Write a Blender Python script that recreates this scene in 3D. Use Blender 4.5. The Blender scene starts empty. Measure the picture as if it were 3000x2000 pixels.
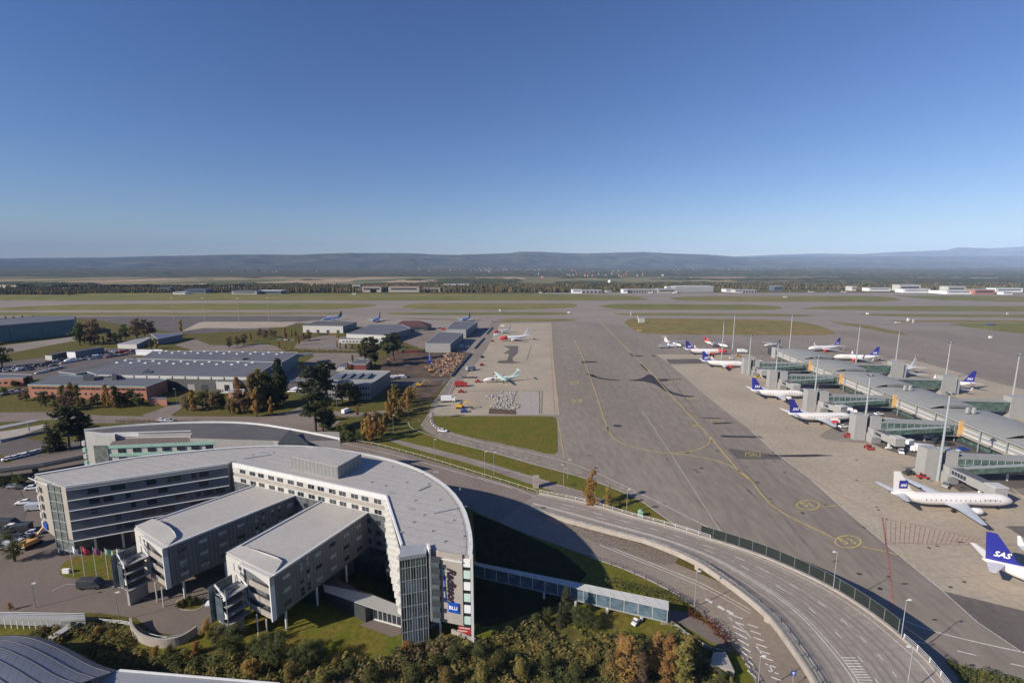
import bpy, math, random
import numpy as np
from mathutils import Vector
random.seed(7)
R=math.radians
sc=bpy.context.scene; COL=sc.collection
# ---------------------------------------------------------------- survey: camera 77 m above the apron, pitched down 8.93 deg
FPX=1400.; PIT=R(8.93); HC=77.
CR={'C1':(0,1200,1.96),'C2':(700,1200,1.96),'C3':(1400,1200,1.96),'C4':(2200,1200,1.96),'D1':(0,850,3.485),'D2':(600,850,3.485),
 'D3':(1150,850,3.485),'D4':(1750,850,3.485),'D5':(2300,850,2.987),'F':(360,1400,3.136),'K':(1100,1560,4.356),'L':(80,1330,3.92),'S':(0,0,1),'Z1':(0,680,3.136),'Z2':(750,680,3.136),'Z3':(1500,680,3.136),'Z4':(2250,680,3.136)}
def P(c,x,y,z=0.):
    o=CR[c]; x=o[0]+x/o[2]; y=o[1]+y/o[2]
    a=(x-1500)/FPX; b=-(y-1000)/FPX
    dy=math.cos(PIT)+b*math.sin(PIT); dz=-math.sin(PIT)+b*math.cos(PIT)
    t=(z-HC)/dz
    return (a*t,dy*t)
def PP(c,pts,z=0.): return [P(c,p[0],p[1],z) for p in pts]
def S(pts,z=0.): return PP('S',pts,z)
# ---------------------------------------------------------------- materials
def _n(nt,t,**k):
    n=nt.nodes.new(t)
    for a,b in k.items():
        if a.startswith('_'): n.inputs[a[1:].replace('_',' ')].default_value=b
        else: setattr(n,a,b)
    return n
def rgba(c): return (c[0],c[1],c[2],1)
def mat(name,c,rough=.7,var=.12,scale=.6,c2=None,metal=0.,spec=.4,bump=0.,coords='Object',det=6,sc3=(1,1,1),var2=0,scale2=.02,lo=.35,hi=.65,rnd=0):
    m=bpy.data.materials.new(name); m.use_nodes=True; nt=m.node_tree; b=nt.nodes['Principled BSDF']
    b.inputs['Roughness'].default_value=rough; b.inputs['Metallic'].default_value=metal; b.inputs['Specular IOR Level'].default_value=spec
    L=nt.links.new
    tc=_n(nt,'ShaderNodeTexCoord'); mp=_n(nt,'ShaderNodeMapping'); mp.inputs['Scale'].default_value=sc3
    L(tc.outputs[coords],mp.inputs[0])
    no=_n(nt,'ShaderNodeTexNoise'); no.inputs['Scale'].default_value=scale; no.inputs['Detail'].default_value=det; no.inputs['Roughness'].default_value=.62
    L(mp.outputs[0],no.inputs['Vector'])
    cr=_n(nt,'ShaderNodeValToRGB'); cr.color_ramp.elements[0].position=lo; cr.color_ramp.elements[1].position=hi
    a=c2 if c2 else tuple(x*(1-var) for x in c); bb=c if c2 else tuple(min(1,x*(1+var)) for x in c)
    cr.color_ramp.elements[0].color=rgba(a); cr.color_ramp.elements[1].color=rgba(bb)
    L(no.outputs['Fac'],cr.inputs[0]); out=cr.outputs[0]
    if var2:
        n2=_n(nt,'ShaderNodeTexNoise'); n2.inputs['Scale'].default_value=scale2; n2.inputs['Detail'].default_value=4; L(mp.outputs[0],n2.inputs['Vector'])
        mr=_n(nt,'ShaderNodeMapRange'); mr.inputs[1].default_value=.3; mr.inputs[2].default_value=.7; mr.inputs[3].default_value=1-var2; mr.inputs[4].default_value=1+var2
        L(n2.outputs['Fac'],mr.inputs[0]); mx=_n(nt,'ShaderNodeVectorMath',operation='SCALE'); L(out,mx.inputs[0]); L(mr.outputs[0],mx.inputs['Scale']); out=mx.outputs[0]
    if rnd:
        oi=_n(nt,'ShaderNodeObjectInfo'); hs=_n(nt,'ShaderNodeHueSaturation')
        m1=_n(nt,'ShaderNodeMapRange'); m1.inputs[3].default_value=.5-rnd*.035; m1.inputs[4].default_value=.5+rnd*.06; L(oi.outputs['Random'],m1.inputs[0]); L(m1.outputs[0],hs.inputs['Hue'])
        m2=_n(nt,'ShaderNodeMath',operation='MULTIPLY_ADD'); m2.inputs[1].default_value=rnd; m2.inputs[2].default_value=1-rnd*.5; L(oi.outputs['Random'],m2.inputs[0]); L(m2.outputs[0],hs.inputs['Value'])
        L(out,hs.inputs['Color']); out=hs.outputs[0]
    L(out,b.inputs['Base Color'])
    if bump:
        bp=_n(nt,'ShaderNodeBump'); bp.inputs['Strength'].default_value=bump; bp.inputs['Distance'].default_value=.1; L(no.outputs['Fac'],bp.inputs['Height']); L(bp.outputs[0],b.inputs['Normal'])
    m['_out']=1
    return m
def stripes(m,axis_scale,dist,col,width=.06,off=0):
    """thin darker joints every `dist` metres along a direction given by axis_scale (dx,dy,dz)"""
    nt=m.node_tree; L=nt.links.new; b=nt.nodes['Principled BSDF']; src=b.inputs['Base Color'].links[0].from_socket
    tc=_n(nt,'ShaderNodeTexCoord'); d=_n(nt,'ShaderNodeVectorMath',operation='DOT_PRODUCT'); d.inputs[1].default_value=axis_scale
    L(tc.outputs['Object'],d.inputs[0]); q=_n(nt,'ShaderNodeMath',operation='DIVIDE'); q.inputs[1].default_value=dist; L(d.outputs['Value'],q.inputs[0])
    fr=_n(nt,'ShaderNodeMath',operation='FRACT'); L(q.outputs[0],fr.inputs[0]); lt=_n(nt,'ShaderNodeMath',operation='LESS_THAN'); lt.inputs[1].default_value=width; L(fr.outputs[0],lt.inputs[0])
    mx=_n(nt,'ShaderNodeMix',data_type='RGBA'); L(lt.outputs[0],mx.inputs[0]); L(src,mx.inputs[6]); mx.inputs[7].default_value=rgba(col); L(mx.outputs[2],b.inputs['Base Color'])
    return m
def glassm(name,c,rough=.08,spec=.8,metal=.0):
    return mat(name,c,rough,.25,.35,spec=spec,metal=metal)
M={}; HAZE=4.8e-5
M['grass']=mat('grass',(.085,.09,.018),.95,c2=(.125,.095,.032),scale=.05,det=9,var2=.3,scale2=.6,spec=.1)
M['airgrass']=mat('airfield grass',(.14,.15,.04),.95,c2=(.21,.175,.065),scale=.006,det=8,var2=.22,scale2=.05,spec=.1,sc3=(.45,1,1))
M['drygrass']=mat('dry grass',(.165,.15,.05),.95,c2=(.23,.165,.062),scale=.012,det=8,var2=.2,scale2=.06,spec=.1)
M['lawn']=mat('lawn',(.095,.115,.013),.95,c2=(.155,.115,.026),scale=.15,det=9,var2=.25,scale2=.9,spec=.1)
M['soil']=mat('bare soil',(.15,.10,.07),.95,c2=(.07,.055,.045),scale=.12,det=9,spec=.1,var2=.2,scale2=1)
M['asphalt']=mat('apron asphalt',(.24,.203,.165),.85,var=.11,scale=.02,det=10,var2=.14,scale2=.5,spec=.2,sc3=(1,.25,1))
M['asphaltd']=mat('dark asphalt',(.13,.112,.10),.85,var=.15,scale=.05,det=9,var2=.12,scale2=.6,spec=.2)
M['asphaltl']=mat('taxiway asphalt',(.26,.222,.185),.85,var=.12,scale=.01,det=9,var2=.1,scale2=.1,spec=.2,sc3=(.2,1,1))
M['road']=mat('road asphalt',(.215,.175,.147),.85,var=.12,scale=.07,det=9,var2=.12,scale2=.9,spec=.2)
M['roadw']=mat('weathered road',(.25,.21,.175),.85,var=.12,scale=.05,det=9,var2=.12,scale2=.9,spec=.2)
M['concrete_ap']=mat('apron concrete',(.38,.318,.238),.85,var=.1,scale=.03,det=9,var2=.12,scale2=.7,spec=.2)
for ax in ((1,.105,0),(-.105,1,0)): stripes(M['concrete_ap'],ax,7.5,(.29,.25,.20),.02)
M['concrete']=mat('concrete',(.36,.32,.28),.8,var=.12,scale=.5,bump=.15)
M['white_line']=mat('white road paint',(.62,.60,.56),.7,var=.2,scale=1.5)
M['yellow_line']=mat('yellow paint',(.50,.40,.12),.7,var=.22,scale=.8)
M['red_line']=mat('red paint',(.33,.15,.13),.7,var=.3,scale=.8)
M['roof']=mat('light roof membrane',(.40,.38,.35),.6,var=.05,scale=.12,det=8,var2=.06,scale2=1.2,spec=.3)
M['rooflt']=mat('roof trim',(.45,.445,.43),.5,var=.06)
M['roofdk']=mat('dark roofing felt',(.10,.095,.095),.85,var=.12,scale=.1,var2=.1,scale2=.9)
M['roofgr']=mat('grey metal roof',(.118,.12,.138),.8,var=.08,scale=.06,var2=.06,scale2=.5,sc3=(1,.3,1))
M['roofpier']=mat('pier roof sheet',(.30,.30,.275),.75,var=.07,scale=.08,var2=.06,scale2=.6)
stripes(M['roofpier'],(-.115,.993,0),2.4,(.245,.245,.225),.05)
M['panelw']=mat('white panel',(.52,.505,.47),.55,var=.05,scale=.8)
M['panelb']=mat('beige panel',(.36,.325,.285),.6,var=.08,scale=.7)
M['panelsh']=stripes(mat('ribbed plant room wall',(.235,.235,.23),.6,var=.08),(1,.3,0),1.1,(.17,.17,.17),.25)
M['darkcont']=mat('dark red container',(.17,.045,.04),.6)
M['panelg']=mat('blue grey cladding',(.105,.115,.14),.45,var=.12,scale=.5,spec=.5)
M['panelg2']=stripes(stripes(mat('ribbed grey cladding',(.135,.14,.147),.5,var=.14,scale=.7),(.55,.83,0),.9,(.09,.095,.105),.3),(.9,-.3,0),1.3,(.11,.115,.125),.25)
M['panelmid']=mat('mid grey cladding',(.33,.325,.31),.5,var=.06,scale=.6)
M['mint']=mat('mint green panel',(.33,.52,.43),.5,var=.06)
M['glass']=glassm('dark window glass',(.025,.032,.04))
M['glassl']=glassm('light curtain window',(.30,.34,.35),.15)
M['glassg']=mat('green glass wall',(.075,.12,.10),.12,.45,.5,spec=.7)
M['glassb']=mat('blue grey glass',(.16,.175,.162),.15,.35,.8,spec=.7)
M['steel']=mat('grey steel',(.36,.38,.39),.45,var=.06,metal=.2)
M['steelw']=mat('white steel',(.66,.66,.64),.45,var=.05)
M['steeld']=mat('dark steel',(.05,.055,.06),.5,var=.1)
M['orange']=mat('orange panel',(.62,.36,.13),.6,var=.06)
M['brick']=mat('red brick',(.36,.16,.11),.85,var=.15,scale=1.5,var2=.1,scale2=.2)
M['teal']=mat('teal cladding',(.085,.15,.165),.5,var=.08,scale=.3)
M['bluewall']=mat('blue grey wall',(.10,.125,.16),.5,var=.08,scale=.3)
M['darkred']=mat('dark red roof',(.10,.045,.045),.7,var=.15)
M['rubber']=mat('rubber',(.02,.02,.02),.8)
M['acwhite']=mat('aircraft white',(.78,.74,.70),.3,var=.03,spec=.5)
M['acblue']=mat('tail blue',(.025,.03,.26),.35,var=.05,spec=.5)
M['acred']=mat('engine red',(.62,.06,.045),.35,var=.06,spec=.5)
M['acgrey']=mat('wing grey',(.50,.52,.55),.35,var=.05,spec=.5)
M['acgreen']=mat('pale green livery',(.60,.74,.64),.35,var=.05,spec=.5)
M['aclblue']=mat('light blue livery',(.30,.42,.66),.35,var=.05,spec=.5)
M['acdark']=mat('dark livery',(.06,.06,.10),.35,var=.05,spec=.5)
M['bark']=mat('bark',(.09,.065,.05),.9,var=.2,scale=3)
M['signblue']=mat('sign blue',(.01,.07,.40),.5,var=.03)
M['signdark']=mat('sign lettering',(.03,.02,.035),.5,var=.03)
M['signwhite']=mat('sign white',(.8,.8,.8),.5,var=.02)
M['yellowm']=mat('machine yellow',(.62,.36,.04),.5,var=.08)
M['redm']=mat('vehicle red',(.42,.04,.035),.4,var=.06)
M['stone']=mat('gravel stones',(.26,.215,.18),.9,c2=(.11,.09,.075),scale=1.4,det=8,bump=.6)
def leafm(name,c,c2,sc_=.5):
    m=mat(name,c,.9,c2=c2,scale=sc_,det=4,spec=.08,lo=.3,hi=.7,rnd=.35); nt=m.node_tree; L=nt.links.new; b=nt.nodes['Principled BSDF']
    tr=nt.nodes.new('ShaderNodeBsdfTranslucent'); mx=nt.nodes.new('ShaderNodeMixShader'); mx.inputs[0].default_value=.35
    L(b.inputs['Base Color'].links[0].from_socket,tr.inputs[0]); L(b.outputs[0],mx.inputs[1]); L(tr.outputs[0],mx.inputs[2]); L(mx.outputs[0],nt.nodes['Material Output'].inputs['Surface']); return m
M['l_conifer']=leafm('conifer needles',(.11,.12,.058),(.055,.065,.036))
M['l_green']=leafm('green foliage',(.15,.15,.055),(.065,.078,.032))
M['l_orange']=leafm('orange autumn foliage',(.46,.27,.09),(.28,.165,.06))
M['l_brown']=leafm('brown autumn foliage',(.29,.20,.115),(.17,.125,.075))
M['l_yellow']=leafm('yellow green foliage',(.32,.24,.08),(.17,.14,.05))
M['l_red']=leafm('rust red foliage',(.22,.07,.035),(.10,.04,.02))
# ---------------------------------------------------------------- mesh builder
def wloc(p):
    v=Vector((0,0,0))
    while p is not None: v=v+p.location; p=p.parent
    return v
class MB:
    def __init__(s): s.v=[]; s.f=[]; s.m=[]
    def add(s,vs,fs,mi=0):
        o=len(s.v); s.v.extend([tuple(map(float,q)) for q in vs]); s.f.extend([tuple(i+o for i in f) for f in fs]); s.m.extend([mi]*len(fs)); return s
    def quad(s,a,b,c,d,mi=0): return s.add([a,b,c,d],[(0,1,2,3)],mi)
    def box(s,x0,x1,y0,y1,z0,z1,mi=0): return s.prism([(x0,y0),(x1,y0),(x1,y1),(x0,y1)],z0,z1,mi)
    def obox(s,cx,cy,z0,z1,lx,ly,ang=0,mi=0):
        c,n=math.cos(ang),math.sin(ang)
        return s.prism([(cx+c*u*lx/2-n*v*ly/2,cy+n*u*lx/2+c*v*ly/2) for u,v in ((-1,-1),(1,-1),(1,1),(-1,1))],z0,z1,mi)
    def prism(s,poly,z0,z1,mi=0,mt=None):
        a=sum(poly[i][0]*poly[(i+1)%len(poly)][1]-poly[(i+1)%len(poly)][0]*poly[i][1] for i in range(len(poly)))
        if a<0: poly=poly[::-1]
        n=len(poly); z0s=z0 if isinstance(z0,(list,tuple)) else [z0]*n; z1s=z1 if isinstance(z1,(list,tuple)) else [z1]*n
        if a<0: z0s=list(z0s)[::-1]; z1s=list(z1s)[::-1]
        vs=[(p[0],p[1],z) for p,z in zip(poly,z0s)]+[(p[0],p[1],z) for p,z in zip(poly,z1s)]
        s.add(vs,[(i,(i+1)%n,n+(i+1)%n,n+i) for i in range(n)]+[tuple(range(n-1,-1,-1))],mi)
        s.add(vs[n:],[tuple(range(n))],mi if mt is None else mt); return s
    def wallbox(s,a,b,z0,z1,t,mi=0,off=0):
        """slab along a->b (2D), thickness t to the LEFT of a->b (walls run right to left as one faces them)"""
        dx,dy=b[0]-a[0],b[1]-a[1]; L=math.hypot(dx,dy) or 1; nx,ny=-dy/L,dx/L
        return s.prism([(a[0]+nx*off,a[1]+ny*off),(a[0]+nx*(off+t),a[1]+ny*(off+t)),(b[0]+nx*(off+t),b[1]+ny*(off+t)),(b[0]+nx*off,b[1]+ny*off)],z0,z1,mi)
    def bar(s,a,b,w,mi=0,h=None):
        a=Vector(a); b=Vector(b); d=(b-a).normalized(); u=d.cross(Vector((0,0,1)))
        if u.length<1e-3: u=Vector((1,0,0))
        u.normalize(); v=d.cross(u); h=h or w
        vs=[tuple(p+u*(w/2*i)+v*(h/2*j)) for p in (a,b) for i,j in ((-1,-1),(1,-1),(1,1),(-1,1))]
        return s.add(vs,[(0,1,2,3)[::-1],(4,5,6,7),(0,4,7,3),(1,2,6,5),(0,1,5,4),(3,7,6,2)],mi)
    def tube(s,pts,rs,n=8,mi=0,cap=True):
        if not isinstance(rs,(list,tuple)): rs=[rs]*len(pts)
        rings=[]
        for i,p in enumerate(pts):
            p=Vector(p); a=Vector(pts[max(0,i-1)]); b=Vector(pts[min(len(pts)-1,i+1)]); d=(b-a).normalized()
            u=d.cross(Vector((0,0,1)))
            if u.length<1e-2: u=d.cross(Vector((0,1,0)))
            u.normalize(); v=d.cross(u)
            rings.append([tuple(p+(u*math.cos(2*math.pi*k/n)+v*math.sin(2*math.pi*k/n))*rs[i]) for k in range(n)])
        return s.loft(rings,mi,cap)
    def loft(s,rings,mi=0,cap=True):
        n=len(rings[0]); vs=[q for r in rings for q in r]; fs=[]
        for i in range(len(rings)-1):
            for k in range(n): fs.append((i*n+k,i*n+(k+1)%n,(i+1)*n+(k+1)%n,(i+1)*n+k))
        if cap: fs.append(tuple(range(n-1,-1,-1))); fs.append(tuple((len(rings)-1)*n+k for k in range(n)))
        return s.add(vs,fs,mi)
    def ribbon(s,a,b,z,mi=0):
        """strip between two polylines of equal length; z may be a list"""
        n=len(a); zs=z if isinstance(z,(list,tuple)) else [z]*n
        vs=[(p[0],p[1],h) for p,h in zip(a,zs)]+[(p[0],p[1],h) for p,h in zip(b,zs)]
        return s.add(vs,[(i,i+1,n+i+1,n+i) for i in range(n-1)],mi)
    def build(s,name,mats,parent=None,smooth=False,mesh_only=False):
        if not isinstance(mats,(list,tuple)): mats=[mats]
        me=bpy.data.meshes.new(name); l=wloc(parent)
        v=np.array(s.v,dtype=float).reshape(-1,3)-np.array([l[0],l[1],l[2]])
        me.from_pydata(v.tolist(),[],s.f)
        for m in mats: me.materials.append(M[m] if isinstance(m,str) else m)
        if len(mats)>1: me.polygons.foreach_set('material_index',s.m)
        if smooth: me.polygons.foreach_set('use_smooth',[True]*len(me.polygons))
        me.update()
        if mesh_only: return me
        return link(name,me,parent)
def link(name,me,parent=None,loc=None,rz=0,scale=None):
    o=bpy.data.objects.new(name,me); COL.objects.link(o); o.parent=parent
    if loc is not None: o.location=loc
    if rz: o.rotation_euler=(0,0,rz)
    if scale is not None: o.scale=scale if isinstance(scale,(tuple,list)) else (scale,)*3
    return o
def tag(o,label=None,cat=None,group=None,kind=None):
    if label: o['label']=label
    if cat: o['category']=cat
    if group: o['group']=group
    if kind: o['kind']=kind
    return o
def thing(name,label,cat,loc=(0,0,0),rz=0,group=None):
    o=bpy.data.objects.new(name,None); COL.objects.link(o); o.empty_display_size=.5
    o.location=loc; o.rotation_euler=(0,0,rz); return tag(o,label,cat,group)
def dup(root,loc,rz=0,label=None,group=None,scale=None,kids=None):
    r=root.copy(); COL.objects.link(r); r.location=loc; r.rotation_euler=(0,0,rz)
    if label: r['label']=label
    if group: r['group']=group
    if scale is not None: r.scale=scale if isinstance(scale,(tuple,list)) else (scale,)*3
    kids=kids if kids is not None else KIDS
    for ch in [c for c in ALLCH.get(root.name,root.children)]:
        c=ch.copy(); COL.objects.link(c); c.parent=r
        for g in ch.children:
            d=g.copy(); COL.objects.link(d); d.parent=c
    return r
KIDS=None; ALLCH={}
def struct(name,mb,mats,**k): return tag(mb.build(name,mats,**k),kind='structure')
SHN=[0]
def sheet(name,m,poly,z):
    SHN[0]+=1; z+=SHN[0]*.00018
    a=sum(poly[i][0]*poly[(i+1)%len(poly)][1]-poly[(i+1)%len(poly)][0]*poly[i][1] for i in range(len(poly)))
    if a<0: poly=poly[::-1]
    b=MB(); b.add([(x,y,z) for x,y in poly],[tuple(range(len(poly)))]); return struct(name,b,m)
def lerp(a,b,t): return tuple(a[i]+(b[i]-a[i])*t for i in range(len(a)))
def resample(pts,step):
    out=[tuple(pts[0])]; 
    d=[0]
    for i in range(1,len(pts)): d.append(d[-1]+math.dist(pts[i-1],pts[i]))
    n=max(1,int(round(d[-1]/step))); res=[]
    for k in range(n+1):
        t=d[-1]*k/n; i=1
        while i<len(d)-1 and d[i]<t: i+=1
        u=(t-d[i-1])/max(1e-9,d[i]-d[i-1]); res.append(lerp(pts[i-1],pts[i],u))
    return res
def smooth(pts,it=2):
    for _ in range(it):
        q=[pts[0]]
        for a,b in zip(pts[:-1],pts[1:]): q+= [lerp(a,b,.25),lerp(a,b,.75)]
        pts=q+[pts[-1]]
    return pts
def offs(pts,d):
    r=[]
    for i,p in enumerate(pts):
        a=pts[max(0,i-1)]; b=pts[min(len(pts)-1,i+1)]; dx,dy=b[0]-a[0],b[1]-a[1]; L=math.hypot(dx,dy) or 1
        r.append((p[0]+dy/L*d,p[1]-dx/L*d)+tuple(p[2:]))
    return r
def line(mb,pts,w,z,mi=0):
    pts=[tuple(p[:2]) for p in pts]; mb.ribbon(offs(pts,-w/2),offs(pts,w/2),z,mi)
def dashes(mb,pts,w,z,on,off_,mi=0):
    q=resample(pts,on/3.); per=int(round((on+off_)/(on/3.)))
    for i in range(0,len(q)-3,per): line(mb,q[i:i+4],w,z,mi)
FONT=None
def textmesh(s,size,depth=.03,shear=0.,bold=0.):
    cu=bpy.data.curves.new('t','FONT'); cu.body=s; cu.size=size; cu.extrude=depth; cu.shear=shear; cu.offset=bold; cu.align_x='CENTER'; cu.align_y='CENTER'; cu.resolution_u=2
    o=bpy.data.objects.new('t',cu); COL.objects.link(o); bpy.context.view_layer.update()
    me=bpy.data.meshes.new_from_object(o.evaluated_get(bpy.context.evaluated_depsgraph_get())); bpy.data.objects.remove(o); me.materials.clear(); return me
def textobj(name,s,size,m,parent,loc,rot,depth=.03,shear=0.,bold=0.):
    me=textmesh(s,size,depth,shear,bold); me.materials.append(M[m]); o=link(name,me,parent); l=wloc(parent)
    o.location=(loc[0]-l[0],loc[1]-l[1],loc[2]-l[2]); o.rotation_euler=rot; return o
# ---------------------------------------------------------------- camera, sun, sky
cam=bpy.data.cameras.new('camera'); co=bpy.data.objects.new('camera',cam); COL.objects.link(co); sc.camera=co
co.location=(0,0,HC); co.rotation_euler=(math.pi/2-PIT,0,0); cam.sensor_width=36; cam.lens=36*FPX/3000; cam.clip_end=90000; cam.clip_start=.5
SUN_E=R(29); SH=R(28)   # shadows fall 28 deg beyond "right"
su=bpy.data.lights.new('sun','SUN'); su.energy=4.4; su.angle=R(.5); su.color=(1,.91,.79); so=bpy.data.objects.new('sun',su); COL.objects.link(so)
d=Vector((math.cos(SH)*math.cos(SUN_E),math.sin(SH)*math.cos(SUN_E),-math.sin(SUN_E))); so.rotation_euler=d.to_track_quat('-Z','Y').to_euler(); so.location=(-100,-60,200)
w=bpy.data.worlds.new('World'); sc.world=w; w.use_nodes=True; nt=w.node_tree; sk=nt.nodes.new('ShaderNodeTexSky'); sk.sky_type='NISHITA'; sk.sun_disc=False
sk.sun_elevation=SUN_E; sk.sun_rotation=math.atan2(-d.x,-d.y); sk.air_density=1.0; sk.dust_density=.15; sk.ozone_density=4.5; sk.altitude=100
bg=nt.nodes['Background']; bg.inputs[1].default_value=.070; hs=nt.nodes.new('ShaderNodeHueSaturation'); hs.inputs['Saturation'].default_value=1.17; hs.inputs['Hue'].default_value=.515; hs.inputs['Value'].default_value=1.0; nt.links.new(sk.outputs[0],hs.inputs['Color']); nt.links.new(hs.outputs[0],bg.inputs[0])
sc.view_settings.view_transform='Standard'; sc.view_settings.look='None'; sc.view_settings.exposure=.56; sc.view_settings.gamma=1
# ================================================================ GROUND
b=MB(); b.box(-9000,9000,-600,1720,-1,0); g=struct('ground',b,'grass')
# distant plain with woods as a relief mesh, then hills
def vnoise(x,y,s,seed=0):
    x=x/s+seed*17.3; y=y/s+seed*9.1
    xi=np.floor(x); yi=np.floor(y); xf=x-xi; yf=y-yi; xf=xf*xf*(3-2*xf); yf=yf*yf*(3-2*yf)
    def h(a,c): 
        t=np.sin(a*127.1+c*311.7+seed*74.7)*43758.5453; return t-np.floor(t)
    return (h(xi,yi)*(1-xf)+h(xi+1,yi)*xf)*(1-yf)+(h(xi,yi+1)*(1-xf)+h(xi+1,yi+1)*xf)*yf
def terrain(name,az,rg,hf,m):
    A,Rr=np.meshgrid(az,rg); X=Rr*np.sin(A)/np.cos(A)*1.0; Y=Rr+0*A; Z=hf(X,Y,A)
    nr,na=A.shape; v=np.stack([X.ravel(),Y.ravel(),Z.ravel()],1)
    i=np.arange(nr-1)[:,None]*na+np.arange(na-1)[None,:]; f=np.stack([i,i+1,i+na+1,i+na],-1).reshape(-1,4)
    me=bpy.data.meshes.new(name); me.from_pydata(v.tolist(),[],f.tolist()); me.materials.append(M[m]); o=link(name,me); return tag(o,kind='structure')
def farmat():
    m=mat('plain',(.05,.06,.03),.95,spec=.05,scale=.02); nt=m.node_tree; L=nt.links.new; bs=nt.nodes['Principled BSDF']
    geo=_n(nt,'ShaderNodeNewGeometry'); sp=_n(nt,'ShaderNodeSeparateXYZ'); L(geo.outputs['Position'],sp.inputs[0])
    mp=_n(nt,'ShaderNodeMapping'); mp.inputs['Scale'].default_value=(.0022,.0011,0); L(geo.outputs['Position'],mp.inputs[0])
    vo=_n(nt,'ShaderNodeTexVoronoi'); vo.inputs['Scale'].default_value=1.6; L(mp.outputs[0],vo.inputs['Vector'])
    cr=_n(nt,'ShaderNodeValToRGB'); e=cr.color_ramp.elements; e[0].position=0; e[0].color=rgba((.10,.115,.045)); e[1].position=1; e[1].color=rgba((.42,.30,.19))
    for p,c in ((.25,(.13,.14,.06)),(.45,(.33,.24,.15)),(.6,(.40,.30,.20)),(.75,(.16,.16,.08))): q=e.new(p); q.color=rgba(c)
    L(vo.outputs['Color'],cr.inputs[0])
    no=_n(nt,'ShaderNodeTexNoise'); no.inputs['Scale'].default_value=.012; no.inputs['Detail'].default_value=6; L(geo.outputs['Position'],no.inputs['Vector'])
    c2=_n(nt,'ShaderNodeValToRGB'); e=c2.color_ramp.elements; e[0].position=.35; e[0].color=rgba((.042,.052,.030)); e[1].position=.70; e[1].color=rgba((.15,.105,.055)); q=e.new(.52); q.color=rgba((.065,.072,.038)); L(no.outputs['Fac'],c2.inputs[0])
    mr=_n(nt,'ShaderNodeMapRange'); mr.inputs[1].default_value=2.; mr.inputs[2].default_value=4.; L(sp.outputs['Z'],mr.inputs[0])
    mx=_n(nt,'ShaderNodeMix',data_type='RGBA'); L(mr.outputs[0],mx.inputs[0]); L(cr.outputs[0],mx.inputs[6]); L(c2.outputs[0],mx.inputs[7]); L(mx.outputs[2],bs.inputs['Base Color'])
    return m
M['plain']=farmat()
def hplain(X,Y,A):
    n=vnoise(X,Y*1.7,650,1)*.5+vnoise(X,Y*1.7,260,2)*.3+vnoise(X,Y*1.6,110,3)*.2
    bias=np.interp(Y,[1700,1900,2300,2800,4500,9000],[.34,.22,.02,-.03,-.03,-.02])+np.interp(X/Y,[-1.1,-.3,.1,.5,1.1],[-.24,-.20,-.10,.03,.10])*np.clip((Y-1500)/300,0,1)
    wood=np.clip((n+bias-.47)*14,0,1)
    rough=vnoise(X,Y,16,5)*6+vnoise(X,Y,38,6)*5
    base=np.interp(Y,[1700,3000,6000,9000],[0,0,26,52])
    return base-.3+wood*(7+rough*.8)
terrain('farmland',np.linspace(-.93,.93,760),np.concatenate([np.linspace(1700,2600,60),np.geomspace(2620,9300,190)]),hplain,'plain')
M['hill']=mat('forested hill',(.022,.03,.022),.95,c2=(.10,.095,.062),scale=.0035,det=10,spec=.03,bump=0,var2=.35,scale2=.0012)
sky=[(-400,752),(0,757),(150,755),(300,754),(380,752),(437,750),(574,748),(640,746),(750,745),(877,746),(941,743),(1015,740.6),(1085,741),(1164,741),(1222,742),(1260,745),(1340,746),(1500,741),(1519,737),(1580,737),(1660,741),(1723,742),(1819,739),(1892,738),(1978,742.5),(2074,745),(2154,752),(2200,754),(2250,752),(3400,748)]
sky2=[(1700,748),(2100,753),(2160,751),(2250,747),(2409,742),(2521,744),(2600,739),(2773,732),(2805,724.6),(2904,727),(3000,722),(3400,715)]
def hills(name,prof,y0,y1,seed,x0,x1,yv=None):
    ax=np.array([p[0] for p in prof],float); 
    # skyline elevation angle as tan relative to forward distance
    el=[]
    for px,py in prof:
        bb=-(py-1000)/FPX; dy=math.cos(PIT)+bb*math.sin(PIT); dz=-math.sin(PIT)+bb*math.cos(PIT); el.append((( px-1500)/FPX/dy,dz/dy))
    ex=np.array([e[0] for e in el]); ez=np.array([e[1] for e in el])
    def hf(X,Y,A):
        t=X/Y; y0_=np.interp(t,[-1,-.1,.3,1.1],yv) if yv else y0; top=HC+np.interp(t,ex,ez)*y1; s=np.clip((Y-y0_)/(y1-y0_),0,1.15)
        prof_=np.where(s<=1,np.sin(np.clip(s,0,1)*math.pi/2)**1.3,1-(s-1)*1.5)
        n=(vnoise(X,Y,1900,seed)-.5)*.40+(vnoise(X,Y,800,seed+1)-.5)*.30+(vnoise(X,Y,260,seed+2)-.5)*.12+(vnoise(X,Y,90,seed+3)-.5)*.02
        env=np.sin(np.clip(s,0,1)*math.pi)
        r=top*(prof_+n*env)+(vnoise(X,Y,70,seed+4)-.5)*6*(s>.9)-3
        return np.minimum(r,HC+(top-HC)*Y/y1*np.where(s<1,.985,1))
    terrain(name,np.linspace(math.atan(x0),math.atan(x1),900),np.concatenate([np.linspace(y0,y1,110),[y1*1.02,y1*1.06]]),hf,'hill')
hills('hills',sky,4700,13500,11,-1.1,1.12,(7400,7700,8200,8400))
hills('hills_beyond',sky2,13000,21000,31,.25,1.15)
# ---------------------------------------------------------------- airfield paving
Z1,Z2,Z3,Z4,Z5=.02,.04,.06,.085,.11
sheet('airfield_paving','asphaltl',S([(-500,861),(3600,861),(3600,960),(2100,975),(1700,944),(1440,941),(1250,933),(900,929),(-500,934)]),Z1)
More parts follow.
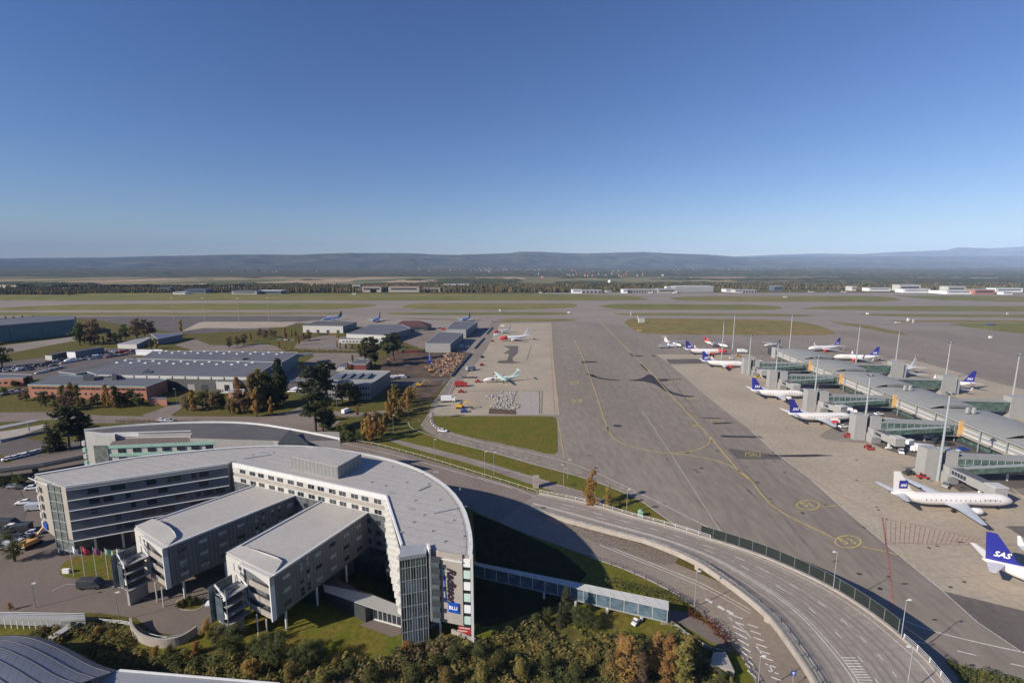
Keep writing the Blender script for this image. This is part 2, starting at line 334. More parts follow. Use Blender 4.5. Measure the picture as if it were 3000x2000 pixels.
# the apron and everything to its right, down to the service road
ap=[(1440,943),(1695,943),(2100,972),(3600,956),(3900,1100),(4500,1500),(5200,2300),(2900,2300)]+[(2766,1990),(2640,1875),(2440,1740),(2300,1690),(2200,1655),(2063,1600),(1981,1541),(1859,1455),(1716,1401),(1553,1358),(1400,1315),(1340,1300),(1300,1290),(1245,1262),(1232,1246),(1245,1225),(1285,1160),(1322,1105),(1380,1034),(1417,988)]
sheet('apron','asphalt',S(ap),Z2)
sheet('remote_stand_concrete','concrete_ap',PP('D3',[(1100,337),(1620,332),(1640,700),(1672,1000),(1703,1272),(430,1275),(412,1240),(480,1170),(560,1120),(640,1010),(730,900),(870,730),(960,600)]),Z3)
b=MB(); b.add([(x,y,Z3) for x,y in PP('D3',[(560,1120),(620,990),(720,860),(860,700),(1000,520),(1130,340),(1100,337),(870,690),(700,880),(560,1085)])],[tuple(range(10))])
sheet('pier_stand_concrete','concrete_ap',PP('D4',[(600,655),(1560,655),(1750,760),(2000,880)])+PP('D5',[(500,1150),(300,1270)])+S([(2420,1288),(2550,1300),(2700,1345),(2760,1400),(3000,1450),(3400,1560),(3600,2000),(3350,1960),(3000,1914)])+PP('C4',[(1300,1220),(1100,1040),(880,860),(700,710),(520,560),(330,390),(130,240),(0,120)])+PP('D4',[(1300,1230),(1130,1090),(1000,985),(860,860),(740,760)]),Z3)
sheet('pier_stand_concrete','concrete_ap',PP('D5',[(800,590),(1160,620),(1700,770),(2091,870),(2300,1000),(2300,1250),(1900,1080),(1400,900),(1020,790)]),Z3)
sheet('apron_patch','asphaltd',PP('C4',[(1100,1040),(1568,1155),(1900,1230),(1900,1560),(1568,1400),(1300,1220)]),Z4)
sheet('apron_patch','asphaltd',PP('C4',[(860,330),(1000,330),(1200,470),(1568,450),(1568,330),(1200,380)]),Z4)
sheet('apron_patch','asphaltd',PP('C4',[(1460,668),(1800,668),(1800,760),(1568,735)]),Z4)
sheet('apron_patch','asphaltd',PP('D4',[(700,705),(1030,700),(1150,745),(740,755)]),Z4)
sheet('apron_patch','asphaltd',PP('C3',[(1430,222),(1568,238),(1740,262),(1740,285),(1490,282)]),Z4)
sheet('apron_patch','asphaltd',PP('C3',[(1390,146),(1620,150),(1640,162),(1400,158)]),Z4)
sheet('apron_patch','asphaltd',PP('D5',[(330,1010),(640,960),(860,1010),(1100,1120),(1380,1270),(1760,1430),(1500,1500),(1260,1480),(1000,1430),(840,1380),(760,1340),(560,1250)]),Z4)
# dark curved shapes and small dark spots laid on the apron
st=MB()
def darkshape(c,pts,z=Z4+.01): 
    q=PP(c,pts); a=sum(q[i][0]*q[(i+1)%len(q)][1]-q[(i+1)%len(q)][0]*q[i][1] for i in range(len(q)))
    if a<0: q=q[::-1]
    st.add([(x,y,z) for x,y in q],[tuple(range(len(q)))])
darkshape('D4',[(300,918),(400,910),(460,895),(510,865),(530,855),(570,870),(640,930),(720,1010),(780,1045),(880,1070),(990,1082),(960,1092),(860,1086),(770,1064),(700,1035),(650,1000),(600,968),(540,945),(470,930),(380,926)])
darkshape('D4',[(-60,855),(-40,865),(0,884),(60,898),(130,907),(235,914),(230,922),(120,917),(20,904),(-50,878)])
darkshape('D4',[(615,905),(700,903),(740,908),(880,905),(740,925),(650,932)])
darkshape('D4',[(325,650),(345,646),(375,662),(470,668),(472,676),(380,676),(350,668)])
darkshape('D4',[(550,670),(600,668),(598,676),(555,678)])
darkshape('D4',[(430,745),(455,760),(520,820),(510,825),(445,770)])
darkshape('D3',[(1925,722),(2090,726),(2090,736),(1975,740),(1960,750),(1940,745)])
darkshape('D3',[(1970,845),(2030,858),(2090,885),(2090,893),(2020,880)])
darkshape('D4',[(1045,1297),(1150,1300),(1270,1305),(1262,1313),(1100,1307)])
darkshape('D4',[(1165,1355),(1280,1345),(1400,1350),(1330,1362),(1200,1368)])
darkshape('D4',[(1245,1480),(1400,1488),(1610,1493),(1622,1508),(1300,1500)])
darkshape('C4',[(60,262),(380,256),(480,264),(300,272),(150,270)])
darkshape('D3',[(560,1106),(360,1120),(320,1140),(560,1120)])
rs=random.Random(5)
for k in range(80):
    x,y=rs.choice([(rs.uniform(1650,2300),rs.uniform(1000,1500)),(rs.uniform(2200,2900),rs.uniform(1250,1850)),(rs.uniform(1900,2950),rs.uniform(1050,1450))])
    if y>1500 and x<2350: continue
    X,Y=P('S',x,y); a=rs.uniform(.2,.7); l=rs.uniform(.3,1.1)
    st.add([(X+math.cos(t)*l*rs.uniform(.7,1.2),Y+math.sin(t)*a*rs.uniform(.7,1.2),Z4+.012) for t in [i*math.pi/4 for i in range(8)]],[tuple(range(8))])
for (x,y) in ((1809,1247),):
    X,Y=P('S',x,y); st.add([(X+math.cos(t)*2.2,Y+math.sin(t)*1.8,Z4+.013) for t in [i*math.pi/6 for i in range(12)]],[tuple(range(12))])
M['oil']=mat('oil and sealant',(.04,.036,.038),.8,var=.3,scale=.4)
struct('apron_stains',st,'oil')
# tyre tracks and repair strips on the taxiway
tr=MB(); M['tyre']=mat('tyre marks',(.185,.158,.135),.85,var=.15,scale=.3)
for pts,w_ in (([(1900,1020),(2010,1170),(2200,1400),(2400,1640)],1.6),([(1700,1000),(1850,1170),(2000,1420),(2180,1620)],.8),([(1990,1170),(2070,1290),(2330,1600)],.7),([(2110,1230),(2160,1290),(2560,1690)],1.0),([(1740,960),(1905,1130),(2120,1380),(2260,1490)],.9)):
    line(tr,S(pts),w_*.6,Z4-.01)
struct('tyre_marks',tr,'tyre')
# ---------------------------------------------------------------- grass islands
RG=random.Random(91)
def isl(m,pts,z=Z3,c='S'):
    q=PP(c,smooth(pts+[pts[0]],1)[:-1] if len(pts)>6 else pts); d=sum(p[1] for p in q)/len(q); q=resample(q+[q[0]],max(2.5,d*.018))[:-1]; a=d*.0011
    return sheet('grass_verge',m,[(x+RG.uniform(-a,a),y+RG.uniform(-a,a)*(1.2 if d<500 else 1.6)) for x,y in q],z)
isl('lawn',[(1268,1219),(1500,1219),(1620,1219),(1632,1228),(1633,1300),(1634,1337),(1553,1316),(1400,1285),(1340,1271),(1300,1258),(1270,1240)],Z4)
isl('airgrass',[(-500,857),(900,858.5),(1600,862.5),(1850,864),(1883,872),(1911,880),(1600,880.5),(900,880),(560,880),(-500,881)],Z3)
isl('airgrass',[(1956,873),(2040,867),(2300,866.5),(2600,866),(2661,884),(2300,884.5),(2000,882)],Z3)
isl('airgrass',[(2610,866),(3600,870),(3600,890),(3000,885),(2750,879)],Z3)
isl('airgrass',[(-100,908),(150,893),(450,888.5),(900,889),(1060,888.5),(1117,893),(1060,902),(950,907),(500,908),(200,909)],Z3)
isl('airgrass',[(1177,900),(1200,889.5),(1300,888),(1600,889),(1697,889),(1680,903),(1500,907.5),(1250,907.5)],Z3)
isl('airgrass',[(1755,896),(1800,889.5),(2000,891),(2270,893),(2300,906),(2200,908),(1900,907.5),(1790,905)],Z3)
isl('airgrass',[(2340,905),(2400,896),(2700,896),(3600,895),(3600,914),(3000,914),(2500,909)],Z3)
isl('airgrass',[(-500,915),(200,915),(900,916),(1010,916),(1000,921),(400,924),(-500,925)],Z3)
isl('airgrass',[(1133,916),(1400,915),(1660,915),(1684,918),(1660,923),(1400,923),(1145,922)],Z3)
isl('airgrass',[(1793,919),(1900,916),(2200,918),(2384,922),(2384,927),(2100,925),(1830,924)],Z3)
isl('airgrass',[(2505,921),(2600,919),(2900,922),(3600,922),(3600,934),(3000,930),(2600,927)],Z3)
isl('airgrass',[(1455,937),(1500,933),(1650,934),(1700,938),(1650,941),(1480,941)],Z3)
isl('drygrass',[(1828,945),(1840,934),(1900,932),(2150,934),(2330,939),(2400,953),(2450,973),(2440,981),(2300,982),(2000,980),(1885,977),(1855,966)],Z4)
isl('drygrass',[(2430,940),(2467,945),(2551,953),(2600,966),(2665,979),(2640,983),(2540,962),(2460,950)],Z4)
isl('airgrass',[(2780,950),(2830,945),(3600,948),(3600,1010),(3000,979),(2930,970),(2830,958)],Z4)
isl('drygrass',[(2600,939),(2750,938),(3600,940),(3600,947),(2900,944),(2640,943)],Z4)
# far airfield edge: paving in front of the small hangars
sheet('far_apron','asphaltl',S([(1560,857.5),(2000,857),(3600,858),(3600,864),(2000,863),(1850,861),(1600,860.5)]),Z3)
# ---------------------------------------------------------------- painted lines on the apron
yl=MB(); z=Z5
line(yl,smooth(PP('D3',[(1850,500),(1950,700),(2090,1100)])+PP('D4',[(60,1290),(125,1470)])+PP('C3',[(735,85),(760,140),(790,175),(850,205),(1000,240),(1110,252),(1230,240),(1300,215),(1335,185),(1330,150)]),2),.42,z)
line(yl,smooth(PP('C3',[(1110,252),(1200,258),(1370,290),(1480,335),(1568,400)])+PP('C4',[(60,490),(150,575),(270,640),(400,700),(482,740)]),2),.42,z)
line(yl,smooth(PP('D4',[(0,290),(200,500),(370,660),(560,850),(720,1040),(1140,1490)])+PP('C3',[(1330,150),(1480,335),(1568,410)]),1),.5,z)
line(yl,smooth(PP('C4',[(632,785),(700,800),(780,815),(900,850)]),1),.35,z)
line(yl,PP('C4',[(392,552),(515,552)]),.35,z)
line(yl,PP('C3',[(458,50),(497,282)]),.3,z)
line(yl,PP('D3',[(1620,332),(1640,700),(1672,1000),(1703,1272)]),.25,z)
def ell(c,x,y,rx,ry,w,n=28):
    q=[P(c,x+rx*math.cos(t*2*math.pi/n),y+ry*math.sin(t*2*math.pi/n)) for t in range(n+1)]; line(yl,q,w,z)
ell('C4',557,758,74,35,.38); ell('C4',328,548,65,27,.38); ell('D4',780,922,52,14,.3); ell('D4',975,1106,56,14,.3)
for x,y in ((1735,458),(1740,520),(1765,592),(1790,686),(1815,800)): line(yl,PP('D3',[(x-40,y),(x+40,y)]),.9,z)
for x,y,rx,ry in ((1855,943,44,20),(1885,1130,56,24)): ell('D3',x,y,rx,ry,.35)
def numpaint(s,c,x,y,size,rz=0.,sy=1.):
    me=textmesh(s,size,.0); X,Y=P(c,x,y); n=len(me.vertices); co_=np.zeros(n*3); me.vertices.foreach_get('co',co_); co_=co_.reshape(-1,3)
    cs,sn=math.cos(rz),math.sin(rz); vs=[(X+a*cs-b_*sy*sn,Y+a*sn+b_*sy*cs,z) for a,b_,_ in co_]; yl.add(vs,[tuple(p.vertices) for p in me.polygons])
numpaint('53','C4',557,758,4.6,0,.9); numpaint('51','C4',328,548,4.6,0,.9); numpaint('47','D4',780,922,4.5,0,1); numpaint('49','D4',975,1106,4.5,0,1)
numpaint('22','D3',1885,1130,6,0,1); numpaint('20','D3',1855,943,6,0,1)
for c,x0,y0,x1,y1 in (('D4',1160,1325,1290,1348),('C3',1538,246,1620,270)):
    line(yl,PP(c,[(x0,y0),(x1,y0),(x1,y1),(x0,y1),(x0,y0)]),.35,z); 
numpaint('50','C3',1578,258,3.6)
for x,y in ((300,545),(1010,1380)): line(yl,PP('D4',[(x-30,y),(x+40,y)]),1.2,z)
for x,y in ((565,422),(1240,482),(1780,640),(1400,558),(300,375)): line(yl,PP('D5',[(x-28,y-4),(x+28,y+4)]),.9,z)
struct('yellow_markings',yl,'yellow_line')
rl=MB()
line(rl,PP('C4',[(330,390),(480,475),(620,545),(755,620)]),.22,z); line(rl,PP('C4',[(755,620),(790,880),(820,1190)]),.42,z)
line(rl,PP('C4',[(770,628),(1050,680),(1320,742)]),.18,z); line(rl,PP('C4',[(780,765),(1150,775),(1500,778)]),.18,z)
for k in range(20):
    t=k/19.; line(rl,[P('C4',775+t*540,628+t*113),P('C4',800+t*470-(1-t)*0-(25-25*t),765+t*10)],.13,z)
line(rl,PP('D3',[(1605,460),(1620,700),(1640,1000),(1655,1250)]),.22,z)
struct('red_markings',rl,'red_line')
wl=MB()
line(wl,smooth(PP('C4',[(600,1090),(980,1255),(1250,1325),(1568,1395),(1900,1450)]),2),.25,z)
dashes(wl,smooth(PP('C4',[(900,1320),(1210,1390),(1370,1430),(1540,1470),(1800,1520)]),1),.25,z,3,5)
line(wl,smooth(S([(1417,988),(1380,1036),(1322,1110),(1285,1160),(1262,1190)]),1),.2,z)
line(wl,smooth(PP('D3',[(640,900),(560,1100),(440,1200),(385,1290),(400,1370),(470,1425),(700,1497),(1000,1575)])+PP('C3',[(400,268),(640,342),(1000,512),(1400,715)]),1),.22,z)
line(wl,smooth(PP('D3',[(160,1350),(180,1405),(300,1452),(500,1522)])+PP('C2',[(1150,170),(1568,272)])+PP('C3',[(300,308),(620,392),(900,498),(1140,668)]),1),.22,z)
dashes(wl,smooth(PP('D3',[(270,1330),(330,1420),(520,1480)])+PP('C2',[(1300,185),(1568,250)])+PP('C3',[(300,290),(640,370),(1000,520)]),1),.18,z,2,4)
line(wl,PP('C3',[(940,0),(1100,240),(1400,710)]),.14,z)
line(wl,PP('C4',[(0,120),(130,240),(330,390),(520,560),(700,710),(880,860),(1100,1040),(1300,1220),(1568,1400)]),.18,z)
line(wl,PP('D4',[(1285,868),(1400,870),(1600,905)]),.5,z)
for a,c in (((410,172),(560,175)),): line(wl,PP('C4',[a,c]),.25,z)
for (x,y) in ((1340,395),(1420,420),(1500,450)): line(wl,PP('C4',[(x,y),(x+90,y+80)]),.2,z)
line(wl,PP('D4',[(960,572),(1200,588),(1300,600)]),.35,z); dashes(wl,PP('D4',[(1290,660),(1700,672)]),.5,z,1.5,1.5)
struct('white_markings',wl,'white_line')
# broken concrete patches on the remote stand (roadworks)
M['rubble']=mat('broken concrete',(.66,.62,.56),.9,c2=(.14,.13,.12),scale=1.1,det=8,bump=.5)
rb=MB(); rr=random.Random(3); poly=PP('D3',[(1110,1035),(1270,1030),(1240,1090),(1230,1160),(1290,1170),(1290,1215),(1200,1225),(1010,1200),(1000,1180),(1100,1120),(950,1110),(960,1080),(1060,1065)])
def inpoly(x,y,p):
    r=False; j=len(p)-1
    for i in range(len(p)):
        if (p[i][1]>y)!=(p[j][1]>y) and x<(p[j][0]-p[i][0])*(y-p[i][1])/(p[j][1]-p[i][1])+p[i][0]: r=not r
        j=i
    return r
def scatter(poly,n,seed):
    rg=random.Random(seed); xs=[p[0] for p in poly]; ys=[p[1] for p in poly]; out=[]; t=0
    while len(out)<n and t<n*30:
        t+=1; x=rg.uniform(min(xs),max(xs)); y=rg.uniform(min(ys),max(ys))
        if inpoly(x,y,poly): out.append((x,y))
    return out
for x,y in scatter(poly,650,4):
    s_=rr.uniform(.3,.9); rb.obox(x,y,.02,rr.uniform(.15,.7),s_*rr.uniform(.6,1.5),s_,rr.uniform(0,3),0)
tag(rb.build('broken_concrete','rubble'),'heap of broken pale concrete slabs dug out of the stand below the green turboprop','rubble',kind='stuff')
sheet('dug_bed','asphaltd',[(x,y) for x,y in poly],Z4); sheet('dug_bed','soil',PP('D3',[(990,1205),(1260,1225),(1265,1268),(980,1262)]),Z4)
sheet('fresh_concrete','concrete',PP('D3',[(1290,1040),(1490,1035),(1500,1265),(1270,1265),(1290,1180)]),Z4-.01)
sheet('stand_repair','asphaltd',PP('D3',[(1130,570),(1285,568),(1280,640),(1225,690),(1230,725),(1315,735),(1220,748),(1070,742),(1075,722),(1170,715),(1190,650),(1130,650),(1200,600)]),Z4)
sl=MB()
for pts in ([(1500,1030),(1505,1150),(1500,1265)],[(1528,1030),(1524,1265)],[(1075,745),(1410,745)],[(1420,560),(1370,720)],[(720,1025),(1525,1027)]): line(sl,PP('D3',pts),.35,Z4+.02)
struct('saw_cuts',sl,'oil')
# ================================================================ LANDSIDE ROADS
Z=Z1
M['paving']=mat('forecourt paving',(.17,.138,.119),.85,var=.08,scale=.08,det=9,var2=.08,scale2=1.2,spec=.15)
sheet('access_road','road',S([(-300,1212),(0,1208),(180,1206),(300,1217),(420,1219),(600,1219),(780,1220),(850,1205),(880,1190),(905,1190),(912,1215),(1000,1232),(960,1262),(900,1262),(858,1262),(740,1240),(600,1240),(380,1238),(250,1240),(180,1228),(0,1236),(-300,1250)]),Z)
sheet('access_road','road',PP('D1',[(1450,1270),(1560,1240),(1660,1200),(1760,1150),(2091,1150),(2091,1185),(1860,1200),(1750,1270),(1800,1300),(1500,1300)]),Z+.01)
sheet('side_road','road',PP('D2',[(1040,1210),(1180,1215),(1330,1235),(1500,1245),(1650,1250),(1850,1220),(2091,1170),(2091,1190),(1850,1250),(1650,1290),(1400,1290),(1330,1275),(1180,1320),(1030,1330)]),Z)
sheet('parking_road','asphaltd',PP('D2',[(820,950),(1030,800),(1200,740),(1640,650),(1640,900),(1240,900),(1250,1060),(1020,1060),(1010,1070),(840,1030)]),Z)
sheet('yard','road',PP('D2',[(1100,640),(1640,640),(1640,760),(1250,780),(820,950),(790,870),(1110,680)]),Z+.01)
sheet('car_park_surface','asphaltd',PP('D1',[(-400,770),(0,735),(440,690),(1060,590),(1400,600),(1480,650),(1400,680),(560,880),(560,900),(-400,930)]),Z)
sheet('hangar_apron','asphaltl',PP('D1',[(-400,600),(0,570),(780,470),(850,500),(600,545),(100,640),(-400,690)]),Z)
sheet('taxiway_spur','asphaltd',S([(200,928),(540,926),(960,926),(900,945),(780,965),(560,978),(430,963),(300,940)]),Z1+.01)
sheet('pale_apron','concrete_ap',PP('D2',[(-240,420),(-60,330),(0,322),(960,322),(820,375),(420,390),(0,385)]),Z3)
sheet('sheds_apron','asphaltl',S([(860,945),(1010,928),(1440,941),(1440,975),(1380,1034),(1322,1105),(1245,1000),(1100,960)]),Z1+.01)
sheet('builders_yard','soil',PP('D3',[(0,640),(560,600),(790,640),(600,880),(500,900),(0,900),(-130,800),(-130,700)]),Z4-.01)
sheet('builders_yard','road',PP('D3',[(-100,440),(300,600),(560,600),(860,480),(1000,370),(700,440),(300,420)]),Z4-.02)
sheet('builders_yard','asphaltd',PP('D3',[(-130,900),(560,900),(600,900),(470,1010),(230,1000),(-130,960)]),Z4-.02)
sheet('builders_yard','soil',PP('D3',[(310,960),(520,915),(470,1040),(330,1130),(250,1080),(250,1010)]),Z4-.01)
sheet('tree_yard','road',PP('D2',[(1120,480),(1300,450),(1560,620),(1100,620),(900,600),(960,520)]),Z)
sheet('depot_yard','road',PP('D2',[(-300,560),(-100,500),(60,560),(250,560),(600,545),(720,570),(820,620),(-100,620)]),Z)
# terrace under both hotels
sheet('forecourt','paving',S([(-300,1700),(0,1610),(60,1560),(85,1480),(40,1400),(30,1330),(230,1290),(420,1270),(1000,1290),(1170,1380),(1150,1480),(980,1760),(880,1760),(760,1740),(690,1720),(640,1800),(600,1850),(540,1862),(450,1850),(400,1810),(300,1795),(0,1790),(-300,1800)]),Z)
sheet('lower_bank','lawn',S([(640,1800),(700,1735),(880,1720),(1000,1700),(1180,1480),(1400,1500),(1553,1567),(1727,1629),(1859,1680),(2012,1756),(2079,1807),(2145,1889),(2200,1965),(2260,2200),(-400,2300),(-400,1830),(300,1830),(540,1890)]),Z+.01)
sheet('parking_bays','asphaltd',S([(-400,1350),(0,1335),(40,1400),(80,1480),(70,1540),(60,1590),(-400,1650)]),Z2)
sheet('parking_bays','asphaltd',S([(-400,1290),(0,1275),(180,1300),(240,1295),(250,1330),(110,1360),(0,1330),(-400,1370)]),Z2)
M['darkbed']=mat('dark planting bed',(.030,.033,.012),.95,c2=(.018,.02,.009),scale=.4,spec=.05)  # deep shade beside the hotel and in its courtyard, painted as near-black sheets
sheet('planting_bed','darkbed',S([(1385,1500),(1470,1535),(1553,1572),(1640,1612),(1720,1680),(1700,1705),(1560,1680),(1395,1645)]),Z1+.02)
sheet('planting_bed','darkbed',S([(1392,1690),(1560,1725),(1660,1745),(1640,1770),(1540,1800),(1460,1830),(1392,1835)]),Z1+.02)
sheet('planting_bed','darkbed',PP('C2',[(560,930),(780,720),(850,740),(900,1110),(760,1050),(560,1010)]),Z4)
sheet('lawn','lawn',smooth(PP('L',[(385,1290),(470,1200),(700,1160),(900,1120),(1160,1120),(1210,1300),(1340,1480),(1000,1450),(700,1430),(440,1420),(370,1380)]),1),Z3)
sheet('lawn','lawn',smooth(S([(700,1760),(760,1725),(870,1735),(940,1800),(1060,1850),(1180,1870),(1080,1910),(900,1900),(760,1870)]),1),Z3)
# curved main road behind the hotel, from the left round to the right
up=[(740,1262),(858,1272),(1001,1289),(1100,1305),(1159,1320),(1250,1345),(1400,1391),(1490,1418),(1573,1445),(1700,1470)]
lo=[(740,1300),(858,1315),(1000,1330),(1080,1345),(1180,1385),(1250,1430),(1330,1470),(1400,1501),(1460,1528),(1553,1567)]
b=MB(); A_=smooth(S(up),2); B_=smooth(S(lo),2); n=min(len(A_),len(B_)); b.ribbon(A_[:n],B_[:n],Z2); struct('main_road',b,'road')
# lower slip road passing under the flyover
lu=S([(1573,1445),(1620,1500),(1670,1530),(1961,1640),(2200,1745),(2330,1860),(2450,2000),(2560,2200)]); ll=S([(1460,1528),(1553,1567),(1727,1629),(1859,1680),(2012,1756),(2145,1889),(2200,1965),(2300,2200)])
b=MB(); A_=smooth(lu,2); B_=smooth(ll,2); b.ribbon(A_,B_,Z2+.005); struct('slip_road',b,'roadw')
sheet('gravel_bank','stone',PP('C3',[(400,600),(480,620),(860,740),(1100,820),(1150,850),(1140,880),(1050,890),(900,830),(700,770),(520,690)]),Z3)
# service lane between main road and perimeter road
b=MB(); A_=smooth(S([(1140,1283),(1200,1296),(1400,1346),(1553,1392),(1716,1443),(1790,1470)]),1); B_=smooth(S([(1140,1290),(1190,1308),(1400,1364),(1553,1418),(1700,1462),(1790,1490)]),1); b.ribbon(A_,B_,Z2); struct('service_lane',b,'roadw')
sheet('roadside_grass','lawn',S([(985,1275),(1140,1275),(1245,1268),(1400,1316),(1553,1360),(1716,1402),(1859,1457),(1981,1543),(1900,1530),(1727,1478),(1573,1444),(1400,1390),(1240,1340),(1100,1302)]),Z1)
wl=MB()
line(wl,smooth(PP('C2',[(590,190),(900,262),(1140,325),(1380,395),(1568,450)]),1),.2,Z3); line(wl,smooth(PP('C3',[(0,385),(190,440),(330,500)]),1),.18,Z3)
line(wl,smooth(PP('C3',[(0,300),(300,385),(600,470)]),1),.15,Z3)
line(wl,smooth(PP('C3',[(520,690),(700,760),(900,845),(1100,920),(1320,1010),(1568,1150)]),2),.22,Z3)
line(wl,smooth(PP('C3',[(700,775),(900,858),(1100,936),(1320,1030),(1568,1170)]),2),.18,Z3)
line(wl,smooth(PP('C3',[(640,845),(900,935),(1110,1040),(1210,1095)]),1),.18,Z3)
for (x,y) in ((1330,1100),(1400,1140),(1450,1165)): line(wl,PP('C3',[(x-22,y-14),(x+15,y+8)]),.8,Z3)
for k in range(10):
    line(wl,PP('C3',[(1440+k*12,1170+k*36),(1520+k*9,1200+k*38)]),.35,Z3)
line(wl,PP('C3',[(1568,1310),(1540,1270),(1440,1190)]),.2,Z3)
dashes(wl,smooth(PP('C4',[(-40,1260),(20,1340),(80,1430),(150,1540),(200,1700)]),1),.25,Z3,2,2.5)
for k in range(9): line(wl,PP('C4',[(-20+k*17,1230+k*38),(40+k*17,1250+k*38)]),.3,Z3)
# forecourt lines and car bays
line(wl,PP('C1',[(380,1000),(600,1005),(725,1028),(770,1075),(880,1088)]),.1,Z3); line(wl,PP('C1',[(300,1040),(380,1000)]),.1,Z3)
struct('road_markings',wl,'white_line')
for nm,x0,y0,x1,y1 in (('island',1010,1130,1170,1090),):
    q=[P('C1',1090+85*math.cos(t*math.pi/8),1115+38*math.sin(t*math.pi/8)) for t in range(16)]
    b=MB(); b.prism(q,0,.14,0); o=struct('traffic_island',b,'concrete'); q2=[lerp((P('C1',1090,1115)),p,.92) for p in q]; sheet('island_planting','lawn',q2,.15)
# ================================================================ helper for facades
def facade_pt(a,b,t,z,off=0.):
    """point on the wall plane a->b; off metres outward (to the left of a->b)"""
    dx,dy=b[0]-a[0],b[1]-a[1]; L=math.hypot(dx,dy); return (a[0]+dx*t/L-dy/L*off,a[1]+dy*t/L+dx/L*off,z)
def winquad(mb,a,b,t0,t1,z0,z1,off=.03,mi=0,thick=.05):
    q=[facade_pt(a,b,t,0,o) for t,o in ((t0,0),(t1,0),(t1,off+thick),(t0,off+thick))]
    mb.prism([(p[0],p[1]) for p in q],z0,z1,mi)
class Wins:
    """windows of one thing: the 100 nearest become parts, the rest one stuff part"""
    def __init__(s): s.l=[]
    def add(s,a,b,t0,t1,z0,z1,m='glass',off=.02,thick=.06): 
        c=facade_pt(a,b,(t0+t1)/2,(z0+z1)/2); s.l.append(((t1-t0)*(z1-z0)/(c[0]**2+c[1]**2),a,b,t0,t1,z0,z1,m,off,thick))
    def build(s,root,name='window',limit=100):
        s.l.sort(key=lambda q:-q[0]); near,rest=s.l[:limit],s.l[limit:]
        for w_ in near:
            mb=MB(); winquad(mb,*w_[1:7],off=w_[8],thick=w_[9]); mb.build(name,w_[7],root)
        if rest:
            ms=sorted({w_[7] for w_ in rest}); mb=MB()
            for w_ in rest: winquad(mb,*w_[1:7],off=w_[8],mi=ms.index(w_[7]),thick=w_[9])
            tag(mb.build('small_windows' if False else name,ms,root),kind='stuff')
def flat_roof(root,poly,z,m='roofdk',rim='rooflt',h=.35,w_=.35,name='roof'):
    b=MB(); b.prism(poly,z,z+h*.5,0); r=b.build(name,m,root)
    b=MB(); n=len(poly)
    a=sum(poly[i][0]*poly[(i+1)%n][1]-poly[(i+1)%n][0]*poly[i][1] for i in range(n)); sgn=1 if a>0 else -1
    for i in range(n):
        p,q=poly[i],poly[(i+1)%n]
        if sgn<0: p,q=q,p
        b.wallbox(p,q,z+.02,z+h,w_,0,off=-w_*.6)
    b.build('roof_edge',rim,root); return r
M['mint2']=mat('pale mint panel',(.52,.66,.60),.5,var=.05)
M['wglass0']=mat('tinted screen glass',(.09,.115,.13),.15,var=.3,scale=.6,spec=.8)
# ================================================================ HOTEL with three wings
HR=20.; HB=5.2
outer=S([(102,1394),(255,1368),(378,1345),(510,1330),(663,1315),(807,1308),(924,1311),(1057,1330),(1139,1348),(1210,1371),(1271,1401),(1322,1440),(1358,1491),(1376,1552),(1381,1600),(1378,1629)],HR)
outer=smooth(outer,1)
c_a=P('S',192,1430,HR); c_b=P('S',666,1361,HR); c_c=P('S',681,1359,HR); c_d=P('S',1131,1456,HR); c_e=P('C2',920,845,HR); c_e2=P('C2',1075,820,HR)
c_f=P('C2',1148,815,HR); c_g=P('C2',1285,838,HR); c_h=P('C2',1328,842,HR)
lt=P('L',230,340,HR); ltb=P('L',245,325,HR)
base=(outer[0][0],outer[0][1],0)
hotel=thing('hotel','crescent shaped hotel with pale curved roof and two straight finger wings on stilts','hotel',(-60,120,0))
inner=[P('S',1282,1613,HR),P('S',1253,1592,HR),P('S',1174,1597,HR),c_d,c_c,c_b,c_a,P('L',440,300,HR),P('L',270,300,HR)]
roofpoly=outer+[c_g,c_f]+[P('C2',1110,800,HR),P('C2',1085,772,HR),P('C2',930,778,HR)]+[c_d,c_c,(c_c[0]+.2,c_c[1]+2.2),(c_b[0],c_b[1]+1.6),c_b,c_a]
b=MB(); b.prism(roofpoly,HB,HR-.1,0); b.build('wall','panelb',hotel)
M['roofA']=stripes(mat('hotel roof sheet',(.40,.38,.35),.65,var=.05,scale=.1,det=8,var2=.07,scale2=1.0,spec=.35),(.35,.94,0),2.6,(.265,.25,.255),.05)
b=MB(); b.prism(roofpoly,HR-.1,HR+.15,0); roof=b.build('roof','roofA',hotel)
b=MB(); oo=outer; b.ribbon(offs(oo,-.35),offs(oo,.5),HR+.5); b.ribbon(offs(oo,-.35),offs(oo,-.36),[HR-.6]*len(oo)); 
for i in range(len(oo)-1): b.wallbox(oo[i],oo[i+1],HR-.8,HR+.48,.5,0,off=-.15)
b.build('roof_edge','steelw',hotel)
b=MB(); b.wallbox(c_b,c_a,HR-.3,HR+.55,.35,0,off=-.45); b.wallbox(c_d,c_c,HR-.9,HR+.5,.45,0,off=-.4); b.wallbox(P('S',1176,1600,HR),c_d,HR-.3,HR+.5,.4,0,off=-.3); b.build('parapet','steelw',hotel)
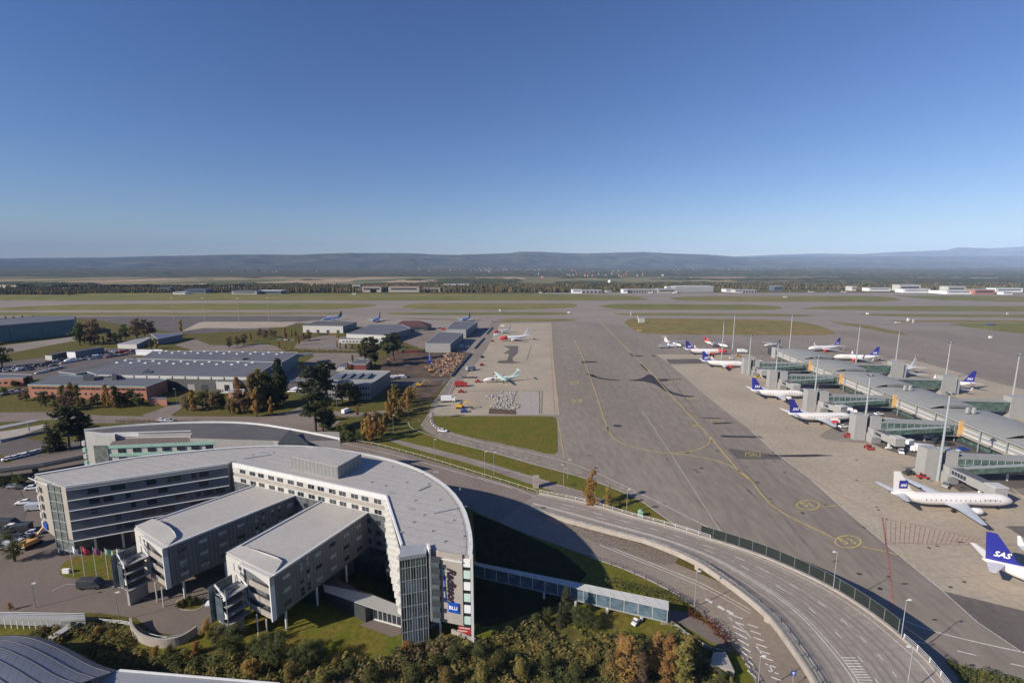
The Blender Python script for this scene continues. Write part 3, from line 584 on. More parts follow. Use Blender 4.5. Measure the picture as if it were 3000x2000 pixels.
# penthouse
q=PP('C2',[(440,208),(702,252),(566,328),(300,268)],HR+3.6); b=MB(); b.prism(q,HR+.1,HR+3.5,0); ph=b.build('plant_room','panelsh',hotel); b=MB(); b.prism(q,HR+3.5,HR+3.65,0); b.build('plant_room_roof','roof',ph)
q=PP('C2',[(412,296),(562,332),(588,320),(610,352),(570,395),(412,352)],HR+2.2); b=MB(); b.prism(PP('C2',[(412,298),(562,345),(612,325),(470,290)],HR+2.4),HR+.1,HR+2.4,0); b.build('plant_room','panelsh',hotel)
b=MB()
for k,(x,y) in enumerate([(200,250),(80,262),(880,330),(960,420),(1150,520),(1230,640),(1110,700),(1000,650),(1180,760),(1290,730),(760,420),(840,440),(1085,430),(1050,372),(1010,340),(1060,608),(1010,525),(930,710),(1325,785),(1270,460)]):
    X,Y=P('C2',x,y,HR); b=MB(); b.obox(X,Y,HR+.1,HR+.35,.4,.4,.4); b.tube([(X,Y,HR+.3),(X,Y,HR+.6)],.1,6); b.build('roof_vent','steel',hotel)
ri=MB(); ra_=resample([(p[0],p[1]) for p in offs(outer,1.6)],3.)
for p in ra_: ri.obox(p[0],p[1],HR+.15,HR+.55,.06,.06)
ri.tube([(p[0],p[1],HR+.55) for p in ra_],.03,4); ri.build('safety_line','steel',hotel)
for (x0,y0,x1,y1) in ((190,262,30,285),(1120,600,1310,560),(1030,470,1100,440)):
    p,q_=P('C2',x0,y0,HR),P('C2',x1,y1,HR); ri=MB(); ri.bar(p+(HR+.3,),q_+(HR+.3,),.18); ri.build('cable_duct','steel',hotel)
M['patch']=mat('roof patch',(.31,.295,.275),.8,var=.1,scale=.6)
for (x,y,w_,h_) in ((980,560,40,14),(1180,640,50,10),(860,470,36,12),(1120,350,30,9),(600,270,0,0),(120,240,60,8)):
    if w_: q=PP('C2',[(x,y),(x+w_,y+3),(x+w_-6,y+h_+3),(x-5,y+h_)],HR+.16); ri=MB(); ri.prism(q,HR+.152,HR+.17,0); ri.build('roof_patch','patch',hotel)
# --- left wing facade: dark cladding, five sills, window groups
W=Wins()
b=MB(); b.wallbox(c_b,c_a,HB,HR-.3,.12,0,off=.0); b.build('cladding','panelg',hotel)
La=math.dist(c_b,c_a); fh=(HR-.6-HB)/5.
for k in range(6):
    z0=HB+k*fh; b=MB(); b.wallbox(c_b,c_a,z0-.06 if k else z0-.1,z0+.06,.34 if k<5 else .3,0,off=.125); b.build('sill','steelw' if k<5 else 'steel',hotel)
rw=random.Random(9)
for k in range(5):
    t=1.2
    while t<La-4:
        wd=rw.choice([1.1,2.2,2.2,3.1]); 
        if rw.random()<.62: W.add(c_b,c_a,t,t+wd,HB+k*fh+1.0,HB+k*fh+2.35,'glass',off=.14)
        t+=wd+rw.choice([.8,1.4,2.6])
# --- diagonal facade: two bright bands of windows
Ld=math.dist(c_c,c_d)
for z0,z1,m in ((HR-2.4,HR-.7,'panelw'),(HR-5.2,HR-3.6,'panelw')):
    b=MB(); b.wallbox(c_d,c_c,z0,z1,.14,0,off=.0); b.build('facade_band',m,hotel)
b=MB(); b.wallbox(c_d,c_c,HB,HR-5.2,.1,0); b.build('cladding','panelg2',hotel)
for z0 in (HR-2.1,HR-4.95):
    t=1.5; k=0
    while t<Ld-2:
        W.add(c_d,c_c,t,t+.95,z0,z0+1.15,off=.15); W.add(c_d,c_c,t+1.15,t+2.1,z0,z0+1.15,off=.15); t+=3.35 if k%2 else 3.9; k+=1
for z0 in (HR-8,HR-10.8,HR-13.6):
    for t in range(2,int(Ld)-2,3): W.add(c_d,c_c,t,t+1.4,z0,z0+1.2,off=.12)
# --- end facade in sun: stacked saw-tooth panels
e0=P('C2',922,790,HR)
Le=math.dist(c_d,e0)
for k in range(6):
    z0=HB-2.2+k*2.8; b=MB()
    for j in range(9):
        t=Le*j/9.; p=facade_pt(e0,c_d,t,0,0); q=facade_pt(e0,c_d,t+Le/9.,0,0); r_=facade_pt(e0,c_d,t+Le/18.,0,.75)
        b.prism([(p[0],p[1]),(r_[0],r_[1]),(q[0],q[1])],z0+1.35,z0+2.75,0)
    b.build('balcony_panels','panelw',hotel)
    for j in range(9): W.add(e0,c_d,Le*j/9.+.5,Le*j/9.+1.7,z0+.1,z0+1.25,off=.03)
# --- front glass stair tower
t1,t2=c_e,c_e2; back1=P('C2',930,778,HR); back2=P('C2',1083,764,HR)
b=MB(); b.prism([t1,t2,back2,back1],.3,HR-.2,0); tw=b.build('stair_tower','glassb',hotel)
b=MB(); b.prism([t1,t2,back2,back1],HR-.2,HR+.05,0); b.build('tower_roof','steel',tw)
Lt=math.dist(t1,t2)
b=MB()
for k in range(7): b.wallbox(t2,t1,.3+k*2.85,.42+k*2.85,.12,0,off=.02)
b.wallbox(t2,t1,HR-.7,HR+.1,.25,0,off=.02)
for k in range(6): 
    p=facade_pt(t2,t1,Lt*k/5.,0,.1); b.obox(p[0],p[1],.3,HR,.1,.1)
b.build('tower_frame','steel',tw)
rs=random.Random(2)
for k in range(7):
    for j in range(5):
        if rs.random()<.45: b=MB(); winquad(b,t2,t1,Lt*j/5.+.15,Lt*(j+1)/5.-.15,.6+k*2.85,2.9+k*2.85,off=.01,thick=.03); b.build('tinted_pane',rs.choice(['glassl','glass','wglass0']),tw)
b=MB()
for k in range(11): p=facade_pt(t2,t1,Lt*k/10.,0,.08); b.obox(p[0],p[1],.3,HR,.06,.06)
b.build('tower_frame','steel',tw)
b=MB(); p0=P('C2',1078,762,HR+1); p1=P('C2',1092,815,HR+.2); b.wallbox(p0,p1,HB-.6,HR+.9,.35,0); b.build('blade_wall','steelw',hotel)
r0=P('C2',1100,832,HR); r1=P('C2',1148,838,HR)
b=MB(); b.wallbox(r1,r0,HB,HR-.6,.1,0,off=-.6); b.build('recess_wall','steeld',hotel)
for k in range(6): b=MB(); b.wallbox(r1,r0,HB+k*2.45,HB+.12+k*2.45,.5,0,off=-.4); b.wallbox(r1,r0,HB+.3+k*2.45,HB+1.0+k*2.45,.05,0,off=.06); b.build('balcony','wglass0',hotel)
# --- sign panel and striped corner
b=MB(); b.wallbox(c_g,c_f,HB-.5,HR+.35,.3,0,off=.02); sp_=b.build('sign_panel','panelb',hotel)
b=MB(); b.wallbox(c_g,c_f,HR-1.2,HR-1.05,.25,0,off=.33); b.build('light_rail','steelw',hotel)
for k in range(6):
    zt=HR-.5-k*2.55; b=MB(); b.wallbox(c_h,c_g,zt-1.75,zt,.14,0,off=.02); b.build('white_spandrel','mint2' if k%2 else 'signwhite',hotel); W.add(c_h,c_g,.05,math.dist(c_h,c_g)-.05,zt-2.5,zt-1.7,'glass',off=.03)
b=MB(); b.obox(c_h[0]+.3,c_h[1]+.1,0,HR+.4,.5,.6,0); b.build('corner_post','steelw',hotel)
b=MB(); p=P('K',830,1310,0); b.tube([(p[0],p[1],0),(p[0],p[1],HB)],.22,10); b.build('column','steelw',hotel)
ang=math.atan2(c_g[1]-c_f[1],c_g[0]-c_f[0])
wid=math.dist(c_f,c_g)
from mathutils import Matrix
def facade_text(s,size,m,parent,a,b_,t,z,off,rotz=0,depth=.05,shear=0,bold=0,name='lettering',sx=1.):
    """text on wall a->b (viewer sees a left, b right); rotz turns it in the wall plane"""
    me=textmesh(s,size,depth,shear,bold); me.materials.append(M[m]); dx,dy=b_[0]-a[0],b_[1]-a[1]; L=math.hypot(dx,dy); dx/=L; dy/=L
    ux=Vector((dx,dy,0)); uz=Vector((0,0,1)); n=Vector((dy,-dx,0)); o_=Vector((a[0]+dx*t+n.x*off,a[1]+dy*t+n.y*off,z))
    c_,s_=math.cos(rotz),math.sin(rotz)
    for v in me.vertices:
        x,y=v.co.x*sx,v.co.y; x,y=x*c_-y*s_,x*s_+y*c_; q=o_+ux*x+uz*y+n*v.co.z-Vector(parent.location if parent else (0,0,0)); v.co=q
    o=link(name,me,parent); return o
facade_text('Radisson',2.5,'signdark',hotel,c_f,c_g,wid*.52,13.2,.38,-math.pi/2,.1,.3,.09,sx=.88)
b=MB(); b.wallbox(facade_pt(c_f,c_g,wid*.84,0)[:2],facade_pt(c_f,c_g,wid*.40,0)[:2],7.4,9.6,.25,0,off=.33); sb=b.build('logo_box','signblue',hotel)
facade_text('BLU',1.05,'signwhite',hotel,c_f,c_g,wid*.61,8.5,.62,0,.03,0,.03)
# blue curved brush stroke beside the lettering
b=MB(); q=[facade_pt(c_g,c_f,wid*(.80-.10*(k/8.)),17-k*.95,.37) for k in range(9)]
for i in range(8): b.bar(q[i],q[i+1],.18,0)
b.build('logo_stroke','signblue',hotel)
# red banner at the foot
bn=MB(); a_=P('K',1055,1145,3); b2=P('K',1225,1165,3); bn.wallbox(b2,a_,.5,3.3,.12,0); bnr=tag(bn.build('banner','redm'),'red banner board standing at the foot of the corner with the hotel sign','banner')
bn=MB()
for k,(t0,t1,zz) in enumerate(((.3,1.9,2.5),(.3,2.6,1.9),(.9,3.,1.2))): winquad(bn,b2,a_,t0,t1,zz,zz+.22,off=.12)
bn.build('banner_print','panelw',bnr)
# --- left end: striped white and mint end column with windows, glass tower
l0=outer[0]; l1=P('L',232,342,HR); tA=P('L',245,330,HR); tB=P('L',510,297,HR); tC=P('L',440,380,HR)
b=MB(); b.prism([l0,l1,(l1[0]+3,l1[1]+4),(l0[0]+3,l0[1]+2)],HB-.5,HR-.05,0,1); ew=b.build('end_wall',['panelb','roof'],hotel)
for k in range(6):
    b=MB(); zt=HR-.4-k*2.55; b.wallbox(facade_pt(l0,l1,1.1,0)[:2],l0,zt-1.6,zt,.4,0,off=-.2); b.build('white_spandrel','panelw',hotel)
for k in range(5): W.add(l1,l0,math.dist(l0,l1)-4.2,math.dist(l0,l1)-2.2,HB+.8+k*2.5,HB+2.4+k*2.5,off=.02)
b=MB(); b.bar((l0[0]-1.6,l0[1]-.2,HR-.4),(l1[0],l1[1],HR-.4),.2); b.build('light_rail','steelw',hotel)
b=MB(); b.wallbox(facade_pt(l0,l1,4.6,0)[:2],facade_pt(l0,l1,2.5,0)[:2],HB+.2,HB+2.0,.25,0,off=.05); b.build('logo_box','signblue',hotel)
b=MB(); b.prism([l1,tC,(tC[0]+2,tC[1]+4.5),(l1[0]+3,l1[1]+5)],1.2,HR-.15,0,1); b.build('stair_tower',['glassb','steel'],hotel)
b=MB(); Lc=math.dist(l1,tC)
for k in range(7): b.wallbox(tC,l1,1.5+k*2.75,1.65+k*2.75,.12,0)
for k in range(4): p=facade_pt(tC,l1,Lc*k/3.,0,.08); b.obox(p[0],p[1],1.2,HR-.1,.16,.16)
b.build('tower_frame','steel',hotel)
# stilts and recessed ground floor under the left wing
for t in (4,10,17,24,31): p=facade_pt(c_b,c_a,La-t,0,-1.2); b=MB(); b.tube([(p[0],p[1],0),(p[0],p[1],HB)],.28,10); b.build('column','steelw',hotel)
p=P('L',370,1130,0); b=MB(); b.tube([(p[0],p[1],0),(p[0]+.2,p[1]+.3,HB)],.25,8); b.build('column','steelw',hotel)
rp=[p for p in outer[8:-9]]+[(-30,104),(-32,109),(-60,117.5),(-80,126)]
b=MB(); b.prism(rp,0,HB,0); b.build('ground_floor','glass',hotel)
for t in (14,): p=facade_pt(c_b,c_a,La-t,0,-6); b=MB(); b.obox(p[0],p[1],0,HB,6,5,.43); b.build('lobby_block','brick',hotel)
# --- two finger wings
def finger(FLp,FRp,BLp,BRp,zr,zb,seed,col1,arc):
    fl,fr=P('F',*FLp,zr),P('F',*FRp,zr); bl,br=P('C2',*BLp,zr),P('C2',*BRp,zr)
    fg=MB(); fg.prism([fl,fr,br,bl],zb,zr-.1,0); body=fg.build('wing_wall','panelg2',hotel)
    q=[fl,fr,br,bl]; g1=MB(); g1.prism(q,zr-.1,zr+.12,0); g1.build('wing_roof','roof',hotel)
    g1=MB(); g1.wallbox(br,fr,zr-.15,zr+.25,.35,0,off=-.2); g1.wallbox(fl,bl,zr-.6,zr+.45,.3,0,off=-.1); g1.build('gutter','steelw',hotel)
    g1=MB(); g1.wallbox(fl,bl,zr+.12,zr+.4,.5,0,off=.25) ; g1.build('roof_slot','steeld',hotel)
    # curved parapet set back on the roof
    g1=MB(); ar=smooth(PP('F',arc,zr+.2),2)
    for i in range(len(ar)-1): g1.wallbox(ar[i+1],ar[i],zr+.1,zr+.95,.22,0)
    pass
    lip=[fl]+PP('F',arc,zr)+[fr]; g1=MB(); g1.prism(lip,zr+.12,[zr+.5]+[zr+1.0]*(len(arc)-1)+[zr+.7,zr+.18],0); g1.build('roof_lip','roof',hotel)
    # bright frame round the front face
    wf=math.dist(fl,fr); g1=MB()
    g1.wallbox(facade_pt(fr,fl,wf*.62,0)[:2],fl,zb+.2,zr+.1,.35,0)
    g1.build('front_panel','panelw',hotel)
    g1=MB(); hs=[]
    for i in range(13):
        u=i/12.; hs.append((facade_pt(fr,fl,wf*.64*u,0),zr-.55-1.5*(1-math.sin(math.pi*(.12+.42*u)))*1.6))
    for i in range(12):
        (p,h0),(q_,h1)=hs[i],hs[i+1]; dx,dy=fl[0]-fr[0],fl[1]-fr[1]; L=math.hypot(dx,dy); nx,ny=-dy/L,dx/L
        ring=[(p[0],p[1]),(p[0]+nx*.9,p[1]+ny*.9),(q_[0]+nx*.9,q_[1]+ny*.9),(q_[0],q_[1])]
        g1.prism(ring,[h0,h0,h1,h1],[zr+.08]*4,0)
    g1.build('front_arch','panelw',hotel)
    g1=MB(); g1.wallbox(fr,facade_pt(fr,fl,.35,0)[:2],zb-.3,zr,1.0,0); g1.build('front_post','steelw',hotel)
    fhh=(zr-zb)/3.4
    for k in range(3):
        g1=MB(); g1.wallbox(facade_pt(fr,fl,.35,0)[:2],facade_pt(fr,fl,wf*.5,0)[:2],zb+k*fhh-.05,zb+k*fhh+1.15,.25,0,off=.55); g1.wallbox(facade_pt(fr,fl,.35,0)[:2],facade_pt(fr,fl,wf*.5,0)[:2],zb+k*fhh-.1,zb+k*fhh+.1,.55,0,off=.02); g1.build('balcony',col1,hotel)
        W.add(fr,fl,.8,2.6,zb+k*fhh+1.0,zb+k*fhh+2.3)
    for k in range(3):
        for t in (wf*.68,wf*.82): W.add(fr,fl,t,t+.25,zb+1+k*2.9,zb+2.8+k*2.9,'steel',off=.36)
    W.add(fr,fl,wf*.66,wf*.66+.9,zr-1.9,zr-.9,off=.36)
    # glass stair tower in front on a grey pillar
    c0=facade_pt(fr,fl,wf*.60,0,3.3); ax=math.atan2(fl[1]-fr[1],fl[0]-fr[0])
    g1=MB(); g1.obox(c0[0],c0[1],zb-.6,zr-4.2,1.6,3.0,ax,0); st_=g1.build('stair_tower','steeld',hotel)
    def tp(u,v,z): return (c0[0]+math.cos(ax)*u-math.sin(ax)*v,c0[1]+math.sin(ax)*u+math.cos(ax)*v,z)
    for k in range(4): g1=MB(); z=zb-.9+k*2.05; g1.obox(c0[0],c0[1],z,z+.14,3.7,4.7,ax); g1.build('landing','panelmid',st_)
    for k in range(4):
        z=zb-.8+k*2.05
        for v in (-2.3,2.3): g1=MB(); g1.bar(tp(-1.7 if k%2 else 1.7,v,z),tp(1.7 if k%2 else -1.7,v,z+2.05),.12,0,.55); g1.build('stair_flight','steelw',st_)
    for u,v in ((-1,-1),(1,-1),(1,1),(-1,1),(0,1)): q=tp(u*1.85,v*2.35,0); g1=MB(); g1.obox(q[0],q[1],zb-1.2,zr-2.2,.12,.12,ax); g1.build('tower_post','steel',st_)
    g1=MB(); q=tp(2.3,.9,0); g1.obox(q[0],q[1],zb-.9,zr-2.4,.1,5.0,ax); g1.build('glass_screen','glassb',st_)
    g1=MB(); q=tp(.6,2.5,0); g1.obox(q[0],q[1],zb-.4,zr-4.6,2.6,.08,ax); g1.build('glass_screen','wglass0',st_)
    g1=MB(); g1.obox(c0[0]-math.cos(ax)*0,c0[1],0,zb-1.2,.7,4.2,ax+.25); g1.build('tower_pillar','panelmid',hotel)
    for t in (wf*.1,wf*.3): p3=facade_pt(fr,fl,t,0,1.4); g1=MB(); g1.tube([(p3[0],p3[1],0),(p3[0],p3[1],zb)],.14,8); g1.build('column','steelw',hotel)
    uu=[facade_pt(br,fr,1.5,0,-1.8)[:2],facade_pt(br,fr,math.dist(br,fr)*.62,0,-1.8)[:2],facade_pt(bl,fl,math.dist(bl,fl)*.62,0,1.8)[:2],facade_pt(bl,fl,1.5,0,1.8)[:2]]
    g1=MB(); g1.prism(uu,0,zb,0); g1.build('undercroft','steeld',hotel)  # dark volume added to stop sun passing beneath the wing
    # long side windows
    Ls=math.dist(fr,br); rg=random.Random(seed); t=2.
    while t<Ls-2:
        kind=rg.random()
        for k in range(3):
            z0=zb+.75+k*3.0
            if kind<.55:
                W.add(br,fr,Ls-t-1.7,Ls-t,z0+.5,z0+1.3,rg.choice(['glassl','glass','glassl'])); W.add(br,fr,Ls-t-1.5,Ls-t-.2,z0-.25,z0+.25,'glassb')
            else:
                for j in range(2): 
                    z2=z0-.1+1.1*j; W.add(br,fr,Ls-t-.75,Ls-t,z2,z2+.75,rg.choice(['glass','glassl','glassb'])); W.add(br,fr,Ls-t-2.5,Ls-t-1.8,z2+.25,z2+.95,rg.choice(['glass','glassl','glass']))
        t+=4.3
    for t in (2.5,Ls*.38,Ls*.7): p3=facade_pt(br,fr,Ls-t,0,-.6); g1=MB(); g1.tube([(p3[0],p3[1],0),(p3[0],p3[1],zb+.1)],.26,10); g1.build('column','steelw',hotel)
    p3=facade_pt(fl,bl,9,0,-1.5)
    for t in (8,16): p3=facade_pt(fl,bl,t,0,1.); g1=MB(); g1.tube([(p3[0],p3[1],0),(p3[0],p3[1],zb+.1)],.26,10); g1.build('column','steel',hotel)
finger((120,455),(405,635),(98,437),(330,490),14.6,5.0,4,'panelb',[(275,406),(350,428),(430,478),(478,530),(495,563)])
finger((960,700),(1385,895),(490,522),(752,582),14.6,5.0,8,'panelb',[(1085,656),(1200,686),(1330,732),(1420,765),(1468,786)])
W.build(hotel)
# low glazed link between the finger wing and the end tower
lk=thing('glazed_link','low glazed walkway with grey roof between hotel finger wing and sign tower','walkway',(-30,92,0))
q=PP('C2',[(480,1000),(760,1060),(928,1125),(930,1185),(775,1140),(490,1040)],3.6); b=MB(); b.prism(q,3.4,3.65,0); b.build('roof','panelmid',lk)
b=MB(); b.wallbox(P('C2',935,1245,0),P('C2',775,1200,0),.2,3.4,.1,0); b.build('glass_wall','glass',lk)
a_,b2=P('C2',935,1245,0),P('C2',775,1200,0)
for k in range(7): p=lerp(a_,b2,k/6.); b=MB(); b.obox(p[0],p[1]-.1,0,3.5,.12,.12); b.build('mullion','steelw',lk)
b=MB(); b.wallbox(a_,b2,3.0,3.3,.2,0,off=.05); b.wallbox(a_,b2,0,.3,.25,0,off=.05); b.build('rail','steelw',lk)
b=MB(); b.obox(*lerp(P('C2',490,1040,0),P('C2',775,1200,0),.5),.0,3.3,16,3.5,math.atan2(b2[1]-P('C2',490,1040)[1],b2[0]-P('C2',490,1040)[0])); b.build('lobby','steeld',lk)
sheet('terrace_paving','paving',PP('C2',[(690,1235),(775,1200),(935,1250),(930,1290),(880,1305)]),Z4)
# low retaining wall with steps at the foot of the corner
b=MB(); a_,b2=P('C2',1225,1278,0),P('C2',1362,1335,0); b.wallbox(b2,a_,0,1.0,.35,0); tag(b.build('retaining_wall','panelb'),'short sunlit concrete wall below the red banner at the hotel corner','wall')
b=MB()
for k in range(10): 
    a_=lerp(P('C2',1000,1290),P('C2',1130,1225),k/9.); b.obox(a_[0],a_[1],.05,.15+k*.12,.45,1.6,.5)
tag(b.build('outdoor_stairs','steel'),'flight of outdoor steps beside the hotel glass stair tower','stairs')
# ================================================================ second hotel (white and mint) behind the first
h2=thing('mint_hotel','low white and mint green building with dark curved roof behind the pale roofed hotel','hotel',(-120,190,0))
Z2r=17.5
mainp=S([(247,1262),(420,1245),(600,1238),(738,1241),(858,1260),(959,1280),(996,1288),(822,1292),(800,1289),(556,1282),(564,1266),(440,1268),(300,1268)],Z2r)
b=MB(); b.prism(mainp,0,Z2r-.1,0); b.build('wall','panelmid',h2)
b=MB(); b.prism(mainp,Z2r-.1,Z2r+.15,0); b.build('roof','roofdk',h2)
bk=smooth(mainp[:7],2); b=MB()
for i in range(len(bk)-1): b.wallbox(bk[i+1],bk[i],Z2r-.3,Z2r+.7,.5,0,off=-.25)
b.build('roof_edge','steelw',h2)
W=Wins()
# end block on the left with stepped white fins
fz_=14.5
ea,eb=P('C1',540,140,Z2r-.5),P('C1',1100,130,Z2r-.5)
b=MB(); b.prism([P('C1',485,125,Z2r),P('C1',540,140,Z2r),P('C1',660,158,Z2r),P('C1',660,128,Z2r)],0,Z2r+.1,0,1); b.build('end_block',['panelmid','panelw'],h2)
for x in (625,745,890,1020):
    a_=P('C1',x,150,Z2r-2); b=MB(); b.prism([a_,(a_[0]+4.5,a_[1]),(a_[0]+4.5,a_[1]+3),(a_[0],a_[1]+3)],fz_-.0,[Z2r-.2]*4,0) ; b.build('recess_wall','glassb',h2)
b=MB(); b.wallbox(eb,P('C1',660,142,Z2r-.5),Z2r-1.3,Z2r+.3,.5,0); b.build('roof_edge','steelw',h2)
# front block with mint bands
fz=16.
g_l,g_m,g_r=P('C1',622,212,fz),P('C1',1240,175,fz),P('C1',1568,172,fz+1.5)
pt=[g_l,g_m,P('C1',1262,160,fz),P('C1',1085,160,fz),P('C1',1080,182,fz),P('C1',720,200,fz)]
b=MB(); b.prism([g_l,P('C1',1245,185,fz),P('C1',1262,150,fz),P('C1',660,160,fz)],0,fz,0); b.build('front_block','panelw',h2)
b=MB(); b.prism([g_l,P('C1',1245,185,fz),P('C1',1262,155,fz),P('C1',660,165,fz)],fz,fz+.1,0); b.build('terrace','paving',h2)
e_=P('C1',1245,187,fz)
Lg=math.dist(e_,g_l)
for k in range(4):
    b=MB(); b.wallbox(e_,g_l,fz-.6-k*3.0,fz+.5-k*3.0,.2,0,off=.02); b.build('mint_band','mint',h2)
    t=1.5
    while t<Lg-4: W.add(e_,g_l,t,t+1.0,fz-2.3-k*3,fz-.9-k*3,off=.04); W.add(e_,g_l,t+1.3,t+2.3,fz-2.3-k*3,fz-.9-k*3,off=.04); t+=4.7
b=MB(); b.wallbox(P('C1',622,212,fz),P('C1',540,212,fz),0,fz+.5,.3,0); b.build('stair_wall','glassb',h2)
s1,s2,s3=P('C1',1262,178,16.2),P('C1',1568,185,16.2),P('C2',250,185,16.2)
b=MB(); b.prism([P('C1',1085,160,16.2),P('C1',1262,170,16.2),s2,s3,P('C2',250,172,16.2),P('C1',1568,172,16.2),P('C1',1100,130,16.2)],0,16.2,0); b.build('rear_block','panelw',h2)
for (a_,b2) in ((s3,s2),(s2,P('C1',1262,172,16.2))):
    b=MB(); b.wallbox(a_,b2,15.5,16.5,.25,0,off=.02); b.build('mint_band','mint' if b2!=s2 else 'steelw',h2)
    L=math.dist(a_,b2); t=1.5
    while t<L-3: W.add(a_,b2,t,t+1.1,13.6,14.9,off=.04); t+=2.3
b=MB(); b.wallbox(P('C2',583,205,12),P('C2',300,200,12),5,Z2r-.3,.4,0); b.build('grey_front','panelmid',h2)
b=MB(); q=PP('C2',[(225,205),(300,165),(400,210)],Z2r-1); b.prism(q,Z2r-3,[Z2r,Z2r+2.4,Z2r],0); b.build('rooflight','steeld',h2)
# striped end post
for k in range(7):
    p=P('C1',487,168+k*4,Z2r); b=MB(); b.obox(P('C1',490,168,Z2r)[0]-.4,P('C1',490,168,Z2r)[1]-.3,Z2r-2.2-k*2.4,Z2r-.6-k*2.4,1.0,.8); b.build('white_spandrel','panelw' if k%2==0 else 'mint',h2)
W.build(h2)
# ================================================================ generic shed / office builder
def shed(name,label,pts,zr,wallm,roofm,front=None,side=None,rim='rooflt',cat='building',winrows=None,z0=0.,group=None,frontm=None,doors=0):
    """pts: (crop,[(x,y)..]) roof outline seen in the photo, first two points are the camera-facing eave (left,right)"""
    q=PP(pts[0],pts[1],zr) if isinstance(pts[0],str) else [P(c,x,y,zr) for c,x,y in pts]
    cx=sum(p[0] for p in q)/len(q); cy=sum(p[1] for p in q)/len(q)
    t=thing(name,label,cat,(cx,cy,0),0,group)
    b=MB(); b.prism(q,z0,zr-.05,0); b.build('wall',wallm,t); flat_roof(t,q,zr-.05,roofm,rim,.4,.4)
    a_,b2=q[1],q[0]
    if frontm: b=MB(); b.wallbox(a_,b2,z0,zr-.2,.15,0,off=.01); b.build('front_wall',frontm,t)
    if winrows:
        WW=Wins(); L=math.dist(a_,b2)
        for (u,v,wd,gap,m) in winrows:
            x=gap
            while x+wd<L-.5: WW.add(a_,b2,x,x+wd,u,v,m,off=.17,thick=.08); x+=wd+gap
        WW.build(t,limit=60)
    for k in range(doors):
        L=math.dist(a_,b2); x=L*(k+.5)/doors; b=MB(); winquad(b,a_,b2,x-1.8,x+1.8,z0+.05,z0+3.4,off=.17); b.build('roller_door','steeld',t)
    return t,q
sky_m='signwhite'
hall,hq=shed('cargo_hall','very long low cargo hall with grey roof dotted with white skylights','D1' and [('D1',985,866),('D2',468,893),('D2',735,738),('D2',0,712),('D1',1380,702),('D1',890,832)],9,'bluewall','roofgr',rim='rooflt',frontm='roofdk',doors=0)
hz=8.95
def dome(parent,c,x,y,z,r=1.3):
    X,Y=P(c,x,y,z); b=MB(); b.obox(X,Y,z+.1,z+.5,r*1.5,r*1.1,.3); b.prism([(X-r*.6,Y-r*.4),(X+r*.6,Y-r*.4),(X+r*.6,Y+r*.4),(X-r*.6,Y+r*.4)],z+.5,z+.9,0); b.build('skylight','signwhite',parent)
for x,y in [(1197,745),(1285,722),(1340,748),(1425,727),(1487,750),(1567,728),(1630,752),(1708,731),(1775,755),(1852,733),(1920,757),(1993,735),(2068,760)]: dome(hall,'D1',x,y,9)
for x,y in [(48,738),(125,762),(195,740),(278,765),(343,742),(425,768),(487,745)]: dome(hall,'D2',x,y,9)
hall2,_=shed('cargo_hall','rear bay of the skylit cargo hall with blue wall and loading canopy',[('D1',1395,700),('D2',735,736),('D2',785,738),('D2',950,645),('D2',940,636),('D2',0,622),('D1',1562,624),('D1',1460,688)],9.6,'teal','roofgr',rim='rooflt')
for x,y in [(1635,645),(1700,627),(1762,645),(1830,628),(1892,647),(1955,630),(2023,648)]: dome(hall2,'D1',x,y,9.6)
for x,y in [(0,630),(65,652),(127,633),(198,652),(255,634),(330,655),(390,636),(468,656),(518,637),(600,656),(655,640),(737,658),(790,642)]: dome(hall2,'D2',x,y,9.6)
b=MB(); q=PP('D2',[(270,690),(385,695),(430,690),(400,680),(285,680)],11); b.prism(q,9.7,11,0); b.build('roof_plant','roofgr',hall2)
b=MB(); q=PP('D2',[(950,680),(1110,650),(1090,630),(960,645)],7.5); b.prism(q,7.2,7.5,0); b.build('loading_canopy','roofgr',hall2)
for k in range(12):
    a_,b2=hq[1],hq[0]; L=math.dist(a_,b2); b=MB(); b.wallbox(facade_pt(a_,b2,L*(k+.04)/12,0)[:2],facade_pt(a_,b2,L*(k+.92)/12,0)[:2],7.6,9.3,.3,0,off=.15); b.build('eave_panel','panelw',hall)
for k in range(9):
    t=10+k*9.; b=MB(); winquad(b,hq[1],hq[0],t,t+4.5,.1,4.2,off=.16); b.build('roller_door','steeld' if k%3 else 'panelmid',hall)
shed('annex','dark low annex roof beside the cargo hall and the crowded car park',[('D1',780,857),('D1',905,832),('D1',1380,704),('D1',1280,700),('D1',600,835)],6.5,'bluewall','roofdk')
of,oq=shed('brick_office','long red brick office with grey roof behind autumn trees',[('D1',285,968),('D1',1492,988),('D1',1705,912),('D1',1580,892),('D1',700,872),('D1',560,882)],7.6,'brick','roofgr',rim='mint',frontm='brick',winrows=[(5.6,6.6,2.6,.5,'glass'),(2.2,3.5,1.3,2.2,'glass')])
for (x0,y0,x1,y1) in ((850,895,965,925),(1145,890,1192,920)):
    q=PP('D1',[(x0,y1),(x1,y1),(x1,y0),(x0,y0)],7.7); b=MB(); b.prism(q,7.7,10.2,0); b.build('plant_room','steeld',of)
for (x0,x1) in ((985,1120),(1140,1225)): b=MB(); q=PP('D1',[(x0,862),(x1,864)],9.5); b.wallbox(q[1],q[0],8.8,9.5,.5,0); b.build('white_parapet','panelw',of)
q=PP('D1',[(1385,882),(1590,885),(1520,850)],7.7); b=MB(); b.prism(q,7.7,[7.8,7.8,11],0); b.build('glass_pyramid','steeld',of)
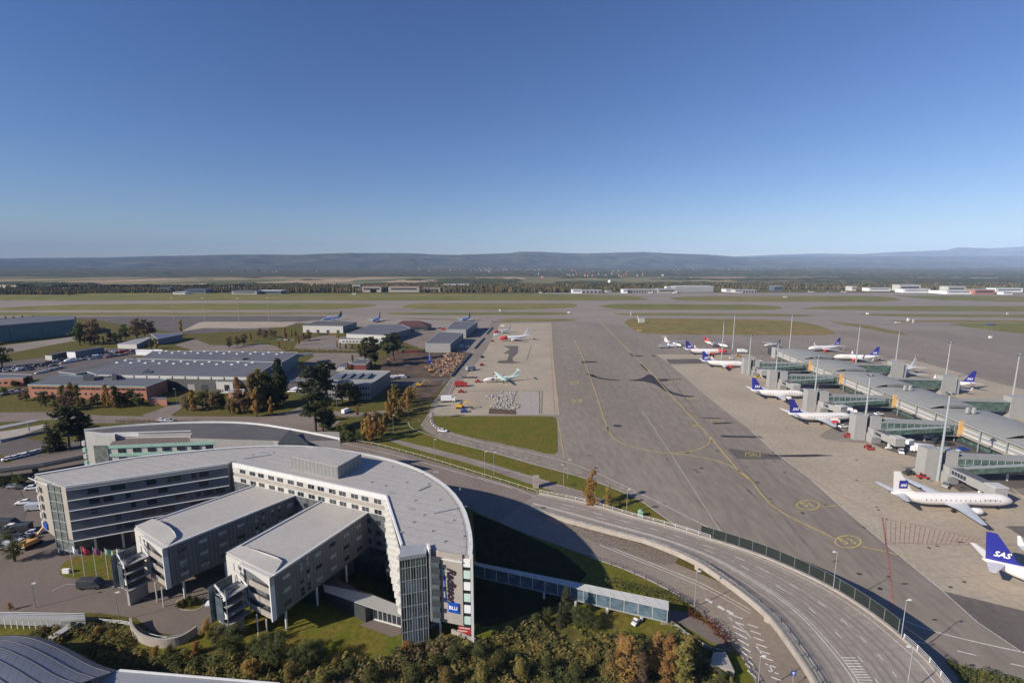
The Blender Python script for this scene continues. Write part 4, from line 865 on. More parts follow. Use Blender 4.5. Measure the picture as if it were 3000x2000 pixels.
bs=MB(); q=PP('D1',[(1512,1112),(1700,1115),(1700,1090),(1520,1090)],3.6); bs.prism(q,0,3.6,0,1); tag(bs.build('brick_store',['brick','roofgr']),'small flat brick block at the right foot of the brick office','building')
shed('brick_house','low brick building with grey roof at the left edge beside bushes',[('D1',-200,905),('D1',235,900),('D1',330,865),('D1',-100,850)],5,'brick','roofgr',winrows=[(1.5,3,2,2,'glass')],frontm='brick')
wb,_=shed('gatehouse','small white two door building in front of the cargo hall',[('D2',115,935),('D2',285,938),('D2',455,905),('D2',180,893)],7,'panelw','roofdk',winrows=[(1.5,5.3,3.2,2.3,'glass')],frontm='panelw')
shed('brick_shelter','low pinkish brick box beside the white two door building',[('D2',240,1040),('D2',400,1045),('D2',420,1015),('D2',250,1012)],3.5,'brick','steel',winrows=[(.8,2.6,1.2,2.4,'glass')],frontm='brick')
dk,dq=shed('dark_office','dark grey two storey office with blue rooftop units behind pines',[('D2',1200,962),('D2',1690,962),('D2',1892,828),('D2',1420,818)],9,'panelg','roofpier',winrows=[(6.0,7.4,.8,.7,'glass'),(2.4,3.8,.8,.7,'glass')],frontm='panelmid')
for k in range(4):
    x=1300+k*90; q=PP('D2',[(x,905),(x+95,905),(x+150,860),(x+55,860)],9.4); b=MB(); b.prism(q,9.1,[9.4,10.6,10.6,9.4],0); b.build('roof_unit','aclblue' if False else 'panelg',dk)
shed('red_shed','dark red container shed with grey roof among pines behind the dark office',[('D2',1498,758),('D2',1645,760),('D2',1692,712),('D2',1560,700)],5,'brick','roofgr',frontm='darkcont')
shed('site_cabin','pale blue roofed site cabin left of the dark red shed',[('D2',1340,785),('D2',1430,790),('D2',1500,745),('D2',1440,735)],3,'panelmid','panelg')
s1_,_=shed('white_shed','white fronted depot with blue side wall behind a row of small trees',[('D2',1000,362),('D2',1410,368),('D2',1550,322),('D2',1160,312)],8,'bluewall','roofdk',frontm='panelw',doors=4)
s2_,_=shed('vehicle_depot','wide grey roofed depot with white fascia next to tall pines',[('D2',1445,447),('D2',1850,462),('D3',185,390),('D3',90,350),('D2',1700,352)],8,'bluewall','roofgr',frontm='panelw',doors=3)
shed('depot_front','low white front extension of the depot beside the tall pines',[('D2',1370,500),('D2',1820,505),('D2',1840,482),('D2',1390,482)],4,'panelw','roofgr',frontm='panelw',winrows=[(1,2.4,2,1.5,'glass')])
# hip roofed dark red hangar
q=[P('D2',1890,372,5),P('D3',365,372,5),P('D3',330,352,5),P('D2',1925,352,5)]; t=thing('red_roofed_barn','long barn with dark red hipped roof behind the depots','building',(q[0][0],q[0][1],0))
q=[P('D2',1895,375,5),P('D3',362,372,5)]; dv=(q[1][1]-q[0][1])/(q[1][0]-q[0][0]); w_=26
c=[q[0],q[1],(q[1][0],q[1][1]+w_),(q[0][0],q[0][1]+w_)]; b=MB(); b.prism(c,0,5,0); b.build('wall','steeld',t)
b=MB(); r1=(c[0][0]+12,c[0][1]+13,11); r2=(c[1][0]-14,c[1][1]+13,11); cc=[(p[0],p[1],5.) for p in c]
b.add(cc+[r1,r2],[(0,1,5,4),(1,2,5),(2,3,4,5),(3,0,4),(3,2,1,0)]); b.build('hipped_roof','darkred',t)
shed('grey_hangar','blue grey roofed hangar with pale front beside the service road',[('D3',335,545),('D3',590,548),('D3',722,437),('D3',490,425)],8,'bluewall','roofgr',frontm='panelmid',doors=0)
shed('grey_hangar','smaller farther blue grey roofed hangar with dark right wall beside the service road',[('D3',550,402),('D3',750,404),('D3',868,322),('D3',630,318)],9,'bluewall','roofgr',frontm='panelmid')
tg,tq=shed('teal_hangar','huge teal hangar with dark blue roof edge at the left border',[('D1',-700,420),('D1',752,300),('D1',775,268),('D1',390,265),('D1',-700,350)],17,'teal','roofgr',rim='signdark',frontm='teal')
b=MB(); b.wallbox(tq[1],tq[0],14,17.2,.6,0,off=.2); b.build('roof_fascia','bluewall',tg)
Lh=math.dist(tq[0],tq[1])
for k in range(8): b=MB(); winquad(b,tq[1],tq[0],3+k*26,3+k*26+.5,2,14,off=.2); b.build('door_joint','steeld',tg)
shed('long_trailer_shed','long dark blue sided shed with bright white end in the car park',[('D1',682,628),('D1',768,630),('D1',1060,583),('D1',975,582)],5.5,'bluewall','roofdk',rim='bluewall',frontm='signwhite')
shed('long_trailer_shed','shorter dark sided shed with white end left of the long one in the car park',[('D1',460,662),('D1',528,664),('D1',680,632),('D1',620,628)],4,'steeld','roofdk',rim='steeld',frontm='panelw')
shed('pale_shed','long low pale shed near the row of trees behind the car park',[('D1',1200,550),('D1',1395,555),('D1',1545,485),('D1',1440,482)],4,'bluewall','panelmid',frontm='panelw')
shed('blue_shed','small dark blue shed with a pointed roof beyond the car park',[('D1',1610,500),('D1',1860,450),('D1',1850,440),('D1',1540,445)],6,'bluewall','panelg')
for k,(x,y,l_) in enumerate(((1385,612,175),(1560,610,95))):
    shed('white_trailer',['bright white long trailer parked behind the cargo hall roof','short bright white trailer to the right of the long white trailer'][k],[('D1',x,y+8),('D1',x+l_,y+10),('D1',x+l_,y),('D1',x,y-2)],3.6,'signwhite','signwhite',cat='trailer',rim='signwhite')
# builder's fence strip and pavement walls by the service road
b=MB(); b.bar(P('D3',600,885)+(.5,),P('D3',800,652)+(.5,),1.0,0,1.4); tag(b.build('site_hoarding','steeld'),'long dark hoarding between the rubble yard and the service road','fence')
b=MB(); b.bar(P('D3',838,598)+(.5,),P('D3',935,492)+(.5,),1.,0,1.2); tag(b.build('site_hoarding','steeld'),'short dark hoarding beside the service road near the grey hangar','fence')
b=MB(); b.bar(P('D3',960,450)+(.5,),P('D3',1020,385)+(.5,),1.,0,1.2); tag(b.build('site_hoarding','steeld'),'farthest dark hoarding beside the service road','fence')
# station canopy and elevated ramp at the far left
cp=thing('platform_canopy','long narrow pale blue canopy roof at the left edge near dark spruces','canopy',P('D1',150,1400)+(0,))
b=MB(); q=PP('D1',[(-300,1478),(-300,1445),(340,1325),(410,1330)],5.2); b.prism(q,5.,5.35,0); b.build('roof','panelmid',cp)
for x,y in ((300,1440),(-40,1530)): p=P('D1',x,y); b=MB(); b.tube([(p[0],p[1],0),(p[0],p[1],5)],.25,8); b.build('post','steel',cp)
sheet('platform','concrete',PP('D1',[(-300,1520),(-300,1480),(100,1430),(500,1360),(500,1385),(0,1560)]),Z4)
sheet('track_bed','asphaltd',PP('D1',[(-300,1620),(0,1565),(500,1395),(490,1440),(100,1568),(-300,1700)]),Z4)
rp=thing('elevated_ramp','brown elevated road ramp leading in from the left edge behind the hotel','bridge',P('C1',200,330)+(0,))
q=PP('C1',[(-300,345),(-300,375),(0,352),(250,318),(482,272),(482,232),(300,262),(0,312)],5); b=MB(); b.prism(q,4.2,5,0); b.build('deck','paving',rp)
b=MB(); ed=PP('C1',[(482,270),(250,316),(0,350),(-300,373)],5)
for i in range(3): b.wallbox(ed[i],ed[i+1],4.1,6.0,.25,0)
b.build('parapet','panelb',rp)
for x,y in ((208,420),(-60,450)): p=P('C1',x,y-40); b=MB(); b.obox(p[0],p[1],0,4.3,1.2,1.2); b.build('pier','steeld',rp)
# ================================================================ foreground: vaulted roof, footbridge, round wall
M['vault']=mat('vault roof sheet',(.20,.21,.245),.4,var=.06,scale=.3,spec=.5)
stripes(M['vault'],(.8,.6,0),1.3,(.145,.15,.18),.10)
vt=thing('vaulted_roof','big dark barrel vaulted metal roof in the bottom left corner','building',P('S',100,1950)+(0,))
edge=smooth(S([(-260,1905),(-120,1872),(0,1860),(77,1858),(133,1868),(204,1899),(286,1945),(345,1962)],6),1)
rings=[[(p[0],p[1],0.) for p in edge],[(p[0],p[1],6.) for p in edge]]
for k in range(1,13): rings.append([(p[0]-.35*k,p[1]-1.1*k,6+4.2*math.sin(k/12.*math.pi/2)) for p in edge])
b=MB(); n=len(edge)
vs=[q for r_ in rings for q in r_]; b.add(vs,[(i*n+k,(i+1)*n+k,(i+1)*n+k+1,i*n+k+1)[::-1] for i in range(len(rings)-1) for k in range(n-1)]); b.build('roof','vault',vt,smooth=True)
for j in (2,4,6,8,10,12):
    b=MB(); r_=[(p[0],p[1],p[2]+.12) for p in rings[j]]; b.tube(r_,.05,5); b.build('roof_seam','steeld',vt)
fr_=thing('ribbed_roof','flat pale ribbed metal roof strip at the bottom edge right of the dark vault','building',P('S',550,2010)+(0,))
q=S([(350,1962),(820,2002),(860,2060),(250,2120),(290,1990)],6); b=MB(); b.prism(q,0,6,0); b.build('wall','panelmid',fr_); q=[(p[0],p[1]) for p in q]
M['ribbed']=stripes(mat('ribbed sheet',(.30,.31,.33),.45,var=.05),(.98,-.2,0),.55,(.16,.165,.18),.3)
b=MB(); b.prism(q,6,6.12,0); b.build('roof','ribbed',fr_)
b=MB(); p,q_=S([(350,1962),(820,2002)],6.2); b.bar(p+(6.2,),q_+(6.2,),.25,0,.3); b.build('ridge_cap','steelw',fr_)
fb=thing('footbridge','pale covered footbridge reaching in from the left edge above the bushes','bridge',P('C1',200,1190)+(0,))
q=PP('C1',[(-300,1150),(0,1160),(485,1172),(490,1200),(350,1212),(0,1195),(-300,1190)],2.4); b=MB(); b.prism(q,2.0,2.4,0); b.build('deck','panelmid',fb)
b=MB(); e2=PP('C1',[(490,1196),(350,1208),(0,1192),(-300,1186)],2.4)
for i in range(3): b.wallbox(e2[i],e2[i+1],.9,2.0,.12,0)
b.build('side_panel','steel',fb)
for k in range(11): p=lerp(P('C1',0,1196,2),P('C1',350,1212,2),k/10.); b=MB(); b.obox(p[0],p[1]-.35,.0,2.4,.16,.14); b.build('post','steelw',fb)
b=MB(); a_,c_=P('C1',-100,1158,3.3),P('C1',485,1168,3.3); b.bar(a_+(3.3,),c_+(3.3,),.08); b.bar(a_+(2.9,),c_+(2.9,),.06); b.build('handrail','steelw',fb)
b=MB(); b.bar(P('C1',480,1195,1.6)+(1.6,),P('C1',290,1315,1.0)+(1.0,),1.7,0,.5); tag(b.build('stair_ramp','panelmid'),'grey sloping ramp running down from the footbridge toward the dark vaulted roof','ramp')
arc=smooth(PP('C1',[(745,1228),(752,1275),(800,1325),(880,1350),(950,1356),(1040,1338),(1100,1300),(1135,1275)],.6),2)
b=MB()
for i in range(len(arc)-1): b.wallbox(arc[i],arc[i+1],0,2.0,.4,0)
tag(b.build('round_retaining_wall','panelb'),'rounded beige retaining wall at the edge of the hotel forecourt','wall')
ra=resample(smooth(PP('C1',[(490,1190),(600,1200),(750,1212),(800,1250),(860,1285),(950,1302),(1060,1285),(1170,1255),(1280,1230)],1.2),2),2.)
rl_=thing('railing','curving dark railing along the edge of the hotel forecourt','railing',ra[0]+(0,))
b=MB(); 
for h in (.5,.8,1.1): b.tube([(p[0],p[1],h+.05) for p in ra],.05,5)
b.build('rail','steel',rl_)
for p in ra: b=MB(); b.obox(p[0],p[1],0,1.2,.09,.09); b.build('post','steel',rl_)
cn=MB(); a_=P('F',765,1150,2.6); c_=P('F',925,1135,2.6); cn.bar(a_+(2.6,),c_+(2.6,),1.5,0,.4); cn.tube([(a_[0]+1,a_[1],0),(a_[0]+1,a_[1],2.5)],.1,6); cn.tube([(c_[0]-1,c_[1],0),(c_[0]-1,c_[1],2.5)],.1,6); tag(cn.build('white_entrance_canopy','signwhite'),'bright white slab canopy by the forecourt between the finger wings','canopy')
# flagpoles with flags
M['fl_red']=mat('flag red',(.55,.06,.08),.7); M['fl_mix']=mat('flag purple',(.30,.10,.20),.7); M['fl_green']=mat('flag green white',(.35,.5,.38),.7); M['fl_pale']=mat('flag pale',(.6,.66,.7),.7)
fx=[(425,957,398,785,'signwhite','white flag with blue corner'),(490,962,465,785,'fl_red','red flag'),(558,967,535,788,'fl_mix','purple red flag'),(625,972,602,790,'fl_green','greenish white flag'),(694,976,672,790,'fl_pale','pale blue white flag')]
for k,(bx,by,tx,ty,m,lb) in enumerate(fx):
    X,Y=P('C1',bx,by); t=thing('flagpole','white flagpole flying a '+lb+' on the lawn before the hotel','flagpole',(X,Y,0),0,'flagpoles on the hotel lawn')
    b=MB(); b.tube([(X,Y,0),(X,Y,8.5)],[.09,.05],8); b.build('pole','steelw',t)
    b=MB(); n=7; 
    vs=[]; 
    for i in range(n):
        u=i/(n-1.); dx=u*1.9; dy=.25*math.sin(u*7+k); sag=u*u*1.2
        vs+= [(X+.06+dx,Y+dy,8.3-sag*.9),(X+.06+dx*.85,Y+dy,6.9-sag*1.1)]
    b.add(vs,[(2*i,2*i+1,2*i+3,2*i+2) for i in range(n-1)]); b.build('flag',m,t)
# ================================================================ FLYOVER
M['steeld2']=mat('weathered dark steel',(.16,.17,.17),.5,var=.1)
FE=[(1553,1488,.3),(1645,1516,.9),(1740,1541,1.7),(1839,1567,2.5),(1910,1585,3.1),(2033,1636,4.1),(2114,1690,4.8),(2200,1753,5.4),(2261,1807,5.9),(2322,1889,6.4),(2373,1965,6.8),(2405,2020,7),(2470,2160,7.3)]
BE=[(1579,1445,.3),(1727,1475,.9),(1839,1511,1.7),(1961,1542,2.5),(2063,1575,3.1),(2200,1618,4.1),(2302,1659,4.8),(2440,1725,5.4),(2557,1802,5.9),(2639,1868,6.4),(2710,1930,6.8),(2766,2000,7.),(2860,2120,7.3)]
fe=[P('S',x,y,z)+(z,) for x,y,z in FE]; be=[P('S',x,y,z)+(z,) for x,y,z in BE]
fe=smooth(fe,2); be=smooth(be,2); NF=len(fe)
fo=thing('flyover','pale concrete flyover bridge curving from the hotel road down to the bottom right corner','bridge',(fe[0][0],fe[0][1],0))
M['deck']=mat('deck concrete road',(.30,.26,.22),.85,var=.08,scale=.05,det=9,var2=.14,scale2=.8,spec=.2)
def dk(f,dz=0,k0=0,k1=None): return [tuple(list(lerp(fe[i],be[i],f)[:2])+[lerp(fe[i],be[i],f)[2]+dz]) for i in range(k0,k1 or NF)]
b=MB()
for i in range(NF-1):
    a0,a1,b1,b0=fe[i],fe[i+1],be[i+1],be[i]; lo_=[(p[0],p[1],max(-.4,p[2]-1.1)) for p in (a0,a1,b1,b0)]
    b.quad(a0,a1,b1,b0,0); b.quad(lo_[3],lo_[2],lo_[1],lo_[0],0); b.quad(a1,a0,lo_[0],lo_[1],0); b.quad(b0,b1,lo_[2],lo_[3],0)
b.build('deck','deck',fo)
b=MB()
for E_,sg in ((fe,1),(be,-1)):
    b=MB(); o1=offs(E_,sg*.5); o2=offs(E_,-sg*.05)
    for i in range(NF-1):
        z0,z1=E_[i][2],E_[i+1][2]; ring=[o1[i][:2],o1[i+1][:2],o2[i+1][:2],o2[i][:2]]
        b.prism(ring,[z0-1.0,z1-1.0,z1-1.0,z0-1.0],[z0+.35,z1+.35,z1+.35,z0+.35],0)
    b.build('edge_beam','concrete',fo)
def vline(mb,pts,w_,mi=0): 
    p2=[q[:2] for q in pts]; mb.ribbon(offs(p2,-w_/2),offs(p2,w_/2),[q[2] for q in pts],mi)
b=MB(); vline(b,dk(.30,.03),.2); vline(b,dk(.335,.03),.15); vline(b,dk(.93,.03),.18); vline(b,dk(.07,.03),.15)
for f,per in ((.66,3),(.48,4)):
    for i in range(4,NF-2,per): vline(b,dk(f,.03,i,i+2),.2)
for i in range(NF-12,NF-2):
    for j in (0,.5): p=lerp(dk(.33,.03)[i],dk(.33,.03)[i+1],j); q=lerp(dk(.45,.03)[i],dk(.45,.03)[i+1],j+.25); vline(b,[p,q],.18)
b.build('lane_markings','white_line',fo)
M['wtrack']=mat('worn wheel track',(.235,.20,.168),.85,var=.08,scale=.2)
b=MB()
for f in (.14,.21,.40,.455,.54,.61,.72,.79): vline(b,dk(f,.02),.55)
b.build('wheel_tracks','wtrack',fo)
for i in (13,21,30,38):
    if i<NF:
        p=fe[i]; q=be[i]
        for r_ in (.2,.8):
            c_=lerp(p,q,r_)
            if c_[2]>1.6: b=MB(); b.obox(c_[0],c_[1],0,c_[2]-1.,1.1,1.1,.6); b.build('pier','concrete',fo)
def railing(name,label,pts,h,step,m,rails=(1.,.6),panel=None,cat='railing',group=None):
    t=thing(name,label,cat,(pts[0][0],pts[0][1],0),0,group); q=resample(pts,step)
    for r_ in rails:
        b=MB(); b.tube([(p[0],p[1],p[2]+h*r_) for p in q],.045,5); b.build('rail',m,t)
    if panel:
        b=MB()
        for i in range(len(q)-1):
            a_,c_=q[i],q[i+1]; b.quad((a_[0],a_[1],a_[2]+.3),(c_[0],c_[1],c_[2]+.3),(c_[0],c_[1],c_[2]+h-.05),(a_[0],a_[1],a_[2]+h-.05))
        b.build('panel',panel,t)
    for p in q[:100]: b=MB(); b.obox(p[0],p[1],p[2],p[2]+h+.05,.13,.13); b.build('post',m,t)
    return t
M['fenceglass']=mat('dark green fence glass',(.022,.028,.026),.5,var=.2,scale=.4,spec=.25)
k0=int(NF*.33)
railing('bridge_railing','grey railing with posts along the near edge of the flyover',[(p[0],p[1],p[2]+.35) for p in offs(fe,.1)],.9,3.2,'steeld2')
railing('bridge_railing','inner grey rail on the near side of the flyover, just behind the edge railing',[(p[0],p[1],p[2]+.03) for p in dk(.06,0,int(NF*.45))],.8,3.2,'steeld')
railing('bridge_railing','thin pale rail along the far edge of the flyover near the orange trees',[(p[0],p[1],p[2]+.35) for p in offs(be[:k0+2],-.1)],1.0,3.2,'steelw')
railing('glass_fence','tall dark glazed fence with pale posts along the apron side of the flyover',[(p[0],p[1],p[2]+.3) for p in offs(be[k0:int(NF*.745)],-.25)],3.0,3.4,'steeld2',rails=(1.,.1),panel='fenceglass',cat='fence')
railing('bridge_railing','pale railing continuing after the glazed fence at the bottom right',[(p[0],p[1],p[2]+.35) for p in offs(be[int(NF*.745):],-.1)],1.0,3.2,'steelw')
mr=smooth(S([(1001,1288),(1100,1302),(1159,1318),(1250,1342),(1400,1389),(1490,1415),(1573,1443)]),2)
railing('guard_rail','pale guard rail along the far edge of the main road behind the hotel',[p+(0.,) for p in mr],.8,4,'steelw',rails=(1.,))
mr=smooth(PP('C3',[(640,845),(900,938),(1000,985),(1110,1045),(1220,1115),(1300,1170)]),2)
railing('guard_rail','dark railing between the slip road and the grass slope beside the covered walkway',[p+(0.,) for p in mr],1.,3,'steeld',rails=(1.,.5))
mr=smooth(PP('C3',[(1450,1340),(1510,1420),(1560,1500),(1640,1640)]),1)
railing('guard_rail','double dark railing at the path by the bottom of the slip road',[p+(0.,) for p in mr],1.1,2.5,'steeld',rails=(1.,.5))
# street lamps
def lamp(c,bx,by,h,label,hd=0.,z0=0.):
    X,Y=P(c,bx,by,z0); t=thing('street_lamp',label,'street lamp',(X,Y,z0),0,'street lamps')
    b=MB(); b.tube([(X,Y,z0),(X,Y,z0+h)],[.09,.05],8); b.build('pole','steel',t)
    b=MB(); dx,dy=math.cos(hd),math.sin(hd); b.tube([(X-dx*.1,Y-dy*.1,z0+h),(X+dx*.5,Y+dy*.5,z0+h+.1)],.05,6); b.loft([[(X+dx*u+dy*v*w_,Y+dy*u-dx*v*w_,z0+h+.05+zz) for v,zz in ((-1,0),(1,0),(1,.18),(-1,.18))] for u,w_ in ((.3,.1),(.6,.2),(1.,.12))]); b.build('lamp_head','steelw',t)
lamp('C3',40,390,10,'tall street lamp at the main road behind the hotel, left of the concrete pillar',0)
lamp('C3',92,376,9,'street lamp on the grass strip just right of the tallest lamp behind the hotel',0)
lamp('C3',492,440,8,'street lamp beside the service lane left of the big orange tree',math.pi)
lamp('C3',516,392,7,'slim street lamp on the grass by the perimeter road left of the big orange tree',0)
lamp('C3',853,605,8.5,'street lamp on the far edge of the flyover right of the orange trees',0,0)
lamp('C3',1243,1135,9,'street lamp between slip road and hedge near the end of the covered walkway',0)
lamp('C4',472,1030,9,'street lamp on the flyover beside the glazed fence',math.pi,5.6)
lamp('C4',862,1310,8,'street lamp on the flyover at the end of the glazed fence',0,6.6)
lamp('C4',890,1640,9,'street lamp on the flyover at the bottom right corner',math.pi,7)
lamp('C2',1122,280,8,'street lamp by the grass verge near the perimeter road bend',0)
lamp('D2',1350,1205,9,'street lamp on the lawn in front of the dark office',math.pi)
lamp('D2',1710,1560,11,'tall street lamp among the orange trees behind the hotel corner',0)
lamp('C1',205,1135,6,'street lamp at the left of the hotel forecourt above the footbridge',0)
lamp('C1',685,1215,7,'street lamp at the forecourt railing beside the round wall',0)
lamp('D2',1925,1440,8,'street lamp on the grass left of the perimeter road bend',0)
lamp('C4',35,1640,8,'street lamp in the fork between slip road and flyover at the bottom',0)
lamp('D1',1805,1165,9,'street lamp at the yard entrance right of the brick office',math.pi)
# traffic sign
X,Y=P('C4',235,1590); t=thing('road_sign','small blue square road sign with white mark between slip road and flyover','road sign',(X,Y,0))
b=MB(); b.tube([(X,Y,0),(X,Y,3)],.05,6); b.build('post','steel',t)
b=MB(); b.box(X-.5,X+.5,Y-.08,Y-.03,2.5,3.5); b.build('sign_face','signblue',t); b=MB(); b.prism([(X-.08,Y-.12),(X+.08,Y-.12),(X+.08,Y-.09),(X-.08,Y-.09)],2.6,3.3,0); b.bar((X-.28,Y-.1,3.1),(X+.28,Y-.1,3.1),.05,0,.12); b.build('sign_mark','signwhite',t)
X,Y=P('C3',333,445); b=MB(); b.prism([(X-1,Y-.8),(X+1,Y-.8),(X+1,Y+.8),(X-1,Y+.8)],0,2.4,0); b.prism([(X-1.1,Y-.9),(X+1.1,Y-.9),(X+1.1,Y+.9),(X-1.1,Y+.9)],2.4,4.2,0); tag(b.build('vent_pillar','concrete'),'grey concrete vent pillar on the grass strip beside the service lane','pillar')
X,Y=P('C3',932,612); b=MB(); b.obox(X,Y,0,1.6,1.2,1.2); b.prism([(X-.7,Y-.7),(X+.7,Y-.7),(X+.7,Y+.7),(X-.7,Y+.7)],1.6,1.8,0); b.obox(X,Y,1.8,2.3,.6,.6); tag(b.build('utility_box','mint'),'small green utility box on the grass beyond the flyover','utility box')
# ================================================================ covered walkway
cw=thing('covered_walkway','long covered walkway with pale canopy and glass side running right from the hotel','walkway',P('C3',600,1030)+(0,))
t0=[(1389,1643),(1400,1649),(1645,1697),(1757,1720),(1959,1761)]; t1=[(1389,1653),(1400,1657),(1640,1710),(1727,1733),(1959,1786)]
a_=S(t0,4.6); c_=S(t1,4.4)
b=MB()
for i in range(4): b.prism([c_[i],c_[i+1],a_[i+1],a_[i]],4.3,[4.45,4.45,4.75,4.75],0)
M['canopy']=stripes(mat('canopy sheet',(.47,.47,.44),.5,var=.06),(.92,.4,0),1.9,(.33,.33,.31),.06); b.build('roof','canopy',cw)
gl=[(p[0]-.1,p[1]+.4) for p in c_]; b=MB()
for i in range(4): b.wallbox(gl[i+1],gl[i],1.3,4.2,.06,0)
M['wglass']=mat('walkway glass',(.10,.15,.19),.1,var=.4,scale=.5,spec=.8); b.build('glass_wall','wglass',cw)
bq=resample(gl,3.); b=MB()
for i in range(len(bq)-1): b.wallbox(bq[i+1],bq[i],1.1,1.4,.12,0)
b.build('sill','steel',cw); 
for p in bq[1:]: b=MB(); b.obox(p[0],p[1]-.08,1.2,4.3,.1,.1); b.build('mullion','steelw',cw)
b=MB(); 
for i in range(4): b.prism([gl[i],gl[i+1],(a_[i+1][0],a_[i+1][1]),(a_[i][0],a_[i][1])],1.0,1.2,0)
b.build('floor','concrete',cw)
for x,y in ((742,1172),(940,1212),(560,1130),(380,1085)): p=P('C3',x,y); b=MB(); b.obox(p[0],p[1]+.2,0,1.3,.5,.5); b.build('support','steelw',cw)
sheet('path','paving',PP('C3',[(1095,1150),(1200,1165),(1330,1240),(1440,1340),(1470,1400),(1330,1330),(1250,1280),(1140,1215),(1060,1215)]),Z3)
b=MB(); q=smooth(PP('C3',[(1050,1230),(1110,1225),(1200,1300),(1330,1385),(1420,1400)]),1)
for i in range(len(q)-1): b.wallbox(q[i+1],q[i],0,1.,.25,0)
tag(b.build('path_wall','panelb'),'low dark edged wall along the foot path below the walkway end','wall')
b=MB(); q=PP('C3',[(1350,1430),(1420,1430),(1470,1540),(1330,1500)]); b.prism(q,0,1.6,0); tag(b.build('stone_abutment','panelb'),'pale stone abutment block at the bottom of the foot path','abutment')
# ================================================================ PIER TERMINAL
OX,OY=203.3,259.3; ux,uy=.1150,.9934
def pr(s,t,z=None): 
    p=(OX+ux*s+uy*t,OY+uy*s-ux*t); return p if z is None else p+(z,)
pier=thing('terminal_pier','long grey terminal pier with arched roof sections between the parked aircraft','terminal',pr(0,11,0))
s0,s1=-175,128; PW=25.
b=MB(); b.prism([pr(s0,.6),pr(s0,PW-.6),pr(s1,PW-.6),pr(s1,.6)],.0,9.6,0); b.build('wall','panelmid',pier)
segs=[-175,-121,-80,-39.5,1.5,42.5,84,128]
def arch(s,zc,ze,n=12): return [pr(s,PW*k/n)+(ze+(zc-ze)*math.sin(math.pi*k/n)**.8,) for k in range(n+1)]
for i in range(len(segs)-1):
    a0,a1=segs[i],segs[i+1]; hi,lo_=(12.2,10.5)
    b=MB(); A_=arch(a0,hi,10.1); B_=arch(a1+.3,lo_,9.9); n=13; b.add(A_+B_,[(k,k+1,n+k+1,n+k) for k in range(n-1)]); b.build('roof','roofpier',pier,smooth=True)
    # dark arched fascia at the higher near end
    c0=[(p[0],p[1],max(9.6,p[2]-1.15)) for p in A_[3:-3]]; b=MB(); m_=len(c0); a2=[(p[0]-ux*.15,p[1]-uy*.15,p[2]+.1) for p in A_[3:-3]]; c2=[(p[0]-ux*.15,p[1]-uy*.15,p[2]) for p in c0]
    b.add(a2+c2,[(m_+k,m_+k+1,k+1,k) for k in range(m_-1)]); b.build('arched_fascia','steeld2',pier)
    for (s_,t_) in ((a1-10,9),(a1-10,11.6)):
        if i in (1,2,3): X,Y=pr(s_,t_); b=MB(); b.obox(X,Y,11.3,13.4,1.1,1.1,.1); b.tube([(X,Y,13.4),(X,Y,13.9)],.7,8); b.build('roof_fan','panelmid',pier)
def lf(z0,z1,t,m,name,off=.0,sa=s0,sb=s1): b=MB(); b.wallbox(pr(sb,0),pr(sa,0),z0,z1,t,0,off=off) if False else b.prism([pr(sa,-off),pr(sb,-off),pr(sb,-off-t),pr(sa,-off-t)],z0,z1,0); return b.build(name,m,pier)
lf(9.5,10.15,1.6,'panelmid','eave',-.6); lf(7.6,9.4,.5,'roofpier','wall_band',-.6); lf(6.9,7.6,.35,'panelw','wall_band',-.6); lf(5.9,6.9,.7,'steel','wall_band',-.6); lf(4.9,5.9,.5,'panelw','wall_band',-.6)
lf(1.5,4.7,.25,'glassg','glass_wall',-.6); lf(4.65,4.95,2.6,'panelb','ledge',-.6); lf(0,1.5,.2,'steeld','base_wall',-.6)
for k in range(48):
    s_=s0+6+k*6.2
    if s_<s1 and k%2==0: X,Y=pr(s_,-.9); b=MB(); b.obox(X,Y,.5,9.4,.3,.3); b.build('facade_post','steel',pier)
